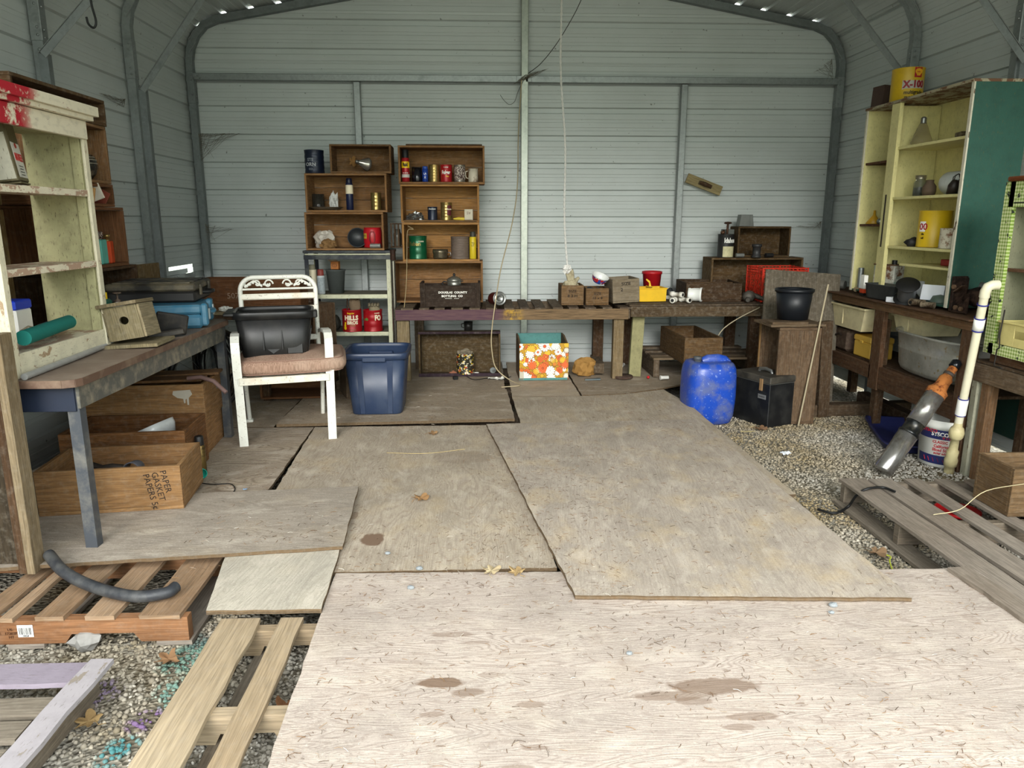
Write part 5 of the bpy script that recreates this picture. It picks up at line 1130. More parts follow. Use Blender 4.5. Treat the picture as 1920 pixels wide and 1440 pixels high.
# flowered box
def floral():
    t = NT('retro_flower_print'); v = t.uv(1, 1, True); m = t.n('ShaderNodeMapping'); m.inputs['Scale'].default_value = (1, 0, 1); t.l(v, m.inputs[0]); v = m.outputs[0]
    S = 11.5
    def vo(scale, off, what):
        mp = t.n('ShaderNodeMapping'); mp.inputs['Location'].default_value = off; t.l(v, mp.inputs[0])
        x = t.n('ShaderNodeTexVoronoi'); x.inputs['Scale'].default_value = scale; x.inputs['Randomness'].default_value = .75; t.l(mp.outputs[0], x.inputs['Vector'])
        # local polar coordinates round each cell centre
        sc2 = t.n('ShaderNodeVectorMath', operation='SCALE'); sc2.inputs['Scale'].default_value = scale
        sub = t.n('ShaderNodeVectorMath', operation='SUBTRACT'); t.l(mp.outputs[0], sub.inputs[0]); t.l(x.outputs['Position'], sub.inputs[1])
        t.l(sub.outputs[0], sc2.inputs[0]); s = t.n('ShaderNodeSeparateXYZ'); t.l(sc2.outputs[0], s.inputs[0])
        an = t.math('ARCTAN2', s.outputs['Z'], s.outputs['X']); rd = x.outputs['Distance']; return x, an, rd
    def flower(base, scale, off, n, cols, size):
        x, an, rd = vo(scale, off, 0)
        pet = t.math('ABSOLUTE', t.math('COSINE', t.math('MULTIPLY', an, n / 2.0)))
        edge = t.math('ADD', size * .62, t.math('MULTIPLY', t.math('POWER', pet, .5), size * .38))
        rel = t.math('DIVIDE', rd, edge)
        bw = t.n('ShaderNodeSeparateColor'); t.l(x.outputs['Color'], bw.inputs[0])
        pc = t.n('ShaderNodeValToRGB'); pc.color_ramp.interpolation = 'CONSTANT'; e = pc.color_ramp.elements
        while len(e) < len(cols): e.new(.5)
        for i, cc in enumerate(cols): e[i].position = i / len(cols); e[i].color = srgb(cc) + (1,)
        t.l(bw.outputs[0], pc.inputs[0]); c = pc.outputs[0]
        line = t.math('LESS_THAN', pet, .16); ring = t.math('GREATER_THAN', rel, .30)
        c = t.mix(t.math('MULTIPLY', line, ring), c, srgb('3a2a12'))
        c = t.mix(t.math('LESS_THAN', rel, .34), c, srgb('3a2a12')); c = t.mix(t.math('LESS_THAN', rel, .30), c, srgb('d9571f')); c = t.mix(t.math('LESS_THAN', rel, .12), c, srgb('e9c23a'))
        c = t.mix(t.math('GREATER_THAN', rel, .93), c, srgb('3a2a12'))
        return t.mix(t.math('LESS_THAN', rel, 1.0), base, c)
    c = flower(srgb('b98a14'), 19, (3, 0, 7), 8, ['eeebdf', 'd2601f', 'e3b52c'], .66)
    c = flower(c, 11.5, (.3, 0, .1), 11, ['eeebdf', 'e0b22c', 'e0642a', 'eeebdf', 'dcae28'], .56)
    return t.fin(c, .5, 0, .4)
root = thing('flowered_box', 'box covered in orange, white and yellow retro flower print, standing below the long bench', 'box', (.518, 6.13, .001), 1.5)
mt_tl = paint('4f8580', '3e5a50', .3, .6, .4)
part(MB(floral()).box((0, -.193, .158), (.405, .012, .30), None, .001), 'front_panel', root, 'front with flower print'); part(MB(mt_tl).box((0, .19, .17), (.40, .014, .335)), 'back_panel', root)
for s in (-1, 1):
    mb = MB(W_b2); mb.prism([(-.186, 0), (.183, 0), (.183, .335), (.05, .335), (-.15, .300), (-.186, .29)], -.007, .007, T(s * .196, 0, .002) @ R3(0, 0, 90) @ R3(90)); part(mb, 'side_panel', root)
part(MB(mt_tl).box((0, 0, .008), (.38, .37, .012)), 'bottom_panel', root); part(MB(mt_tl).box((-.005, -.200, .012), (.40, .003, .018)), 'kick_strip', root, 'teal strip')
part(MB(plain('b9b3a0', .6)).box((-.185, -.2005, .04), (.035, .002, .07)), 'patch', root, 'pale torn patch')
mb = MB(plain('9a7440', .85, 0, .1, .35, 12))
mb.blob((0, 0, .07), .10, .45, 3, 1.0, .7, .85, 4, 2.4, False, -.07); solo(mb, 'paper_bag', 'crumpled brown paper bag on the floor, right of the flowered box', 'bag', (.885, 6.12, .0), 20)
solo(MB(wood('554238', .5)).lathe([(0, 0), (.078, 0), (.082, .006), (.082, .018), (.078, .022), (0, .022)], 32, caps=False), 'wooden_disc', 'brown round wooden disc on the floor at the foot of the olive leg', 'disc', (1.195, 6.00, .002))
solo(MB(plain('6f7c80', .4, .4)).box((0, 0, .006), (.13, .05, .010), R3(0, -2, 0)), 'metal_strip', 'flat blue-grey metal strip on the floor beside the brown paper bag', 'strip', (.93, 5.94, .0), -6)
for (px, py, rz, lab) in ((1167, 685, 60, 'short white pipe fitting on the floor between the bench legs'), (1327 - 77, 678, 5, 'white pipe nipple on the floor under the right-hand bench')):
    p = onz(px, py, .02) if px < 1200 else V((1.52, 5.90, .02)); solo(MB(wht).tube([(-.035, 0, .0), (-.02, 0, .0), (.035, 0, 0)], [.020, .015, .015], 14), 'pipe_fitting', lab, 'pipe fitting', (p.x, p.y, .022), rz)
solo(MB(red_).blob((0, 0, .012), .013, .1, 2), 'small_ball', 'tiny red cap on the floor by the low pallet', 'cap', (1.40, 5.96, .002))
# on the long bench
root = thing('fluid_can', 'dark red tin lying with its silver end facing out, on the long bench', 'tin', (.16, 6.12, .660), 18, None, 84)
part(MB(plain('5a1c18', .5, .1, .4, .5)).lathe([(0, -.14), (.052, -.14), (.054, -.13), (.054, .01)], 28, caps=False), 'can_body', root)
part(MB(steel).lathe([(.056, .005), (.058, .012), (.053, .018), (.048, .010), (.040, .010), (.036, .014), (.022, .012), (.018, .008), (0, .010)], 28, caps=False), 'can_end', root, 'silver ringed end')
def stencil(root, lines, y, z0, size, dx=0):
    mb = MB(plain('211a12', .8, dirt=0))
    for i, tx in enumerate(lines): mb.text(tx, size, T(dx, y - .0006, z0 - i * size * 1.3) @ R3(90), bold=.02, font_scale=(1.2, 1))
    part(mb, 'stencilled_letters', root)
c1 = crate('small wooden crate stencilled SIZE, stuffed with old gloves, leftmost of three on the bench', (.765, 6.19, .607), 0, .185, .26, .165, wood('84694a'), 'up', .013); stencil(c1, ('SIZE', '8 3 H'), -.13, .115, .030)
c2 = crate('small wooden crate stencilled SIZE under a white enamel bowl, middle of three on the bench', (.97, 6.17, .607), 0, .19, .24, .140, wood('7c6040'), 'up', .013); stencil(c2, ('SIZE', '10 x 8'), -.12, .095, .028)
c3 = crate('larger pale crate stencilled SIZE 2, rightmost of three on the bench', (1.20, 6.19, .628), 4, .225, .30, .195, wood('948873', .6, 26, .4, .3), 'up', .014, rx=0, ry=-3); stencil(c3, ('SIZE', '2      '), -.15, .155, .036)
root = thing('work_gloves', 'bundle of dirty white work gloves rising out of the leftmost SIZE crate', 'gloves', (.765, 6.17, .68)); m_ = plain('b3a98c', .95, 0, .1, .7, 20, '4e4636')
part(MB(m_).blob((0, 0, .08), .055, .5, 3, 1.2, .8, 1.3, 3), 'palm', root)
for k, (x, z, tx, tz) in enumerate(((-.02, .12, -.05, .20), (-.01, .13, -.03, .22), (.01, .13, .0, .215), (.03, .10, .06, .15), (.02, .05, .045, .03))): part(MB(m_).tube([(x, -.02, z), ((x + tx) / 2, -.03, (z + tz) / 2 + .01), (tx, -.035, tz)], [.017, .015, .011], 10), 'finger', root)
root = thing('enamel_bowl', 'white enamel bowl with a blue and red printed outside, tilted on the middle SIZE crate', 'bowl', (.99, 6.17, .785), 10, None, 24, 14)
part(MB(plain('dfe0dc', .25, 0, .6, .1)).lathe([(0, .004), (.045, .006), (.062, .03), (.070, .062), (.076, .064), (.073, .066), (.066, .064), (.058, .03), (.040, .012), (0, .010)], 32, caps=False), 'bowl_body', root)
t = NT('print_band'); v = t.uv(1, 1, True); c = t.mix(t.step(t.noise(v, 30, 2), .5, .52), srgb('2a4a9a'), srgb('b5262a')); c = t.mix(t.step(t.noise(v, 55, 2), .58, .6), c, srgb('e5e0d0')); mt_pb = t.fin(c, .4)
part(MB(mt_pb).lathe([(.0475, .006), (.064, .030), (.0705, .058)], 32, caps=False), 'printed_band', root, 'blue and red print')
solo(MB(plain('35383b', .5, .3)).blob((-.04, 0, .02), .034, .5, 2, 1.2, .8, .8, 2).blob((.03, .02, .015), .03, .5, 2, 1, 1, .8, 5).tube([(-.07, -.03, .02), (0, -.05, .03), (.05, -.04, .02)], .010, 8), 'metal_fittings', 'dark metal fittings heaped in the middle SIZE crate', 'fittings', (.96, 6.14, .705))
root = thing('caddy', 'yellow plastic caddy with a centre handle, on the bench', 'caddy', (1.43, 6.17, .630), 6)
mb = MB(plain('e2b524', .45, dirt=.2)); m_ = mb.mats[0]
for s in (-1, 1): mb.box((0, s * .085, .055), (.235, .004, .105), R3(-s * 4)); mb.box((s * .115, 0, .055), (.004, .17, .105), R3(0, s * 4))
mb.box((0, 0, .004), (.225, .165, .006)); mb.box((0, 0, .05), (.004, .165, .09)); part(mb, 'caddy_body', root)
mb = MB(m_)
for s in (-1, 1): mb.box((0, s * .091, .110), (.25, .012, .008)); mb.box((s * .121, 0, .110), (.012, .18, .008))
part(mb, 'rim', root)
mb = MB(m_); mb.prism([(-.012, .0), (.012, .0), (.018, .10), (.0, .165), (-.03, .185), (-.035, .175), (-.008, .15), (-.006, .10)], -.004, .004, T(0, 0, .0) @ R3(90)); mb.bar((0, -.085, .115), (0, .085, .115), .015, .012); part(mb, 'handle', root)
root = thing('bucket', 'small red plastic bucket behind the yellow caddy', 'bucket', (1.49, 6.36, .630)); m_ = plain('a8151f', .4, dirt=.2)
part(MB(m_).lathe([(0, 0), (.062, 0), (.080, .21), (.087, .212), (.087, .232), (.078, .235), (.074, .21), (.058, .008), (0, .008)], 28, caps=False), 'bucket_body', root)
wp = plain('d9d6cb', .4, dirt=.3, dirtc='6f614d')
for i, (x, y, rz, L, lab) in enumerate(((1.60, 6.02, 60, .09, 'first white plastic pipe stub left of the white collar, dark open end'), (1.64, 6.08, 130, .12, 'white pipe elbow lying across the pipe stubs'), (1.70, 6.05, 115, .13, 'white pipe stub nearest the white collar'), (1.64, 6.20, 140, .20, 'longest dirty white pipe piece behind the stubs'))):
    d = V((math.cos(math.radians(rz)), math.sin(math.radians(rz)), 0)); mb = MB(wp); a = -d * L / 2; e = d * L / 2
    mb.lathe([(.014, 0), (.023, 0), (.023, .03), (.0165, .032), (.0165, L - .032), (.023, L - .03), (.023, L), (.014, L)], 18, T(a) @ aim(d), caps=False); mb.use(blk); mb.lathe([(0, .001), (.0145, .001)], 14, T(a) @ aim(d), caps=False); mb.lathe([(0, L - .001), (.0145, L - .001)], 14, T(a) @ aim(d), caps=False)
    solo(mb, 'pipe_fitting', lab, 'pipe fitting', (x, y, .651 + (.04 if i == 1 else 0)))
solo(MB(plain('e0e1dc', .35, dirt=.1)).lathe([(.052, 0), (.060, 0), (.060, .015), (.055, .02), (.055, .09), (.060, .095), (.060, .11), (.050, .11), (.050, .0)], 28, caps=False), 'pipe_collar', 'wide white plastic pipe collar on its side, beside the divided box', 'pipe collar', (1.745, 6.10, .690), 65, None, 90)
solo(MB(plain('2b2d2e', .5)).blob((0, 0, .04), .05, .2, 2, .7, .6, 1), 'rubber_bulb', 'dark rubber lump behind the white pipe pieces', 'rubber piece', (1.66, 6.40, .63))
b = crate('long brown open box with a divider, on the right-hand bench', (1.96, 6.28, .630), -4, .46, .44, .155, wood('4e3b28', .45, 24, .3, .5), 'up', .014, name='divided_box', cat='wooden box')
part(MB(wood('5d4831')).box((0, .02, .08), (.43, .012, .13)), 'divider', b)
solo(MB(rusty('55514a', '3a2c1e', .4)).blob((0, 0, .05), .055, .25, 2, 1.1, .9, .9, 8).cyl((-.03, -.05, .03), (-.035, -.075, .025), .018, 12).cyl((.03, 0, .06), (.11, -.04, .03), .02, 12), 'small_motor', 'dark round motor with a shaft at the right end of the bench', 'motor', (2.24, 6.05, .628))
b = crate('wide brown crate on its side at the back of the right-hand bench', (2.44, 6.57, .628), 0, .82, .26, .345, wood('6d5638', .45, 24, .35, .5), 'front', .018)
b = crate('dark-rimmed box on its side on the wide crate, fittings in front of it', (2.50, 6.59, .975), 0, .47, .22, .265, wood('5a4529', .45, 30, .25, .5), 'front', .016)
solo(MB(plain('5e615c', .5, .3)).box((0, 0, .12), (.11, .10, .24)), 'metal_box', 'grey metal box behind the white-fronted tin on the wide crate', 'box', (2.235, 6.64, .975))
mb = MB(plain('6e716d', .5, .3, .4, .4)); mb.box((0, 0, .05), (.13, .09, .10), None, .002, taper=(.8, 1)); mb.box((.03, -.046, .05), (.006, .006, .09)); solo(mb, 'grey_casing', 'grey tapered metal casing on top of the dark-rimmed box', 'casing', (2.36, 6.60, 1.242))
root = can('dark tin lettered Idahoan above a pale picture, a hand pump standing in it', (2.165, 6.50, .975), .068, .20, plain('262524', .5, dirt=.4), texts=(('Idahoan', .046, .145, wht, 22, (.85, 1.25), .04),), band=None, open_top=True)
mb = MB(plain('c9c29a', .6, 0, .3, .5, 24, '8a8460')); mb.lathe([(.0700, .004), (.0700, .095)], 20, a0=235, a1=330, caps=False); part(mb, 'picture', root, 'pale food picture')
root = thing('hand_pump', 'rusty thin hand pump with a round knob standing in the dark lettered tin', 'pump', (2.165, 6.50, .99)); m_ = rusty('6b4b36', '3e2616', .5)
part(MB(m_).cyl((0, 0, 0), (.01, 0, .27), .010, 10), 'rod', root); part(MB(m_).lathe([(.012, .0), (.035, .005), (.028, .018), (0, .022)], 18, T(.01, 0, .27), caps=False), 'knob', root); part(MB(m_).blob((-.03, 0, .2), .02, .5, 2), 'nozzle', root)
solo(MB(plain('3c3c3c', .5, .3)).lathe([(.030, 0), (.042, 0), (.042, .015), (.034, .02), (.034, .09), (.042, .092), (.042, .115), (.030, .115)], 20, caps=False), 'pipe_adapter', 'dark threaded pipe adapter standing before the dark-rimmed box', 'pipe fitting', (2.42, 6.43, .975))
for i, (x, l) in enumerate(((2.27, 'grey pipe nipple before the dark-rimmed box, left of the standing adapter'), (2.53, 'black pipe nipple right of the standing adapter'))):
    solo(MB(plain(('71736f', '242424')[i], .5, .3)).tube([(-.035, 0, .02), (.035, 0, .02)], .018, 14), 'pipe_fitting', l, 'pipe fitting', (x, 6.42, .975), 10 * i)
# milk crate
root = thing('milk_crate', 'bright orange-red lattice milk crate on the right-hand bench', 'milk crate', (2.52, 6.20, .628))
m_ = plain('c8331f', .4, dirt=.15); Wc, Dc, Hc = .38, .37, .285
for sx, sy in ((-1, 0), (1, 0), (0, -1), (0, 1)):
    mb = MB(m_)
    L = (Dc if sx else Wc); fx = lambda a, z, t=0: (sx * (Wc / 2 - .004) if sx else a, sy * (Dc / 2 - .004) if sy else a, z)
    for z in (.008, .05, .095, .235, .258, .278): mb.bar(fx(-L / 2, z), fx(L / 2, z), .006, .008)
    for k in range(13): a = -L / 2 + L * k / 12; mb.bar(fx(a, .24), fx(a, .28), .005, .006)
    for a in (-L / 2, -L / 6 * 1.6, L / 6 * 1.6, L / 2): mb.bar(fx(a, 0), fx(a, Hc), .008, .014)
    n = 9
    for k in range(-5, n + 1):
        for sg in (1, -1):
            a0, a1 = k * L / n - L / 2, (k + 4) * L / n - L / 2; zz0, zz1 = .05, .235
            if sg < 0: a0, a1 = a1, a0
            lo, hi = -L / 2, L / 2
            def clipp(a, b, za, zb):
                if a > b: a, b, za, zb = b, a, zb, za
                if b <= lo or a >= hi: return None
                s_ = (zb - za) / (b - a); 
                if a < lo: za += (lo - a) * s_; a = lo
                if b > hi: zb += (hi - b) * s_; b = hi
                return a, b, za, zb
            q = clipp(a0, a1, zz0, zz1)
            if q and q[1] - q[0] > .01: mb.bar(fx(q[0], q[2]), fx(q[1], q[3]), .005, .005)
    part(mb, 'lattice_side', root)
mb = MB(m_)
for k in range(8): mb.box((-Wc / 2 + .02 + k * (Wc - .04) / 7, 0, .006), (.006, Dc, .006)); mb.box((0, -Dc / 2 + .02 + k * (Dc - .04) / 7, .006), (Wc, .006, .006))
part(mb, 'lattice_bottom', root)
# leaning panel, upright box, pot, rod
root = MB(wood('6f6759', .6, 20, .5, .4)); root.box((0, 0, .52), (.60, .018, 1.04), R3(-11, 4, 0)); solo(root, 'leaning_panel', 'grey weathered panel leaning against the right-hand bench behind the black pot', 'panel', (2.50, 5.62, GZ + .01), 0)
b = crate('upright brown box with bold grain, a black pot on top, beside the black toolbox', (2.245, 5.20, GZ), -90, .36, .30, .70, wood('6f5a45', .45, 44, .2, .35), 'front', .02, name='upright_box', cat='wooden box')
part(MB(wood('9c7b50')).box((-.17, -.152, .35), (.02, .012, .69)), 'edge_strip', b, 'pale front edge')
solo(MB(wood('7c6a54')).box((0, 0, .01), (.40, .30, .018)).box((-.06, -.10, .028), (.26, .10, .016)), 'loose_board', 'rough boards on the upright box under the black pot', 'board', (2.23, 5.19, .562), 2)
root = thing('plant_pot', 'large black plastic nursery pot on the upright brown box', 'pot', (2.255, 5.20, .600)); m_ = plain('15181d', .45, dirt=.25)
part(MB(m_).lathe([(0, 0), (.105, 0), (.126, .205), (.120, .205), (.100, .01), (0, .01)], 36, caps=False), 'pot_body', root); part(MB(m_).lathe([(.125, .195), (.134, .195), (.136, .215), (.128, .218), (.121, .21)], 36, caps=False), 'rim', root)
solo(MB(plain('a89c80', .6, .1)).cyl((0, 0, 0), ony(1553, 533, 5.02) - V((2.27, 4.985, GZ)), .006, 10), 'thin_rod', 'long thin pale rod leaning across the front of the upright brown box', 'rod', (2.27, 4.985, GZ))
solo(MB(wood('5b4936')).box((0, 0, .36), (.09, .05, .72), R3(0, -3, 0)), 'timber_post', 'dark timber standing behind the upright box by the gravel', 'timber', (2.53, 5.22, GZ), 10)
# blue jug
root = thing('jerry_can', 'scuffed blue plastic drum jug with a moulded handle, on the gravel', 'jug', (1.64, 5.12, GZ), 4)
t = NT('scuffed_blue'); v = t.uv(1, 1, True); c = t.mix(t.math('MULTIPLY', t.step(t.noise(v, 7, 6, .65), .48, .62), .55), srgb('1b45a8'), srgb('6b6f78')); c = t.mix(t.step(t.noise(v, 60, 4, .7), .62, .68), c, srgb('8fa3cc')); t.bump(t.noise(v, 50, 4), .25, .004); m_ = t.fin(c, .30, 0, .5)
part(MB(m_).lathe([(0, 0), (.62, .0), (.86, .02), (.95, .07), (.985, .16), (1.0, .22), (.985, .36), (.95, .41), (.86, .445), (.70, .455), (.45, .452), (0, .450)], 64, sx=.180, sy=.165, pw=3.6, caps=False), 'jug_body', root)
mb = MB(m_); mb.tube([(.125, 0, .42), (.10, 0, .447), (.06, 0, .458), (-.01, 0, .455), (-.05, 0, .44)], [.030, .028, .027, .027, .024], 14, sq=1.6); part(mb, 'handle', root)
part(MB(plain('5a5d60', .5, .2, .4, .5)).lathe([(.026, .44), (.026, .468), (.030, .470), (.030, .488), (.0, .490)], 18, T(-.095, -.02, 0), caps=False), 'spout_cap', root, 'grey cap')
# toolbox
root = thing('tool_box', 'black metal toolbox with chrome handle, on the gravel beside the blue jug', 'toolbox', (2.06, 5.13, GZ), 24)
m_ = plain('17181a', .45, .2, .5, .35, 8, '4a4a46'); Lx, Ly = .24, .34
part(MB(m_).box((0, 0, .155), (Lx, Ly, .31), None, .004), 'box_body', root); part(MB(plain('2c2a26', .6, .1, .4, .7, 6, '5b554a')).box((0, 0, .338), (Lx + .006, Ly + .006, .05), None, .006), 'lid', root, 'dusty lid')
part(MB(plain('7b7c76', .4, .6)).box((0, 0, .312), (Lx + .004, Ly + .004, .003)), 'lid_seam', root)
part(MB(steel).tube([(-.0, -.06, .362), (-.0, -.055, .380), (0, .0, .388), (0, .055, .380), (0, .06, .362)], .009, 10, sq=1.5), 'handle', root, 'chrome handle')
part(MB(rusty('9b7b55', '5b3a22', .4)).box((-Lx / 2 - .006, -.09, .30), (.008, .03, .085), None, .002), 'latch', root, 'rusty brass latch'); 
mb = MB(plain('9a9a95', .4, .6)); mb.box((-Lx / 2 - .001, -.10, .215), (.002, .075, .032)); mb.use(blk); mb.box((-Lx / 2 - .0022, -.10, .215), (.0006, .055, .004), None, .0001); part(mb, 'name_plate', root, 'small silver plate')
# ================================================================ work table along the right wall
W_t, W_t2 = wood('6b4f39', .5, 24, .2, .45), wood('86674a', .5, 24, .2, .4)
root = thing('work_table', 'dark wooden work table with a centre post and lower shelf, along the right wall', 'table', (2.98, 5.02, GZ))
part(MB(W_t).box((0.02, 0, .875), (.46, 2.12, .030)), 'tabletop', root); part(MB(W_t2).box((-.205, 0, .850), (.022, 2.12, .050)), 'front_edge', root); part(MB(W_t).box((-.23, 0, .888), (.05, 2.10, .010)), 'top_board', root)
for y, w, z0, z1 in ((-.045, .12, .27, .83), (-1.00, .12, .0, .83)): part(MB(W_t).box((-.195, y, (z0 + z1) / 2), (.035, w, z1 - z0)), 'post', root)
part(MB(wood('8a7a64')).box((-.16, -.95, .41), (.03, .06, .80)), 'post', root, 'pale inner post')
for x, y in ((-.19, 1.0), (.2, 1.0), (.2, -1.0), (.2, 0), (-.16, -.04)): part(MB(W_dark).box((x, y, .38), (.06, .06, .76 if x > 0 or y > .5 else .76)), 'leg', root)
part(MB(W_t).box((-.195, .50, .385), (.035, 1.0, .10)), 'lower_rail', root); part(MB(W_t).box((-.19, -.53, .36), (.035, .86, .15)), 'lower_rail', root)
part(MB(W_dark).box((.03, 0, .435), (.40, 2.05, .018)), 'lower_shelf', root)
TZ = .756
# under / in the table
mt_cb = plain('e0d3a8', .5, 0, .35, .35, 14, '97825a')
def vbin(label, loc, rz, W, D, H):
    root = thing('drawer_bin', label, 'bin', loc, rz); mb = MB(mt_cb)
    P = lambda x, y, z: (x, y, z); k = .80
    for s in (-1, 1): mb.raw([(-W / 2 * k, s * D / 2 * .9, 0), (W / 2 * k, s * D / 2 * .9, 0), (W / 2, s * D / 2, H), (-W / 2, s * D / 2, H), (-W / 2 * k, s * D / 2 * .9 - s * .004, 0), (W / 2 * k, s * D / 2 * .9 - s * .004, 0), (W / 2, s * D / 2 - s * .004, H), (-W / 2, s * D / 2 - s * .004, H)], [[0, 1, 2, 3], [4, 7, 6, 5], [3, 2, 6, 7], [0, 4, 5, 1]])
    for s in (-1, 1): mb.raw([(s * W / 2 * k, -D / 2 * .9, 0), (s * W / 2 * k, D / 2 * .9, 0), (s * W / 2, D / 2, H), (s * W / 2, -D / 2, H)], [[0, 1, 2, 3]])
    mb.box((0, 0, .003), (W * k, D * .9, .005)); part(mb, 'bin_body', root); mb = MB(mt_cb)
    for s in (-1, 1): mb.box((0, s * (D / 2 + .005), H - .006), (W + .03, .014, .014)); mb.box((s * (W / 2 + .005), 0, H - .006), (.014, D, .014))
    mb.box((0, -D / 2 * .96, H * .55), (.006, .008, H * .8)); part(mb, 'rim', root)
    return root
vbin('cream plastic drawer bin hung under the table, left of the centre post', (2.95, 5.50, .495), -90, .66, .36, .175)
vbin('cream plastic drawer bin half hidden behind the centre post of the work table', (3.03, 4.83, .545), -90, .36, .28, .115)
root = thing('leather_case', 'cracked dark brown leather case under the left cream bin', 'case', (2.90, 5.60, .306)); part(MB(plain('4b3a30', .6, 0, .3, .6, 22, '80705f')).box((0, 0, .085), (.20, .32, .165), None, .02), 'case_body', root); part(MB(plain('2a201b', .6)).tube([(-.102, -.07, .12), (-.112, -.05, .135), (-.112, .0, .12), (-.102, .03, .10)], .006, 8), 'handle', root)
root = thing('card_file_box', 'yellow plastic card box with a lid under the table, left of the centre post', 'box', (2.90, 5.245, .306)); m_ = plain('d9ae4a', .4, dirt=.15)
part(MB(m_).box((0, 0, .058), (.17, .24, .116), None, .008), 'box_body', root); part(MB(m_).box((0, 0, .135), (.18, .25, .045), None, .010), 'lid', root); part(MB(m_).box((-.092, 0, .115), (.01, .04, .02), None, .003), 'clasp', root)
t = NT('worn_zinc'); v = t.uv(1, 1, True); g = t.noise(v, 6, 5, .65); c = t.mix(t.step(g, .4, .7), srgb('bdbdb4'), srgb('97958a')); c = t.mix(t.step(t.noise(v, 30, 4), .6, .68), c, srgb('9c8b68')); t.bump(g, .2, .006); mt_zn = t.fin(c, .30, .45, .6)
root = thing('metal_tub', 'dull silver oval metal washtub on the lower shelf of the work table', 'tub', (2.985, 4.53, .306), 90)
part(MB(mt_zn).lathe([(0, 0), (.70, 0), (.86, .02), (.91, .05), (.945, .155), (.955, .16), (.945, .165), (.985, .255), (1.04, .262), (1.05, .270), (1.03, .278), (.97, .268), (.93, .165), (.88, .03), (0, .02)], 64, sx=.375, sy=.20, pw=3.0, caps=False), 'tub_body', root)
# on the table
def bendbox(c, s): pass
root = thing('fluid_tin', 'rusty white rectangular fluid tin with a black cap, on the work table', 'tin', (2.93, 5.20, TZ), -68)
t = NT('rusted_tin'); v = t.uv(1, 1, True); g = t.noise(v, 16, 7, .72); c = t.mix(t.step(g, .46, .56), srgb('b9b8ae'), srgb('6a4630')); c = t.mix(t.step(t.noise(v, 9, 4), .52, .6), c, srgb('6f8078')); t.bump(g, .4, .003); m_ = t.fin(c, .6, .1)
part(MB(m_).box((0, 0, .115), (.17, .105, .225), None, .005), 'tin_body', root); mb = MB(rusty('6b5a48')); mb.box((0, 0, .229), (.178, .112, .008)); part(mb, 'top_rim', root); part(MB(blk).cyl((.04, 0, .23), (.04, 0, .262), .018, 14), 'cap', root)
root = thing('spout_bottle', 'white bottle tip with an orange collar, left of the black tray', 'bottle', (2.80, 5.28, TZ)); part(MB(wht).box((0, 0, .10), (.03, .055, .10), None, .004), 'bottle_body', root); part(MB(plain('c9431c', .5)).box((0, 0, .035), (.032, .057, .03), None, .003), 'collar', root, 'orange band'); part(MB(blk).box((0, 0, .01), (.03, .055, .018)), 'foot', root)
root = thing('battery_tray', 'dark grey plastic tray box in front of the rusty white tin', 'tray', (2.83, 5.03, TZ), -84); m_ = plain('3a3c3c', .5, dirt=.35)
part(MB(m_).lathe([(0, 0), (.88, 0), (.93, .01), (1.0, .095), (1.04, .097), (1.04, .104), (.97, .104), (.90, .012), (0, .01)], 48, sx=.155, sy=.065, pw=12, caps=False), 'tray_body', root)
root = thing('wire_spool', 'black plastic spool of grey wire tipped on the table beside the tray', 'spool', (2.82, 4.76, TZ + .030), 60, None, 0, -38)
part(MB(blk).lathe([(0, 0), (.075, 0), (.078, .004), (.075, .007), (.02, .01), (.02, .12), (.070, .123), (.073, .127), (.070, .130), (0, .130)], 32, caps=False), 'reel', root)
part(MB(plain('77797a', .35, .7, .5, .2)).lathe([(.05, .01)] + [(.052 + .0025 * (k % 2), .012 + k * .0045) for k in range(24)] + [(.05, .120)], 32, caps=False), 'wound_wire', root, 'grey wire')
for i, (x, y, z, rz, s, l) in enumerate(((3.00, 4.70, TZ, 35, (.20, .14, .10), 'larger white folded paper box behind the wire spool'), (2.99, 4.98, TZ, 10, (.12, .07, .13), 'white paper packet standing behind the spool'), (2.80, 4.85, TZ, 20, (.10, .07, .035), 'small white card box in front of the spool'))):
    solo(MB(plain('e3e5ea', .7, dirt=.05)).box((0, 0, s[2] / 2), s, R3(0, 10 * (i == 0), 0), .002), 'paper_box', l, 'paper box', (x, y, z + (.016 if i == 0 else 0)), rz)
solo(MB(plain('5c6a5e', .5)).lathe([(0, 0), (.05, 0), (.06, .03), (.045, .065), (.0, .075)], 20, caps=False), 'green_cup', 'grey-green upturned cup behind the spool', 'cup', (2.95, 4.60, TZ))
m_ = rusty('7d705c', '4a3a28', .5, .7, .2)
solo(MB(m_).tube([(-.05, 0, .025), (.05, 0, .025)], .022, 14).tube([(0, 0, .025), (-.004, -.05, .027)], .02, 14).use(blk).lathe([(0, 0), (.013, 0)], 12, T(-.004, -.051, .027) @ R3(90), caps=False), 'pipe_tee', 'dirty brass pipe tee in front of the rusty bracket', 'pipe fitting', (2.80, 4.60, TZ), -75)
solo(MB(m_).tube([(-.04, 0, .02), (.0, 0, .022), (.04, 0, .02)], [.020, .017, .021], 12), 'pipe_elbow', 'dirty brass coupling right of the pipe tee', 'pipe fitting', (2.81, 4.50, TZ), -60)
mr = rusty('453227', '2a1a12', .5, .8, .3)
root = thing('rusty_hitch', 'heavy rust-brown iron bracket assembly with bolts, at the right end of the work table', 'bracket', (2.93, 4.36, TZ), -80)
part(MB(mr).box((.0, -.03, .105), (.025, .10, .21), None, .004), 'plate', root); part(MB(mr).box((-.05, .02, .10), (.09, .05, .20), None, .004), 'plate', root)
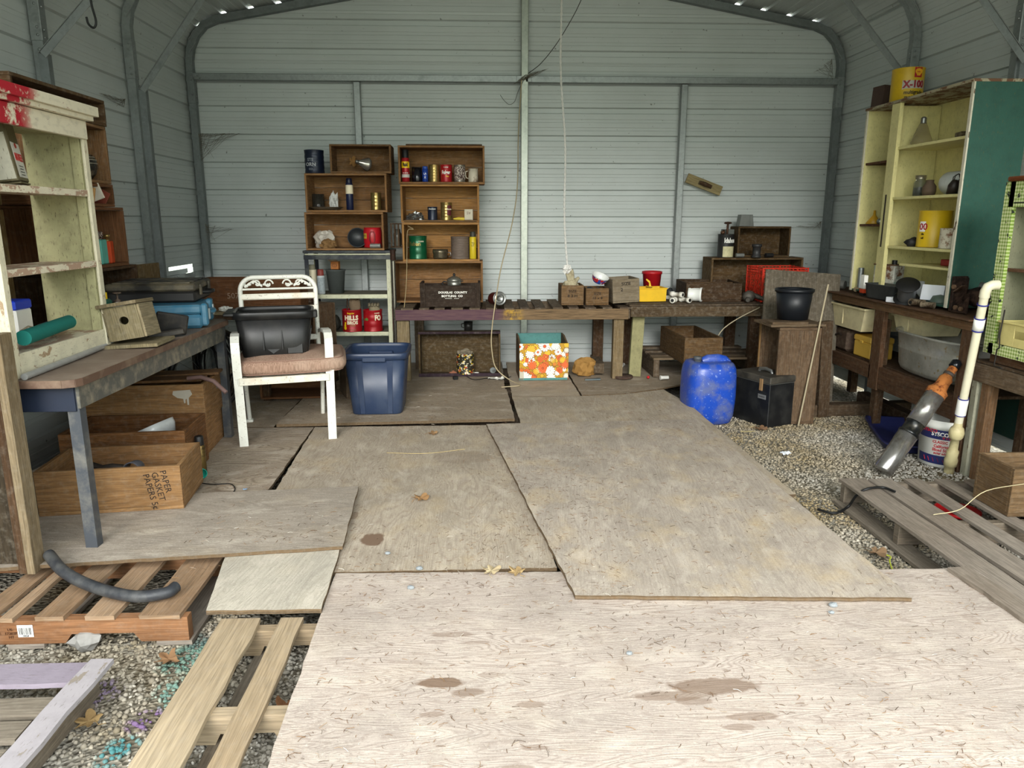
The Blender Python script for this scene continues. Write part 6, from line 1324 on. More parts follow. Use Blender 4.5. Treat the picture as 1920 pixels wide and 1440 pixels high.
part(MB(mr).blob((.14, .02, .09), .07, .4, 3, 1.9, .9, .9, 6, 3), 'casting', root); part(MB(mr).blob((.24, .0, .05), .06, .5, 3, 1.1, .9, .9, 16, 3), 'rock_like_lump', root)
mb = MB(mr); mb.prism([(.02, 0), (.14, .0), (.14, .10)], -.004, .004, T(0, -.085, 0) @ R3(90)); part(mb, 'gusset', root)
for x, z in ((.03, .15), (.06, .03), (.10, .025)): part(MB(rusty('7a604a', '3e2818', .4)).lathe([(.014, 0), (.014, .012), (0, .013)], 6, T(x, -.09, z) @ R3(90), smooth=False, caps=False), 'bolt_head', root)
part(MB(rusty('6b5646', '3e2818', .5)).bar((.02, -.07, .12), (.09, -.08, .16), .035, .008), 'strap', root)
solo(MB(steel).tube([(0, 0, 0), (.004, 0, .20)], .0105, 12).lathe([(.014, 0), (.016, .005), (.016, .045), (.013, .05)], 14, T(.004, 0, .185)), 'socket_wrench', 'bright chrome socket bar standing upright behind the rusty bracket', 'tool', (2.985, 4.48, TZ + .02))
root = thing('grey_hose_pipe', 'short grey rubber hose lying on the iron bracket', 'hose', (3.02, 4.22, TZ + .125), -50); part(MB(plain('494c4a', .6, dirt=.4)).tube([(-.07, 0, .02), (-.03, 0, .02), (.06, -.01, .0), (.10, -.012, -.01)], [.036, .034, .028, .028], 16), 'hose', root); part(MB(steel).lathe([(.036, 0), (.037, .006), (.036, .012)], 20, T(-.03, 0, .02) @ R3(0, 90), caps=False), 'clamp', root)
solo(MB(plain('54534c', .6, dirt=.4)).tube([(-.10, 0, 0), (.12, .02, -.02)], .025, 14), 'pipe_length', 'second grey pipe behind the rubber hose, ending by the white plastic pipe', 'pipe', (3.08, 4.12, TZ + .135), -60)
for i, (x, y, L, r, rz, lab, mt) in enumerate(((2.84, 5.78, .14, .035, -50, 'dented silver metal sleeve at the left end of the work table', plain('8d8e88', .4, .6, .5, .6, 14, '5a5348')), (2.92, 5.55, .13, .018, 30, 'tan pipe piece lying in front of the upright galvanised nipple', plain('8a795f', .6)), (2.98, 5.72, .12, .028, 80, 'grey pipe fitting piled behind the dented sleeve', plain('5d656b', .5, .4)))):
    solo(MB(mt).tube([(-L / 2, 0, r), (0, 0, r * 1.02), (L / 2, 0, r)], [r, r * 1.08, r * .92], 14), 'pipe_fitting', lab, 'pipe fitting', (x, y, TZ + .005), rz)
solo(MB(mt_galv).tube([(0, 0, 0), (0, 0, .15)], .020, 16), 'pipe_nipple', 'galvanised pipe nipple standing upright near the left end of the table', 'pipe fitting', (2.90, 5.53, TZ + .036))
# ---------------------------------------------------------------- cupboard
CX, CY0, CY1, CZ0, CZ1 = 2.87, 4.40, 5.585, .77, 2.075
root = thing('cupboard', 'tall open cupboard, yellow inside and dark green outside, standing on the work table', 'cupboard', (CX, 5.0, CZ0))
pY, pG = paint('d8cf92', '8c7a52', .10, .5, .3), paint('2f564a', '8a8050', .08, .45, .35); H = CZ1 - CZ0; a, b_ = CY0 - 5.0, CY1 - 5.0
part(MB(pG).box((.16, a - .008, H / 2), (.34, .018, H)), 'side_panel', root, 'dark green side'); part(MB(pY).box((.16, b_ + .0, H / 2), (.34, .018, H)), 'side_panel', root, 'yellow side')
part(MB(pY).box((.325, (a + b_) / 2, H / 2), (.014, b_ - a, H)), 'back_panel', root, 'yellow back'); part(MB(blk).box((.316, -.22, H / 2), (.003, .006, H)), 'seam', root)
part(MB(paint('a39a80', '6b4c36', .5, .7, .5)).box((.155, (a + b_) / 2, H + .008), (.36, b_ - a + .03, .018)), 'top_panel', root, 'flaking top board'); part(MB(pG).box((.16, 0, .006), (.33, b_ - a - .02, .012)), 'bottom_panel', root)
part(MB(paint('cfc9b4', '6b5a48', .4)).box((-.013, a - .004, H / 2), (.010, .026, H)), 'edge_strip', root, 'whitish edge'); part(MB(paint('cfc9b4', '6b5a48', .4)).box((-.013, b_, H / 2), (.010, .022, H)), 'edge_strip', root, 'whitish edge')
part(MB(pY).box((-.002, .20, H / 2), (.028, .10, H - .005)), 'centre_stile', root); part(MB(plain('2f281c', .8)).box((-.0175, .205, .52), (.003, .016, .36)), 'slot', root, 'dark worn slot'); part(MB(pY).box((.16, .215, H / 2), (.30, .012, H - .03)), 'partition', root)
for z in (1.775, 1.442, 1.112): part(MB(pY).box((.155, (a + .19) / 2, z - CZ0), (.31, .19 - a - .012, .018)), 'shelf', root)
part(MB(pY).box((.155, (a + .0) / 2, 1.0 - CZ0), (.30, -a - .03, .016)), 'shelf', root)
for z in (1.70, 1.258): part(MB(wood('6b4a34')).box((.155, (.22 + b_) / 2, z - CZ0), (.30, b_ - .22 - .015, .016)), 'shelf', root, 'bare brown shelf')
part(MB(W_t).box((.31, -.08, 1.56 - CZ0), (.012, .22, .02)), 'cleat', root)
p = lambda px, py, X, z: (X, onx(px, py, X).y, z)
bulb('clear reflector lamp bulb standing on the top shelf of the yellow cupboard', p(1727, 270, 3.0, 1.785), 0, 0, 0, .068, .19, glass('d9d3c4', .12))
root = thing('metal_clamp', 'small rusty metal clamp on the top shelf of the yellow cupboard', 'clamp', p(1800, 268, 2.95, 1.785), 80); m_ = rusty('7a6b52', '4a3522', .5)
part(MB(m_).box((0, 0, .02), (.10, .03, .035), None, .003), 'jaw', root); part(MB(m_).cyl((-.09, 0, .03), (-.03, 0, .03), .006, 8), 'screw', root); part(MB(m_).cyl((-.07, -.03, .03), (-.07, .03, .03), .004, 8), 'handle', root)
root = thing('glass_jar', 'glass jar of dark screws with a metal lid, middle shelf of the yellow cupboard', 'jar', p(1723, 365, 2.98, 1.452)); part(MB(glass('cfd2c8')).lathe([(0, 0), (.038, 0), (.041, .01), (.041, .09), (.030, .108), (.030, .12), (.027, .12), (.037, .09), (.037, .006), (0, .005)], 24, caps=False), 'jar_body', root)
part(MB(plain('9b937f', .35, .7)).lathe([(.034, .115), (.034, .138), (0, .14)], 24, caps=False), 'lid', root); part(MB(plain('2f2d2b', .5, .4)).lathe([(0, .007), (.035, .007), (.035, .055), (0, .06)], 20, caps=False), 'screws', root, 'dark screws')
solo(MB(plain('5d4c3c', .8)).lathe([(0, 0), (.035, 0), (.042, .03), (.040, .06), (.022, .085), (.024, .10), (0, .10)], 24, caps=False), 'clay_pot', 'small brown clay pot right of the glass jar', 'pot', p(1741, 365, 2.95, 1.452))
root = thing('white_pitcher', 'white enamel pitcher lying on its side in the yellow cupboard', 'pitcher', (3.03, onx(1790, 345, 3.0).y, 1.528), 90, None, 0, -90)
part(MB(plain('c6cac7', .3, 0, .5, .15)).lathe([(.068, -.11), (.072, -.10), (.070, .09), (.0, .10)], 32, caps=False), 'pitcher_body', root); part(MB(plain('c9c0a4', .4)).tube([(.0, -.065, -.06), (.0, -.10, -.03), (.0, -.10, .03), (.0, -.068, .06)], .008, 8), 'handle', root)
root = thing('bird_ornament', 'small dark cage-like lantern leaning against the white pitcher', 'lantern', p(1783, 362, 2.90, 1.452), 0, None, 25); m_ = plain('231b15', .5)
part(MB(m_).lathe([(0, 0), (.028, 0), (.034, .05), (.022, .085), (0, .09)], 18, caps=False), 'body', root)
for k in range(4): part(MB(m_).tube([(.02 * math.cos(k * 1.57), .02 * math.sin(k * 1.57), .08), (.026 * math.cos(k * 1.57), .026 * math.sin(k * 1.57), .11), (0, 0, .13)], .003, 6), 'wire', root)
root = can('large bright yellow oil tin, partly turned, on a lower shelf of the yellow cupboard', p(1748, 460, 3.0, 1.122), .098, .235, plain('d5b01c', .4, 0, .5, .2, 9, 'a3821a'), texts=(('00', .06, .13, plain('a3182a', .5), -72), ('de', .02, .085, blk, -72), ('oil', .02, .06, blk, -72)), band=None, name='oil_tin')
mb = MB(wht)
mb.lathe([(.0993, .10), (.0993, .165)], 10, a0=180, a1=207, caps=False); part(mb, 'label_patch', root, 'white label edge')
can('white tin with rust and brown stains beside the large yellow oil tin', p(1778, 463, 2.93, 1.122), .056, .125, rusty('c4bda8', '8a5a34', .45, .6, .1, 22))
solo(MB(plain('1e1d1c', .6)).blob((0, 0, .02), .045, .4, 2, 1.2, .8, .8, 3), 'black_rag', 'black lump left of the yellow oil tin', 'rag', p(1712, 462, 2.93, 1.13))
root = thing('funnel', 'amber plastic funnel upside down on the left bay shelf of the yellow cupboard', 'funnel', p(1638, 418, 2.97, 1.267)); part(MB(plain('c8982a', .35)).lathe([(.055, 0), (.058, .003), (.018, .055), (.010, .065), (.008, .10), (.005, .10)], 24, caps=False), 'cone', root)
solo(MB(plain('8e9492', .3, .8)).blob((0, 0, .02), .025, .3, 2), 'metal_knob', 'shiny metal knob beside the amber funnel', 'knob', p(1650, 420, 2.92, 1.268))  # a plain metal knob, slightly lumpy
solo(MB(plain('8f1d17', .5)).box((0, 0, .02), (.12, .20, .04), None, .004), 'red_box', 'flat red box on the lowest yellow cupboard shelf', 'box', (3.03, 4.58, 1.01))
# on top of the cupboard
root = can('large yellow and red oil tin lettered X-100 on top of the cupboard', p(1697, 196, 3.03, 2.095), .105, .235, plain('c9a414', .42, 0, .5, .25, 9, '7d6a1e'), band=None, texts=(('multigrade', .034, .068, blk, -4, (.9, 1)), ('motor oil', .034, .036, blk, -4, (.9, 1))), name='oil_tin')
mb = MB(plain('b5b2a6', .5, dirt=.3))
w = []
for k in range(13):
    a = math.radians(-90 - 4 + -42 + 84 * k / 12); w.append(a)
r = .1068; vs = []
for a in w:
    e = abs((a + math.radians(94)) / math.radians(42)); zz = .010 if False else 0
    vs += [(r * math.cos(a), r * math.sin(a), .088 + (.006 if e < .98 else 0)), (r * math.cos(a), r * math.sin(a), .152 - (.006 if e < .98 else 0))]
mb.raw(vs, [[2 * i, 2 * i + 2, 2 * i + 3, 2 * i + 1] for i in range(12)]); wraptext(mb, 'X-100', .060, .120, .1078, plain('8f1a26', .5), -4, (.95, 1.05), .05)
part(mb, 'name_banner', root, 'silver banner with X-100')
mb = MB(plain('a81a1c', .5)); mb.lathe([(.1066, .165), (.1066, .232)], 8, a0=262, a1=298 - 6, caps=False); part(mb, 'emblem', root, 'red square with a yellow shell emblem')
mb = MB(plain('e0a21e', .5)); mb.M = R3(0, 0, 7) @ T(0, -.1074, .198) @ R3(90)
mb.prism([(-.012, -.022), (.012, -.022), (.014, -.014), (.026, .0), (.026, .012), (.016, .022), (0, .026), (-.016, .022), (-.026, .012), (-.026, 0), (-.014, -.014)], 0, .0012); mb.use(plain('a81a1c', .5)); mb.text('SHELL', .010, T(0, .002, .0014), bold=.03); part(mb, 'shell_mark', root, 'yellow scallop shell')
solo(MB(plain('4d3b33', .8, dirt=.3)).box((0, 0, .085), (.10, .13, .17), R3(0, 3, 0), .003), 'wooden_block', 'dark brown block left of the yellow X-100 tin on the cupboard', 'block', p(1654, 200, 3.03, 2.098), 8)
solo(MB(steel).tube([(0, 0, .01), (0, -.05, .015), (.0, -.10, .004)], .004, 6), 'metal_hook', 'small metal hook on the top of the cupboard', 'hook', p(1768, 172, 2.95, 2.094))
# ---------------------------------------------------------------- on the gravel, right
t = NT('pump_steel'); v = t.uv(1, 1, True); g = t.noise(v, 14, 5, .7); c = t.mix(t.step(g, .5, .75), srgb('9a9894'), srgb('5b4f42')); mt_ps = t.fin(c, .25, .75, .6)
p0 = V((2.29, 3.90, GZ + .035)); p1 = onx(1797, 676, 2.745); d = (p1 - p0).normalized(); L = (p1 - p0).length
root = thing('well_pump', 'stainless steel well pump with a rust-caked neck, leaning against the work table', 'pump', p0); Rm = aim(d)
part(MB(mt_ps).lathe([(0, 0), (.050, 0), (.055, .01), (.055, L * .33), (0, L * .33)], 32, Rm, caps=False), 'motor_barrel', root)
part(MB(plain('1d1f20', .3, .5, .6, .5, 20, '6a6455')).lathe([(.053, L * .33), (.058, L * .335), (.058, L * .35), (.050, L * .36), (.050, L * .43), (.055, L * .435)], 24, Rm, caps=False), 'intake_screen', root, 'black intake section')
part(MB(mt_ps).lathe([(0, L * .432), (.054, L * .434), (.054, L * .70), (0, L * .70)], 32, Rm, caps=False), 'pump_barrel', root)
mo = rusty('a5652f', '7d3d14', .45, .9, .0, 30); mb = MB(mo); n = 26; prof = [(.056, .685), (.058, .70), (.056, .72), (.046, .745), (.038, .77), (.034, .80), (.036, .83), (.026, .86), (.024, .885), (.027, .90), (.024, .935)]
q = [(r + .006 * noise.noise(V((r * 90, z * 60, 0))), z * L) for r, z in prof]; mb.lathe(q, 24, Rm); mb.v = [Rm @ ((Rm.inverted() @ v_) * (1) + V((noise.noise(v_ * 60), noise.noise(v_ * 60 + V((9, 0, 0))), 0)) * .005) for v_ in mb.v]; part(mb, 'rusty_neck', root, 'orange rust-caked neck')
part(MB(plain('4a4038', .6)).lathe([(.026, .862 * L), (.030, .865 * L), (.030, .885 * L), (.026, .888 * L)], 20, Rm, caps=False), 'clamp', root); part(MB(plain('16181c', .2, .2)).lathe([(.026, .935 * L), (.030, .94 * L), (.028, .985 * L), (.014, L)], 18, Rm, caps=False), 'tape_wrap', root, 'black tape wrap')
root = thing('plastic_bucket', 'white plastic food bucket with navy bands, on the gravel behind the steel pump', 'bucket', (2.79, 4.13, GZ + .004), 0)
part(MB(plain('dcdcd4', .4, dirt=.12)).lathe([(0, 0), (.128, 0), (.134, .006), (.146, .235), (.152, .238), (.152, .262), (.148, .265), (.150, .285), (.142, .285), (.13, .02), (0, .01)], 44, caps=False), 'bucket_body', root)
mb = MB(plain('232a5c', .45)); R_ = lambda z: .1348 + (.146 - .134) * z / .235
for z0, z1 in ((.022, .075), (.175, .232)): mb.lathe([(R_(z0), z0), (R_(z1), z1)], 44, a0=170, a1=330, caps=False)
rl = plain('b3262c', .5)
mb.M = Matrix()
for tx, sz, z, m_, ang, fs in (('SYSCO', .034, .205, wht, -46, (.9, 1)), ('SYSCO', .034, .222, rl, -70, (.9, .8)), ('SYSCO', .034, .190, rl, -22, (.9, .8)), ('CLASSIC', .022, .158, rl, -44, (1, 1)), ('California', .024, .132, rl, -40, (.9, 1)), ('Sliced Straw', .024, .110, rl, -38, (.9, 1)), ('sugar added', .020, .090, rl, -38, (.9, 1))):
    wraptext(mb, tx, sz, z, R_(z) + .0012, m_, ang, fs, .03)
for k in range(9): mb.use(rl); mb.bar((R_(.05) * 1.006 * math.cos(math.radians(190 + k * 11)), R_(.05) * 1.006 * math.sin(math.radians(190 + k * 11)), .060), (R_(.05) * 1.008 * math.cos(math.radians(194 + k * 11)), R_(.05) * 1.008 * math.sin(math.radians(194 + k * 11)), .036), .005, .001)
part(mb, 'printed_label', root, 'navy bands with red and white lettering'); mb = MB(plain('a01c22', .5)); mb.M = R3(0, 0, -8) @ T(0, -.1400, .10) @ R3(90); mb.lathe([(0, .0008), (.034, .0)], 8, sy=1.2, caps=False); part(mb, 'berry_mark', root, 'red berry mark')
part(MB(steel).tube([(-.15, -.02, .25), (-.12, -.10, .20), (-.02, -.16, .19)], .002, 6), 'bail_handle', root)
q0 = V((2.716, 3.955, GZ + .0)); q1 = onx(1848, 545, 2.60); dv = (q1 - q0).normalized(); LL = (q1 - q0).length
root = thing('plastic_pipe', 'long cream plastic pipe with couplings, leaning from the gravel past the table end', 'pipe', q0); Rm = aim(dv); pc = plain('d9d3b8', .4, dirt=.2); pdirty = plain('c4b98c', .5, 0, .4, .6, 12, '7d6037')
part(MB(pc).lathe([(.021, LL * .26), (.021, LL - .03)], 20, Rm), 'pipe', root); part(MB(wht).lathe([(.026, LL * .345), (.0275, LL * .35), (.0275, LL * .43), (.026, LL * .435)], 20, Rm), 'coupling', root)
part(MB(wht).lathe([(.026, LL * .80), (.0265, LL * .80), (.0265, LL * .86), (.026, LL * .86)], 20, Rm), 'coupling', root, 'white coupling with blue primer marks')
mb = MB(plain('2c2f8c', .5)); 
for z in (.345, .437, .80, .862, .93): mb.lathe([(.0272, LL * z), (.0278, LL * (z + .002)), (.0272, LL * (z + .006))], 20, Rm, caps=False)
part(mb, 'primer_ring', root, 'blue primer rings')
part(MB(pdirty).lathe([(.024, 0), (.028, .02), (.026, .05), (.034, .055), (.036, .09), (.030, .11), (.032, .15), (.024, .16), (.022, .23), (.030, .235), (.038, .25), (.040, .275), (.034, .30), (.024, .31), (.021, .34)], 20, Rm), 'union_fitting', root, 'dirty cream union')
mb = MB(pc); e = dv * (LL - .035); mb.tube([e, e + dv * .03, e + dv * .055 + V((.008, 0, 0)), e + dv * .065 + V((.03, .0, 0)), e + dv * .066 + V((.06, 0, 0))], .025, 16); part(mb, 'elbow', root)
root = thing('boot_tray', 'dark purple-blue plastic tray on the gravel, loops of wire in it', 'tray', (2.86, 4.60, GZ + .006), 72)
part(MB(plain('252a55', .45, dirt=.3)).lathe([(0, 0), (.93, 0), (.96, .01), (1.0, .05), (1.06, .052), (1.06, .058), (.98, .058), (.93, .012), (0, .008)], 48, sx=.36, sy=.22, pw=9, caps=False), 'tray_body', root)
part(MB(plain('6b6257', .6)).tube([(.15, -.1, .02), (.05, .06, .03), (-.08, .08, .10), (-.14, 0, .06), (-.05, -.10, .02)], .004, 6), 'wire_loop', root)
solo(MB(wood('5c4c3a')).box((0, 0, .045), (.95, .09, .09), None, .004), 'timber_beam', 'grey beam lying on the gravel under the work table', 'timber', (2.92, 5.28, GZ), 4)
solo(MB(wood('4d3c2e')).box((0, 0, .05), (.09, 1.3, .10), None, .004), 'timber_beam', 'dark beam on the ground under the back of the work table', 'timber', (3.05, 4.95, GZ + .0))
# ---------------------------------------------------------------- low table, gingham cabinet and box at the right edge
root = thing('plank_table', 'low rough plank table at the right edge, the green gingham cabinet on it', 'table', (3.0, 3.40, GZ))
part(MB(wood('7d6a55', .5, 24, .3, .4)).box((-.215, 0, .61), (.04, 1.08, .10)), 'front_rail', root); part(MB(W_t2).box((0, .53, .61), (.40, .04, .10)), 'end_rail', root, 'paler end rail')
for k, x in enumerate((-.19, -.08, .03, .14)): part(board(MB(wood('5f4d3b', .5, 24, .35, .4)), (x, -.54, .678), (x + .01, .55, .678), .095, .014), 'top_board', root)
for x, y, m_, w in ((-.19, .44, W_t2, .06), (-.20, .515, paint('9a9884', '5a4a3a', .4), .045), (.17, .48, W_t, .06), (-.19, -.48, W_t, .06), (.17, -.48, W_t, .06)): part(MB(m_).box((x, y, .28), (.06, w, .56)), 'leg', root)
GY = 3.39; gz0, gz1 = .70, 1.475
def gingham():
    t = NT('green_check_paper'); v = t.uv(1, 1, True); s = t.n('ShaderNodeSeparateXYZ'); t.l(v, s.inputs[0])
    bx = t.math('LESS_THAN', t.math('FRACT', t.math('MULTIPLY', s.outputs['X'], 55)), .5); bz = t.math('LESS_THAN', t.math('FRACT', t.math('MULTIPLY', s.outputs['Z'], 55)), .5)
    k = t.math('MULTIPLY', t.math('ADD', bx, bz), .5); c = t.mix(k, srgb('dfe4b0'), srgb('7d9a3c'))
    w = t.noise(v, 22, 2, .4, .4); w2 = t.noise(v, 60, 2); mk = t.math('MULTIPLY', t.step(w, .62, .64), t.step(w2, .42, .48)); c = t.mix(mk, c, srgb('232b22'))
    c = t.mix(t.math('MULTIPLY', t.step(t.noise(v, 9, 6, .7), .58, .66), .6), c, srgb('8d8a70')); return t.fin(c, .6, 0, .3)
gm = gingham(); mol = paint('83836a', '5f5444', .15, .7, .4)
root = thing('gingham_cabinet', 'cabinet faced with green gingham paper, olive inside, at the right edge', 'cabinet', (2.765, 3.565, .542), -90)
x0, x1 = -.30, .34; zz0, zz1 = .05, .95
part(MB(gm).box((x0 + .035, 0, (zz0 + zz1) / 2), (.075, .02, zz1 - zz0)), 'left_stile', root); part(MB(gm).box((.02, 0, zz0 + .03), (.57, .02, .06)), 'bottom_rail', root); part(MB(gm).box((.02, 0, zz1 - .065), (.57, .02, .13)), 'top_rail', root); part(MB(gm).box((x1 - .01, 0, (zz0 + zz1) / 2), (.06, .02, zz1 - zz0)), 'right_stile', root)
part(MB(plain('23221c', .8)).box((.03, -.012, zz1 - .108), (.50, .003, .006)), 'crack', root, 'dark crack line')
part(MB(mol).box((.02, .20, (zz0 + zz1) / 2), (.62, .012, zz1 - zz0)), 'back_panel', root, 'olive-grey back'); part(MB(mol).box((x0 + .06, .10, (zz0 + zz1) / 2), (.014, .19, zz1 - zz0)), 'side_panel', root); part(MB(mol).box((x1, .10, (zz0 + zz1) / 2), (.014, .19, zz1 - zz0)), 'side_panel', root)
part(MB(mol).box((.02, .105, .50), (.60, .18, .014)), 'shelf', root); part(MB(wood('7c5a44')).box((.02, .018, .50), (.56, .008, .018)), 'shelf_edge', root, 'brown shelf edge'); part(MB(mol).box((.02, .10, zz0 + .03), (.60, .19, .012)), 'bottom_shelf', root)
part(MB(wood('8a4f2c', .5, 24, .1, .3)).box((.04, .09, zz1 + .012), (.62, .24, .024), None, .008), 'top_board', root, 'reddish-brown top board')
part(MB(W_t).box((.02, .11, .028), (.60, .18, .055)), 'base', root)
root = thing('letter_tray', 'pale yellow plastic tray with a hand hole, resting in the gingham cabinet', 'tray', (2.805, 3.495, .657), -90); m_ = plain('d8ca85', .5, 0, .35, .3, 16, '9b8a55')
mb = MB(m_); hx, z0_, z1_ = .30, 0, .115
mb.box((-.205, -.05, .055), (.11, .005, .115)); mb.box((.12, -.05, .055), (.34, .005, .115)); mb.box((-.10, -.05, .097), (.10, .005, .030)); mb.box((-.10, -.05, .02), (.10, .005, .045)); mb.box((-.258, .06, .055), (.005, .21, .115)); mb.box((.29, .06, .055), (.005, .21, .115)); mb.box((.015, .165, .055), (.55, .005, .115)); mb.box((.015, .06, .003), (.54, .21, .005))
part(mb, 'tray_body', root); mb = MB(m_); mb.box((.015, -.055, .118), (.57, .016, .010)); mb.box((-.262, .06, .118), (.012, .23, .010)); part(mb, 'rim', root)
solo(MB(plain('2a2622', .6, .3)).tube([(0, 0, .30), (-.01, 0, .16), (.0, 0, .10), (-.015, 0, .09), (-.02, 0, .0), (.05, -.01, .0)], .004, 6), 'iron_rod', 'thin black bent iron rod hooked over the yellow tray and the low table', 'rod', (2.735, onx(1868, 690, 2.735).y, .540), -90)
b = crate('brown plywood box with dark green inside, on the right pallet', (2.62, 3.115, -.004), -1, .52, .25, .225, wood('7d6548', .5, 26, .2, .35), 'up', .016, name='pine_box', cat='wooden box')
part(MB(plain('26362b', .7)).box((0, 0, .118), (.44, .22, .002)), 'lining', b, 'dark green lining'); part(MB(plain('c9b04a', .6, dirt=.3)).box((-.2405, .04, .195), (.002, .12, .012), R3(8, 0, 0)), 'paint_scrape', b, 'yellow scrape')
solo(MB(red_).lathe([(.080, 0), (.10, 0), (.104, .006), (.104, .016), (.095, .018), (.088, .010), (.0, .008)], 36, caps=False), 'plastic_disc', 'round red plastic lid lying on the gravel under the right pallet boards', 'lid', (onz(1795, 957, -.11).x, onz(1795, 957, -.11).y, GZ + .02), 0)
# hose and wires
def wire(label, pts, r, mat, name='wire', cat='wire', n=8, seg=6):
    """Catmull-Rom through the points"""
    P = [V(p_) for p_ in pts]; P = [P[0] * 2 - P[1]] + P + [P[-1] * 2 - P[-2]]; out = []
    for i in range(1, len(P) - 2):
        for k in range(seg):
            t_ = k / seg; a, b, c, d = P[i - 1], P[i], P[i + 1], P[i + 2]
            out.append(.5 * ((2 * b) + (c - a) * t_ + (2 * a - 5 * b + 4 * c - d) * t_ ** 2 + (3 * b - a - 3 * c + d) * t_ ** 3))
    out.append(P[-2]); o0 = out[0].copy(); return solo(MB(mat).tube([q - o0 for q in out], r, n), name, label, cat, o0)
zz = lambda px, py, z: tuple(onz(px, py, z))
wire('thick dark rubber hose curving across the orange pallet', [zz(92, 1040, .062), zz(120, 1072, .045), zz(175, 1100, .020), zz(250, 1118, .012), zz(310, 1112, .012), zz(330, 1100, .014)], .021, plain('303236', .5, 0, .4, .4, 12, '7b7a74'), 'rubber_hose', 'hose', 16)
wire('black cable end curling from the gravel onto the right pallet', [zz(1533, 955, GZ + .015), zz(1565, 962, GZ + .018), zz(1590, 950, GZ + .03), zz(1605, 930, GZ + .10), zz(1625, 917, .006), zz(1655, 914, .006), zz(1678, 922, .006)], .0065, blk, 'black_cable', 'cable')
wire('thin pale wire looping from the box at the right edge over the pallet', [(2.50, 2.97, .235), (2.42, 2.93, .19), zz(1850, 920, .10), zz(1800, 955, .03), zz(1750, 965, .004)], .002, plain('c2b48e', .6))
wire('thin dark bent wire on the wavy plywood', [zz(373, 905, .004), zz(400, 908, .006), zz(430, 907, .004), zz(440, 914, .005), zz(438, 922, .004), zz(427, 925, .004)], .0025, blk)
wire('pale straw lying across the middle plywood sheet', [zz(725, 849, .003), zz(800, 850, .006), zz(872, 842, .003)], .0012, plain('c9b27a', .8), 'straw', 'straw')
wire('pale cord hanging from the right-hand bench rail', [(2.28, 5.90, .60), (2.10, 5.86, .52), (1.98, 5.85, .44), (1.93, 5.86, .36), (1.93, 5.88, .33)], .0045, plain('a59a80', .6), 'cord', 'cord')
wire('cord trailing on the floor behind the blue jug', [(1.95, 5.74, .16), (2.02, 5.68, .06), (2.05, 5.60, -.04), (2.12, 5.50, GZ + .01)], .006, plain('8c8878', .6), 'cord', 'cord')
Yc = 6.03
g = lambda px, py, Y=Yc: tuple(ony(px, py, Y))
wire('long tan cord hanging from the wall post down past the bench to the floor', [g(978, 150, 6.74), g(972, 250, 6.74), g(970, 350, 6.7), g(960, 420, 6.5), g(940, 500, 6.2), g(930, 560, 5.92), g(922, 620, 5.90), g(922, 655, 5.92), g(930, 690, 5.95), zz(955, 712, .01), zz(975, 722, .008), zz(940, 726, .008)], .0045, plain('b5a685', .7), 'cord', 'cord')
wire('tan cord hanging in front of the four-crate stack', [g(765, 424, 6.22), g(775, 430, 6.20), g(764, 434, 6.21), g(763, 480, 6.20), g(762, 530, 6.15), g(758, 575, 6.0), g(756, 583, 5.93)], .0035, plain('a08d68', .7), 'cord', 'cord')
wire('thin dark wire sagging from the roof to the middle of the cross tube', [g(1092, -5, 6.6), g(1075, 30, 6.6), g(1045, 80, 6.65), g(1015, 118, 6.7), g(990, 138, 6.76)], .003, plain('3a3833', .7))
wire('tangle of thin wires below the centre of the cross tube', [g(985, 145, 6.76), g(972, 170, 6.75), g(965, 190, 6.74), g(955, 196, 6.74), g(945, 188, 6.74), g(938, 178, 6.74)], .002, plain('3a3833', .7))
# rope
rope_t = ony(1047, -20, 6.12); rope_b = ony(1063, 500, 6.12); top = V((rope_t.x, 6.12, 3.30)); n = 260
mb = MB(plain('dcdad4', .8, dirt=.1)); sub = V((0, 0, 0))
for ph in (0, math.pi):
    pts = []
    for k in range(n + 1):
        q = top.lerp(rope_b, k / n) + V((.010 * math.sin(k * .05), 0, 0)); a = k * .75 + ph; pts.append(q - rope_b + V((math.cos(a) * .0045, math.sin(a) * .0045, 0)))
    mb.tube(pts, .005, 6)
root = thing('rope', 'white twisted rope hanging from the roof above the SIZE crates', 'rope', rope_b); part(mb, 'strand', root)
part(crumple(plain('dedcd6', .8), .028, 1.1, .8, 1.1, 7, .8), 'frayed_knot', root, 'frayed white knot')
bpy.data.objects[[o.name for o in bpy.data.objects if o.name.startswith('frayed_knot')][0]].location = (0, 0, -.04)
wire('black iron hook hanging from the roof near the left wall', [ony(166, -25, 4.2), ony(172, 10, 4.2), ony(180, 40, 4.2), ony(176, 52, 4.2), ony(166, 45, 4.2), ony(162, 32, 4.2)], .006, blk, 'iron_hook', 'hook')
# plasterer's float wedged behind the post
root = thing('plaster_float', 'old wooden plastering float with a handle, stuck slanting behind the right wall post', 'float', ony(1320, 346, 6.80), 0, None, 0, 20)
part(MB(wood('a8996f', .55, 24, .2, .3)).box((0, 0, 0), (.34, .012, .085)), 'blade', root); part(MB(W_dark).tube([(-.05, -.03, .0), (.0, -.04, .0), (.06, -.03, -.0)], [.016, .019, .015], 12), 'handle', root, 'dark handle'); part(MB(plain('6a5f4a', .6, .3)).box((-.045, -.015, 0), (.02, .03, .03)).box((.06, -.015, 0), (.02, .03, .03)), 'mount', root)
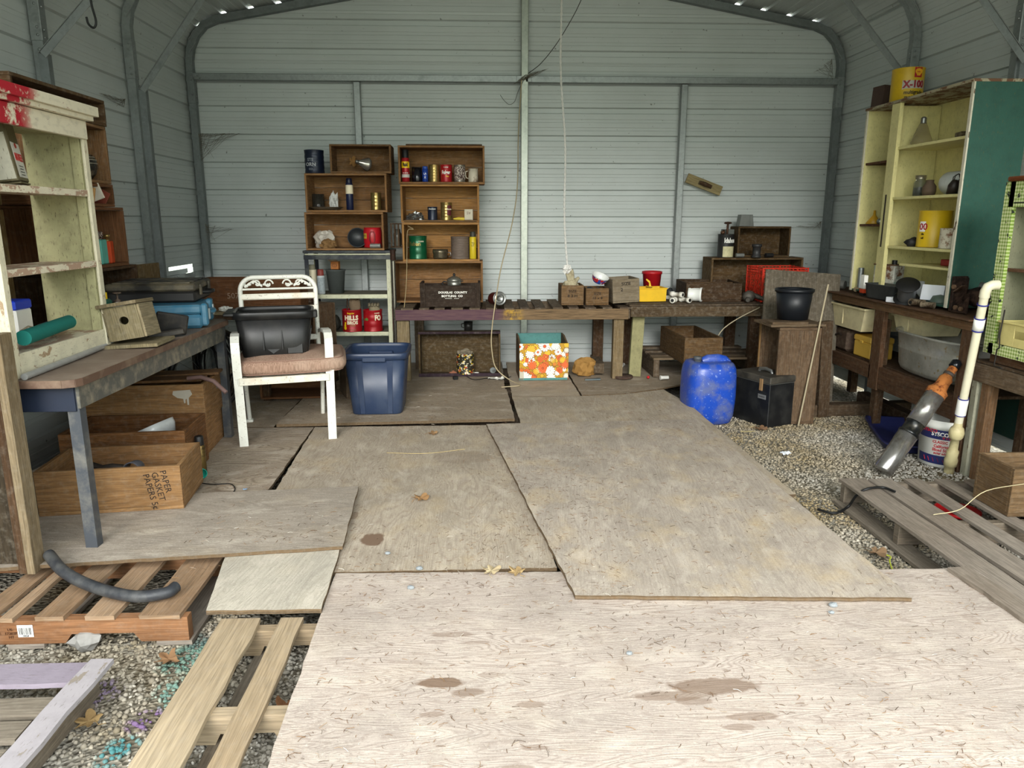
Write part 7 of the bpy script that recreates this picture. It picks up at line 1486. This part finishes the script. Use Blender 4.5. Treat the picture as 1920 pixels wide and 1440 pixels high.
# ---------------------------------------------------------------- loose bits on the deck and gravel
for i, (px, py, r, z, lab) in enumerate(((810, 812, .035, .0, 'dry leaf on the middle plywood, nearest the blue tote'), (788, 933, .045, .0, 'dry leaf in the middle of the centre plywood'), (921, 1069, .040, .0, 'pale dry leaf at the front edge of the centre plywood, left of its neighbour'), (968, 1071, .036, .0, 'dry leaf by the corner of the askew sheet'), (165, 1352, .042, GZ + .012, 'dry leaf on the gravel beside the purple-stained pallet'), (315, 1235, .044, GZ + .012, 'dry leaf on the gravel in front of the orange pallet'), (530, 1328, .055, GZ + .012, 'orange-brown leaf between the boards of the pale pallet'), (1642, 1035, .050, GZ + .012, 'brown leaf on the gravel beside the right pallet'), (1425, 803, .05, GZ + .012, 'brown leaf at the foot of the black toolbox'))):
    p_ = onz(px, py, z + .01); leaf(lab, (p_.x, p_.y, z + .004), r, 40 * i + 13, plain(('8f7150', '97754f', 'b5a482', 'a58c62', '9c8258', '8a6a4c', '8f6444', '826a50', '7c6048')[i], .8, 0, .2, .4, 30, '5d3c1e'))
solo(MB(plain('979590', .9, 0, .2, .4, 30)).blob((0, 0, .022), .038, .7, 2, 1.2, .8, .85, 4, 1.6, False), 'white_rock', 'whitish broken rock under the edge of the orange pallet', 'rock', tuple(onz(162, 1206, GZ + .02))[:2] + (GZ + .008,))
for i, (px, py, r, lab) in enumerate(((1562, 1137, .012, 'larger grey pebble on the foreground plywood at the askew sheet corner'), (1559, 1150, .008, 'smaller grey pebble just in front of the larger one'), (770, 1104, .010, 'pale pebble on the small pale plywood'), (786, 1068, .011, 'grey pebble at the front edge of the centre plywood'), (727, 1039, .009, 'pebble in the dark square stain'), (1180, 1227, .008, 'pebble on the open foreground plywood'))):
    z = .0 if i != 2 else .0; p_ = onz(px, py, z); solo(MB(plain('8d9294', .85, 0, .2, .3, 60)).blob((0, 0, r * .55), r, .3, 2, 1.3, 1, .7, i * 3, 1.8, False), 'pebble', lab, 'pebble', (p_.x, p_.y, z), 0, 'pebbles on the plywood')
for (px, py, z, w, h, rz, lab, colr) in ((930, 712, .002, .13, .06, -12, 'crumpled white paper scrap on the floor in front of the flowered box', 'dcd9ce'), (1472, 853, GZ + .018, .07, .05, 30, 'torn white paper label on the gravel', 'd9dde2'), (1402, 812, GZ + .018, .10, .025, 5, 'thin wood splinter on the gravel before the toolbox', 'a89a70'), (460, 921, .002, .02, .015, 20, 'tiny blue and white wrapper on the wavy plywood', '7fa3c9')):
    p_ = onz(px, py, z); solo(MB(plain(colr, .8, dirt=.15)).grid(lambda u, v: ((u - .5) * w, (v - .5) * h, .006 + .35 * h * (noise.noise(V((u * 4, v * 3, px))) + .15)), 8, 5, False), 'paper_scrap' if 'splinter' not in lab else 'wood_splinter', lab, 'scrap', (p_.x, p_.y, z + .004), rz)
solo(MB(plain('8f5a42', .8)).blob((0, 0, .02), .028, .6, 2, 1.2, .8, .9, 3, 2.5, False), 'dry_flower_head', 'reddish dry crumpled leaf on the floor by the tray box', 'leaf', tuple(onz(850, 705, 0))[:2] + (.0,))
solo(MB(blk).box((0, 0, .015), (.04, .03, .03), None, .004), 'plastic_plug', 'small black plug on the floor before the tray box', 'plug', tuple(onz(854, 712, 0))[:2] + (.001,), 20)
wire('thin black cable lying on the floor between the tray box and the flowered box', [zz(875, 706, .005), zz(890, 712, .008), zz(915, 709, .006), zz(940, 712, .006), zz(958, 706, .005)], .003, blk, 'black_cable', 'cable')
solo(MB(plain('e5e3d8', .5)).box((0, 0, .012), (.045, .02, .022), None, .003), 'white_plug', 'small white plug on the floor beside the black cable', 'plug', tuple(onz(893, 703, 0))[:2] + (.001,), -10)
# yellow-green string on the gravel
wire('yellow-green string on the gravel beside the right pallet', [zz(1660, 1040, GZ + .02), zz(1670, 1044, GZ + .02), zz(1668, 1052, GZ + .02), zz(1673, 1068, GZ + .02)], .003, plain('b9c43a', .7), 'string', 'string')
# needles and crumbs
mt_nd = NT('needles'); ge = mt_nd.n('ShaderNodeNewGeometry'); mt_nd = mt_nd.fin(mt_nd.ramp(ge.outputs['Random Per Island'], [(0, srgb('3a2c1f')), (.5, srgb('6d5038')), (.8, srgb('8b6a44')), (.95, srgb('a89c8c')), (1, srgb('d8d4c8'))]), .8)
mb = MB(mt_nd); rg = random.Random(11)
def zdeck(x, y):
    if .034 + (4.56 - y) * .125 < x < 1.47 and 2.32 < y < 4.6: return .018
    if -1.30 < x < .20 and 4.66 < y < 5.5: return .020
    if -2.3 < x < -.60 and 2.78 < y < 3.25: return .032
    return .001
k = 0
while k < 5200:
    x, y = rg.uniform(-1.9, 1.85), 1.36 + 4.6 * rg.random() ** 1.35
    if y < 2.55 and x < -.5: continue
    if 2.5 < y and x < -1.2 and y < 3.4: continue
    if x > 1.42 and y > 2.5: continue
    if noise.noise(V((x * 1.3, y * 1.3, 4))) + .35 < rg.random() * .8: continue
    L = rg.uniform(.006, .028); a = rg.uniform(0, 6.28); b = a + rg.uniform(-.8, .8); z = zdeck(x, y) + .0012; w = rg.uniform(.0004, .0009)
    p0 = V((x, y, z)); p1 = p0 + V((math.cos(a), math.sin(a), 0)) * L / 2 + V((0, 0, .001)); p2 = p1 + V((math.cos(b), math.sin(b), 0)) * L / 2 - V((0, 0, .001))
    n_ = V((-math.sin(a), math.cos(a), 0)) * w; u = V((0, 0, w * 1.2))
    vs = []
    for q in (p0, p1, p2): vs += [q - n_, q + n_, q + u]
    mb.raw(vs, [[0, 1, 4, 3], [1, 2, 5, 4], [2, 0, 3, 5], [3, 4, 7, 6], [4, 5, 8, 7], [5, 3, 6, 8]]); k += 1
solo(mb, 'fir_needles', 'dry fir needles and crumbs scattered over the plywood deck', 'needles', kind='stuff')

solo(MB(paint('24453a', '6b6a50', .06, .6, .3)).box((0, 0, .36), (.014, 1.05, .72)), 'green_board', 'dark green board standing against the right wall behind the tub', 'board', (3.215, 4.55, GZ + .14))
# ---------------------------------------------------------------- group phrases for repeats
CR = (('metal shelf, holding', 'crates stacked on the metal shelf'), ('small top crate', 'crates stacked on the metal shelf'), ('crate stack', 'crates stacked on the bench'), ('left wall stack', 'crates stacked against the left wall'), ('SIZE', 'crates stencilled SIZE on the bench'), ('dark crates', 'dark crates behind the chair'))
NG = {'pallet': 'wooden pallets around the deck', 'plywood_sheet': 'plywood sheets of the deck', 'timber_bearer': 'timber bearers under the plywood', 'loose_board': 'loose boards', 'pipe_fitting': 'loose pipe fittings', 'coffee_can': 'coffee tins', 'tin_can': 'assorted tins', 'pine_box': 'pine boxes', 'storage_tote': 'storage totes', 'slatted_bench': 'slatted benches along the back wall', 'reflector_bulb': 'lamp bulbs', 'work_glove': 'work gloves in the coffee tins', 'drawer_bin': 'cream drawer bins under the table', 'oil_tin': 'oil tins', 'mug': 'mugs', 'paper_box': 'white paper boxes on the work table', 'tin_box': 'tin boxes in the left wall crates', 'paper_item': 'papers in the shallow crate', 'cord': 'loose cords', 'wire': 'loose wires', 'spray_can': 'spray cans', 'plant_pot': 'plastic plant pots', 'glass_jar': 'glass jars', 'timber_beam': 'timber beams on the gravel', 'plastic_disc': 'plastic discs', 'fluid_bottle': 'plastic bottles', 'paper_scrap': 'paper scraps', 'black_cable': 'black cables', 'crumpled_rag': 'crumpled rags'}
for o in bpy.data.objects:
    if o.parent or 'label' not in o or 'group' in o or 'kind' in o: continue
    base = o.name.split('.')[0]
    if base == 'wooden_crate':
        for key, g_ in CR:
            if key in o['label']: o['group'] = g_; break
    elif base in NG and sum(1 for q in bpy.data.objects if not q.parent and q.name.split('.')[0] == base) > 1: o['group'] = NG[base]

RP = {'tool_box': [('handle', 'lid'), ('latch', 'lid'), ('name_plate', 'box_body')], 'lidded_pot': [('knob', 'lid')], 'card_file_box': [('clasp', 'lid')], 'power_tool_case': [('latch', 'lid')], 'tool_case': [('latch', 'lid')], 'plastic_bucket': [('printed_label', 'bucket_body'), ('berry_mark', 'bucket_body')],
      'tin_can': [('label', 'can_body')], 'coffee_can': [('label', 'can_body'), ('figure_mark', 'can_body')], 'oil_tin': [('label', 'can_body'), ('shell_mark', 'emblem')], 'spray_can': [('label', 'can_body')], 'seat_cushion': [('piping', 'cushion_body')], 'storage_tote': [('handle', 'rim')], 'coffee_canister': [('grip', 'canister_body')],
      'cupboard': [('slot', 'centre_stile')], 'metal_shelf': [('shelf_lip', 'shelf'), ('trim_strip', 'top_shelf')], 'desk': [('edge_band', 'tabletop')], 'shelf_hutch': [('shelf_edge', 'shelf')], 'gingham_cabinet': [('shelf_edge', 'shelf'), ('crack', 'top_rail')], 'flowered_box': [('patch', 'front_panel'), ('kick_strip', 'front_panel')], 'plastic_pipe': [('primer_ring', 'pipe')], 'antifreeze_tin': [('front_label', 'tin_body'), ('side_label', 'tin_body')], 'small_box': [('print', 'box_body')], 'small_carton': [('logo', 'carton_body')], 'bottle_crate': [('lettering', 'front_panel')], 'plastic_tub': [('label', 'tub_body')]}
for root in [o for o in bpy.data.objects if not o.parent]:
    for ch, pa in RP.get(root.name.split('.')[0], ()):
        kids = [k for k in root.children if k.name.split('.')[0] == ch]; pas = [k for k in root.children if k.name.split('.')[0] == pa]
        for i, k in enumerate(kids):
            if pas: k.parent = pas[min(i, len(pas) - 1)]
# dusty cobwebs
def cobweb(label, a, b, c, n=16):
    a, b, c = V(a), V(b), V(c); rg = random.Random(len(label)); mb = MB(plain('6a6458', .9, 0, .1, .2)); fr = lambda p, q, t_: p.lerp(q, t_)
    for k in range(n):
        p_ = fr(a, b, rg.random()); q_ = fr(a, c, rg.random()); m_ = p_.lerp(q_, .5) + V((0, 0, -.015 * rg.random() - .004)); mb.tube([p_ - a, m_ - a, q_ - a], .0008, 4)
    for k in range(4): mb.tube([V((0, 0, 0)), (b - a) * (.5 + .12 * k) + (c - a) * .1 * k], .0008, 4)
    solo(mb, 'cobweb', label, 'cobweb', a, 0, 'dusty cobwebs', kind='stuff')
cobweb('dusty cobweb between the left corner post and the back wall, at crate height', ony(372, 250, 6.78), ony(378, 305, 6.78), ony(452, 250, 6.84), 34)
cobweb('dusty cobweb low on the left corner post', ony(385, 420, 6.78), ony(388, 455, 6.78), ony(440, 430, 6.84), 18)
cobweb('dark cobweb around the centre of the cross tube', ony(985, 140, 6.75), ony(960, 160, 6.76), ony(1030, 128, 6.76), 26)
cobweb('cobweb on the left wall post beside the brace', ony(235, 185, 5.60), ony(232, 205, 5.60), (XL + .02, 5.2, ony(235, 200, 5.6).z + .03), 16)
cobweb('cobweb at the top of the right corner post', ony(1560, 110, 6.76), ony(1562, 150, 6.76), ony(1520, 140, 6.80), 20)
cobweb('cobweb on the back wall beside the right corner post', ony(1540, 415, 6.80), ony(1538, 430, 6.80), ony(1490, 425, 6.82), 14)
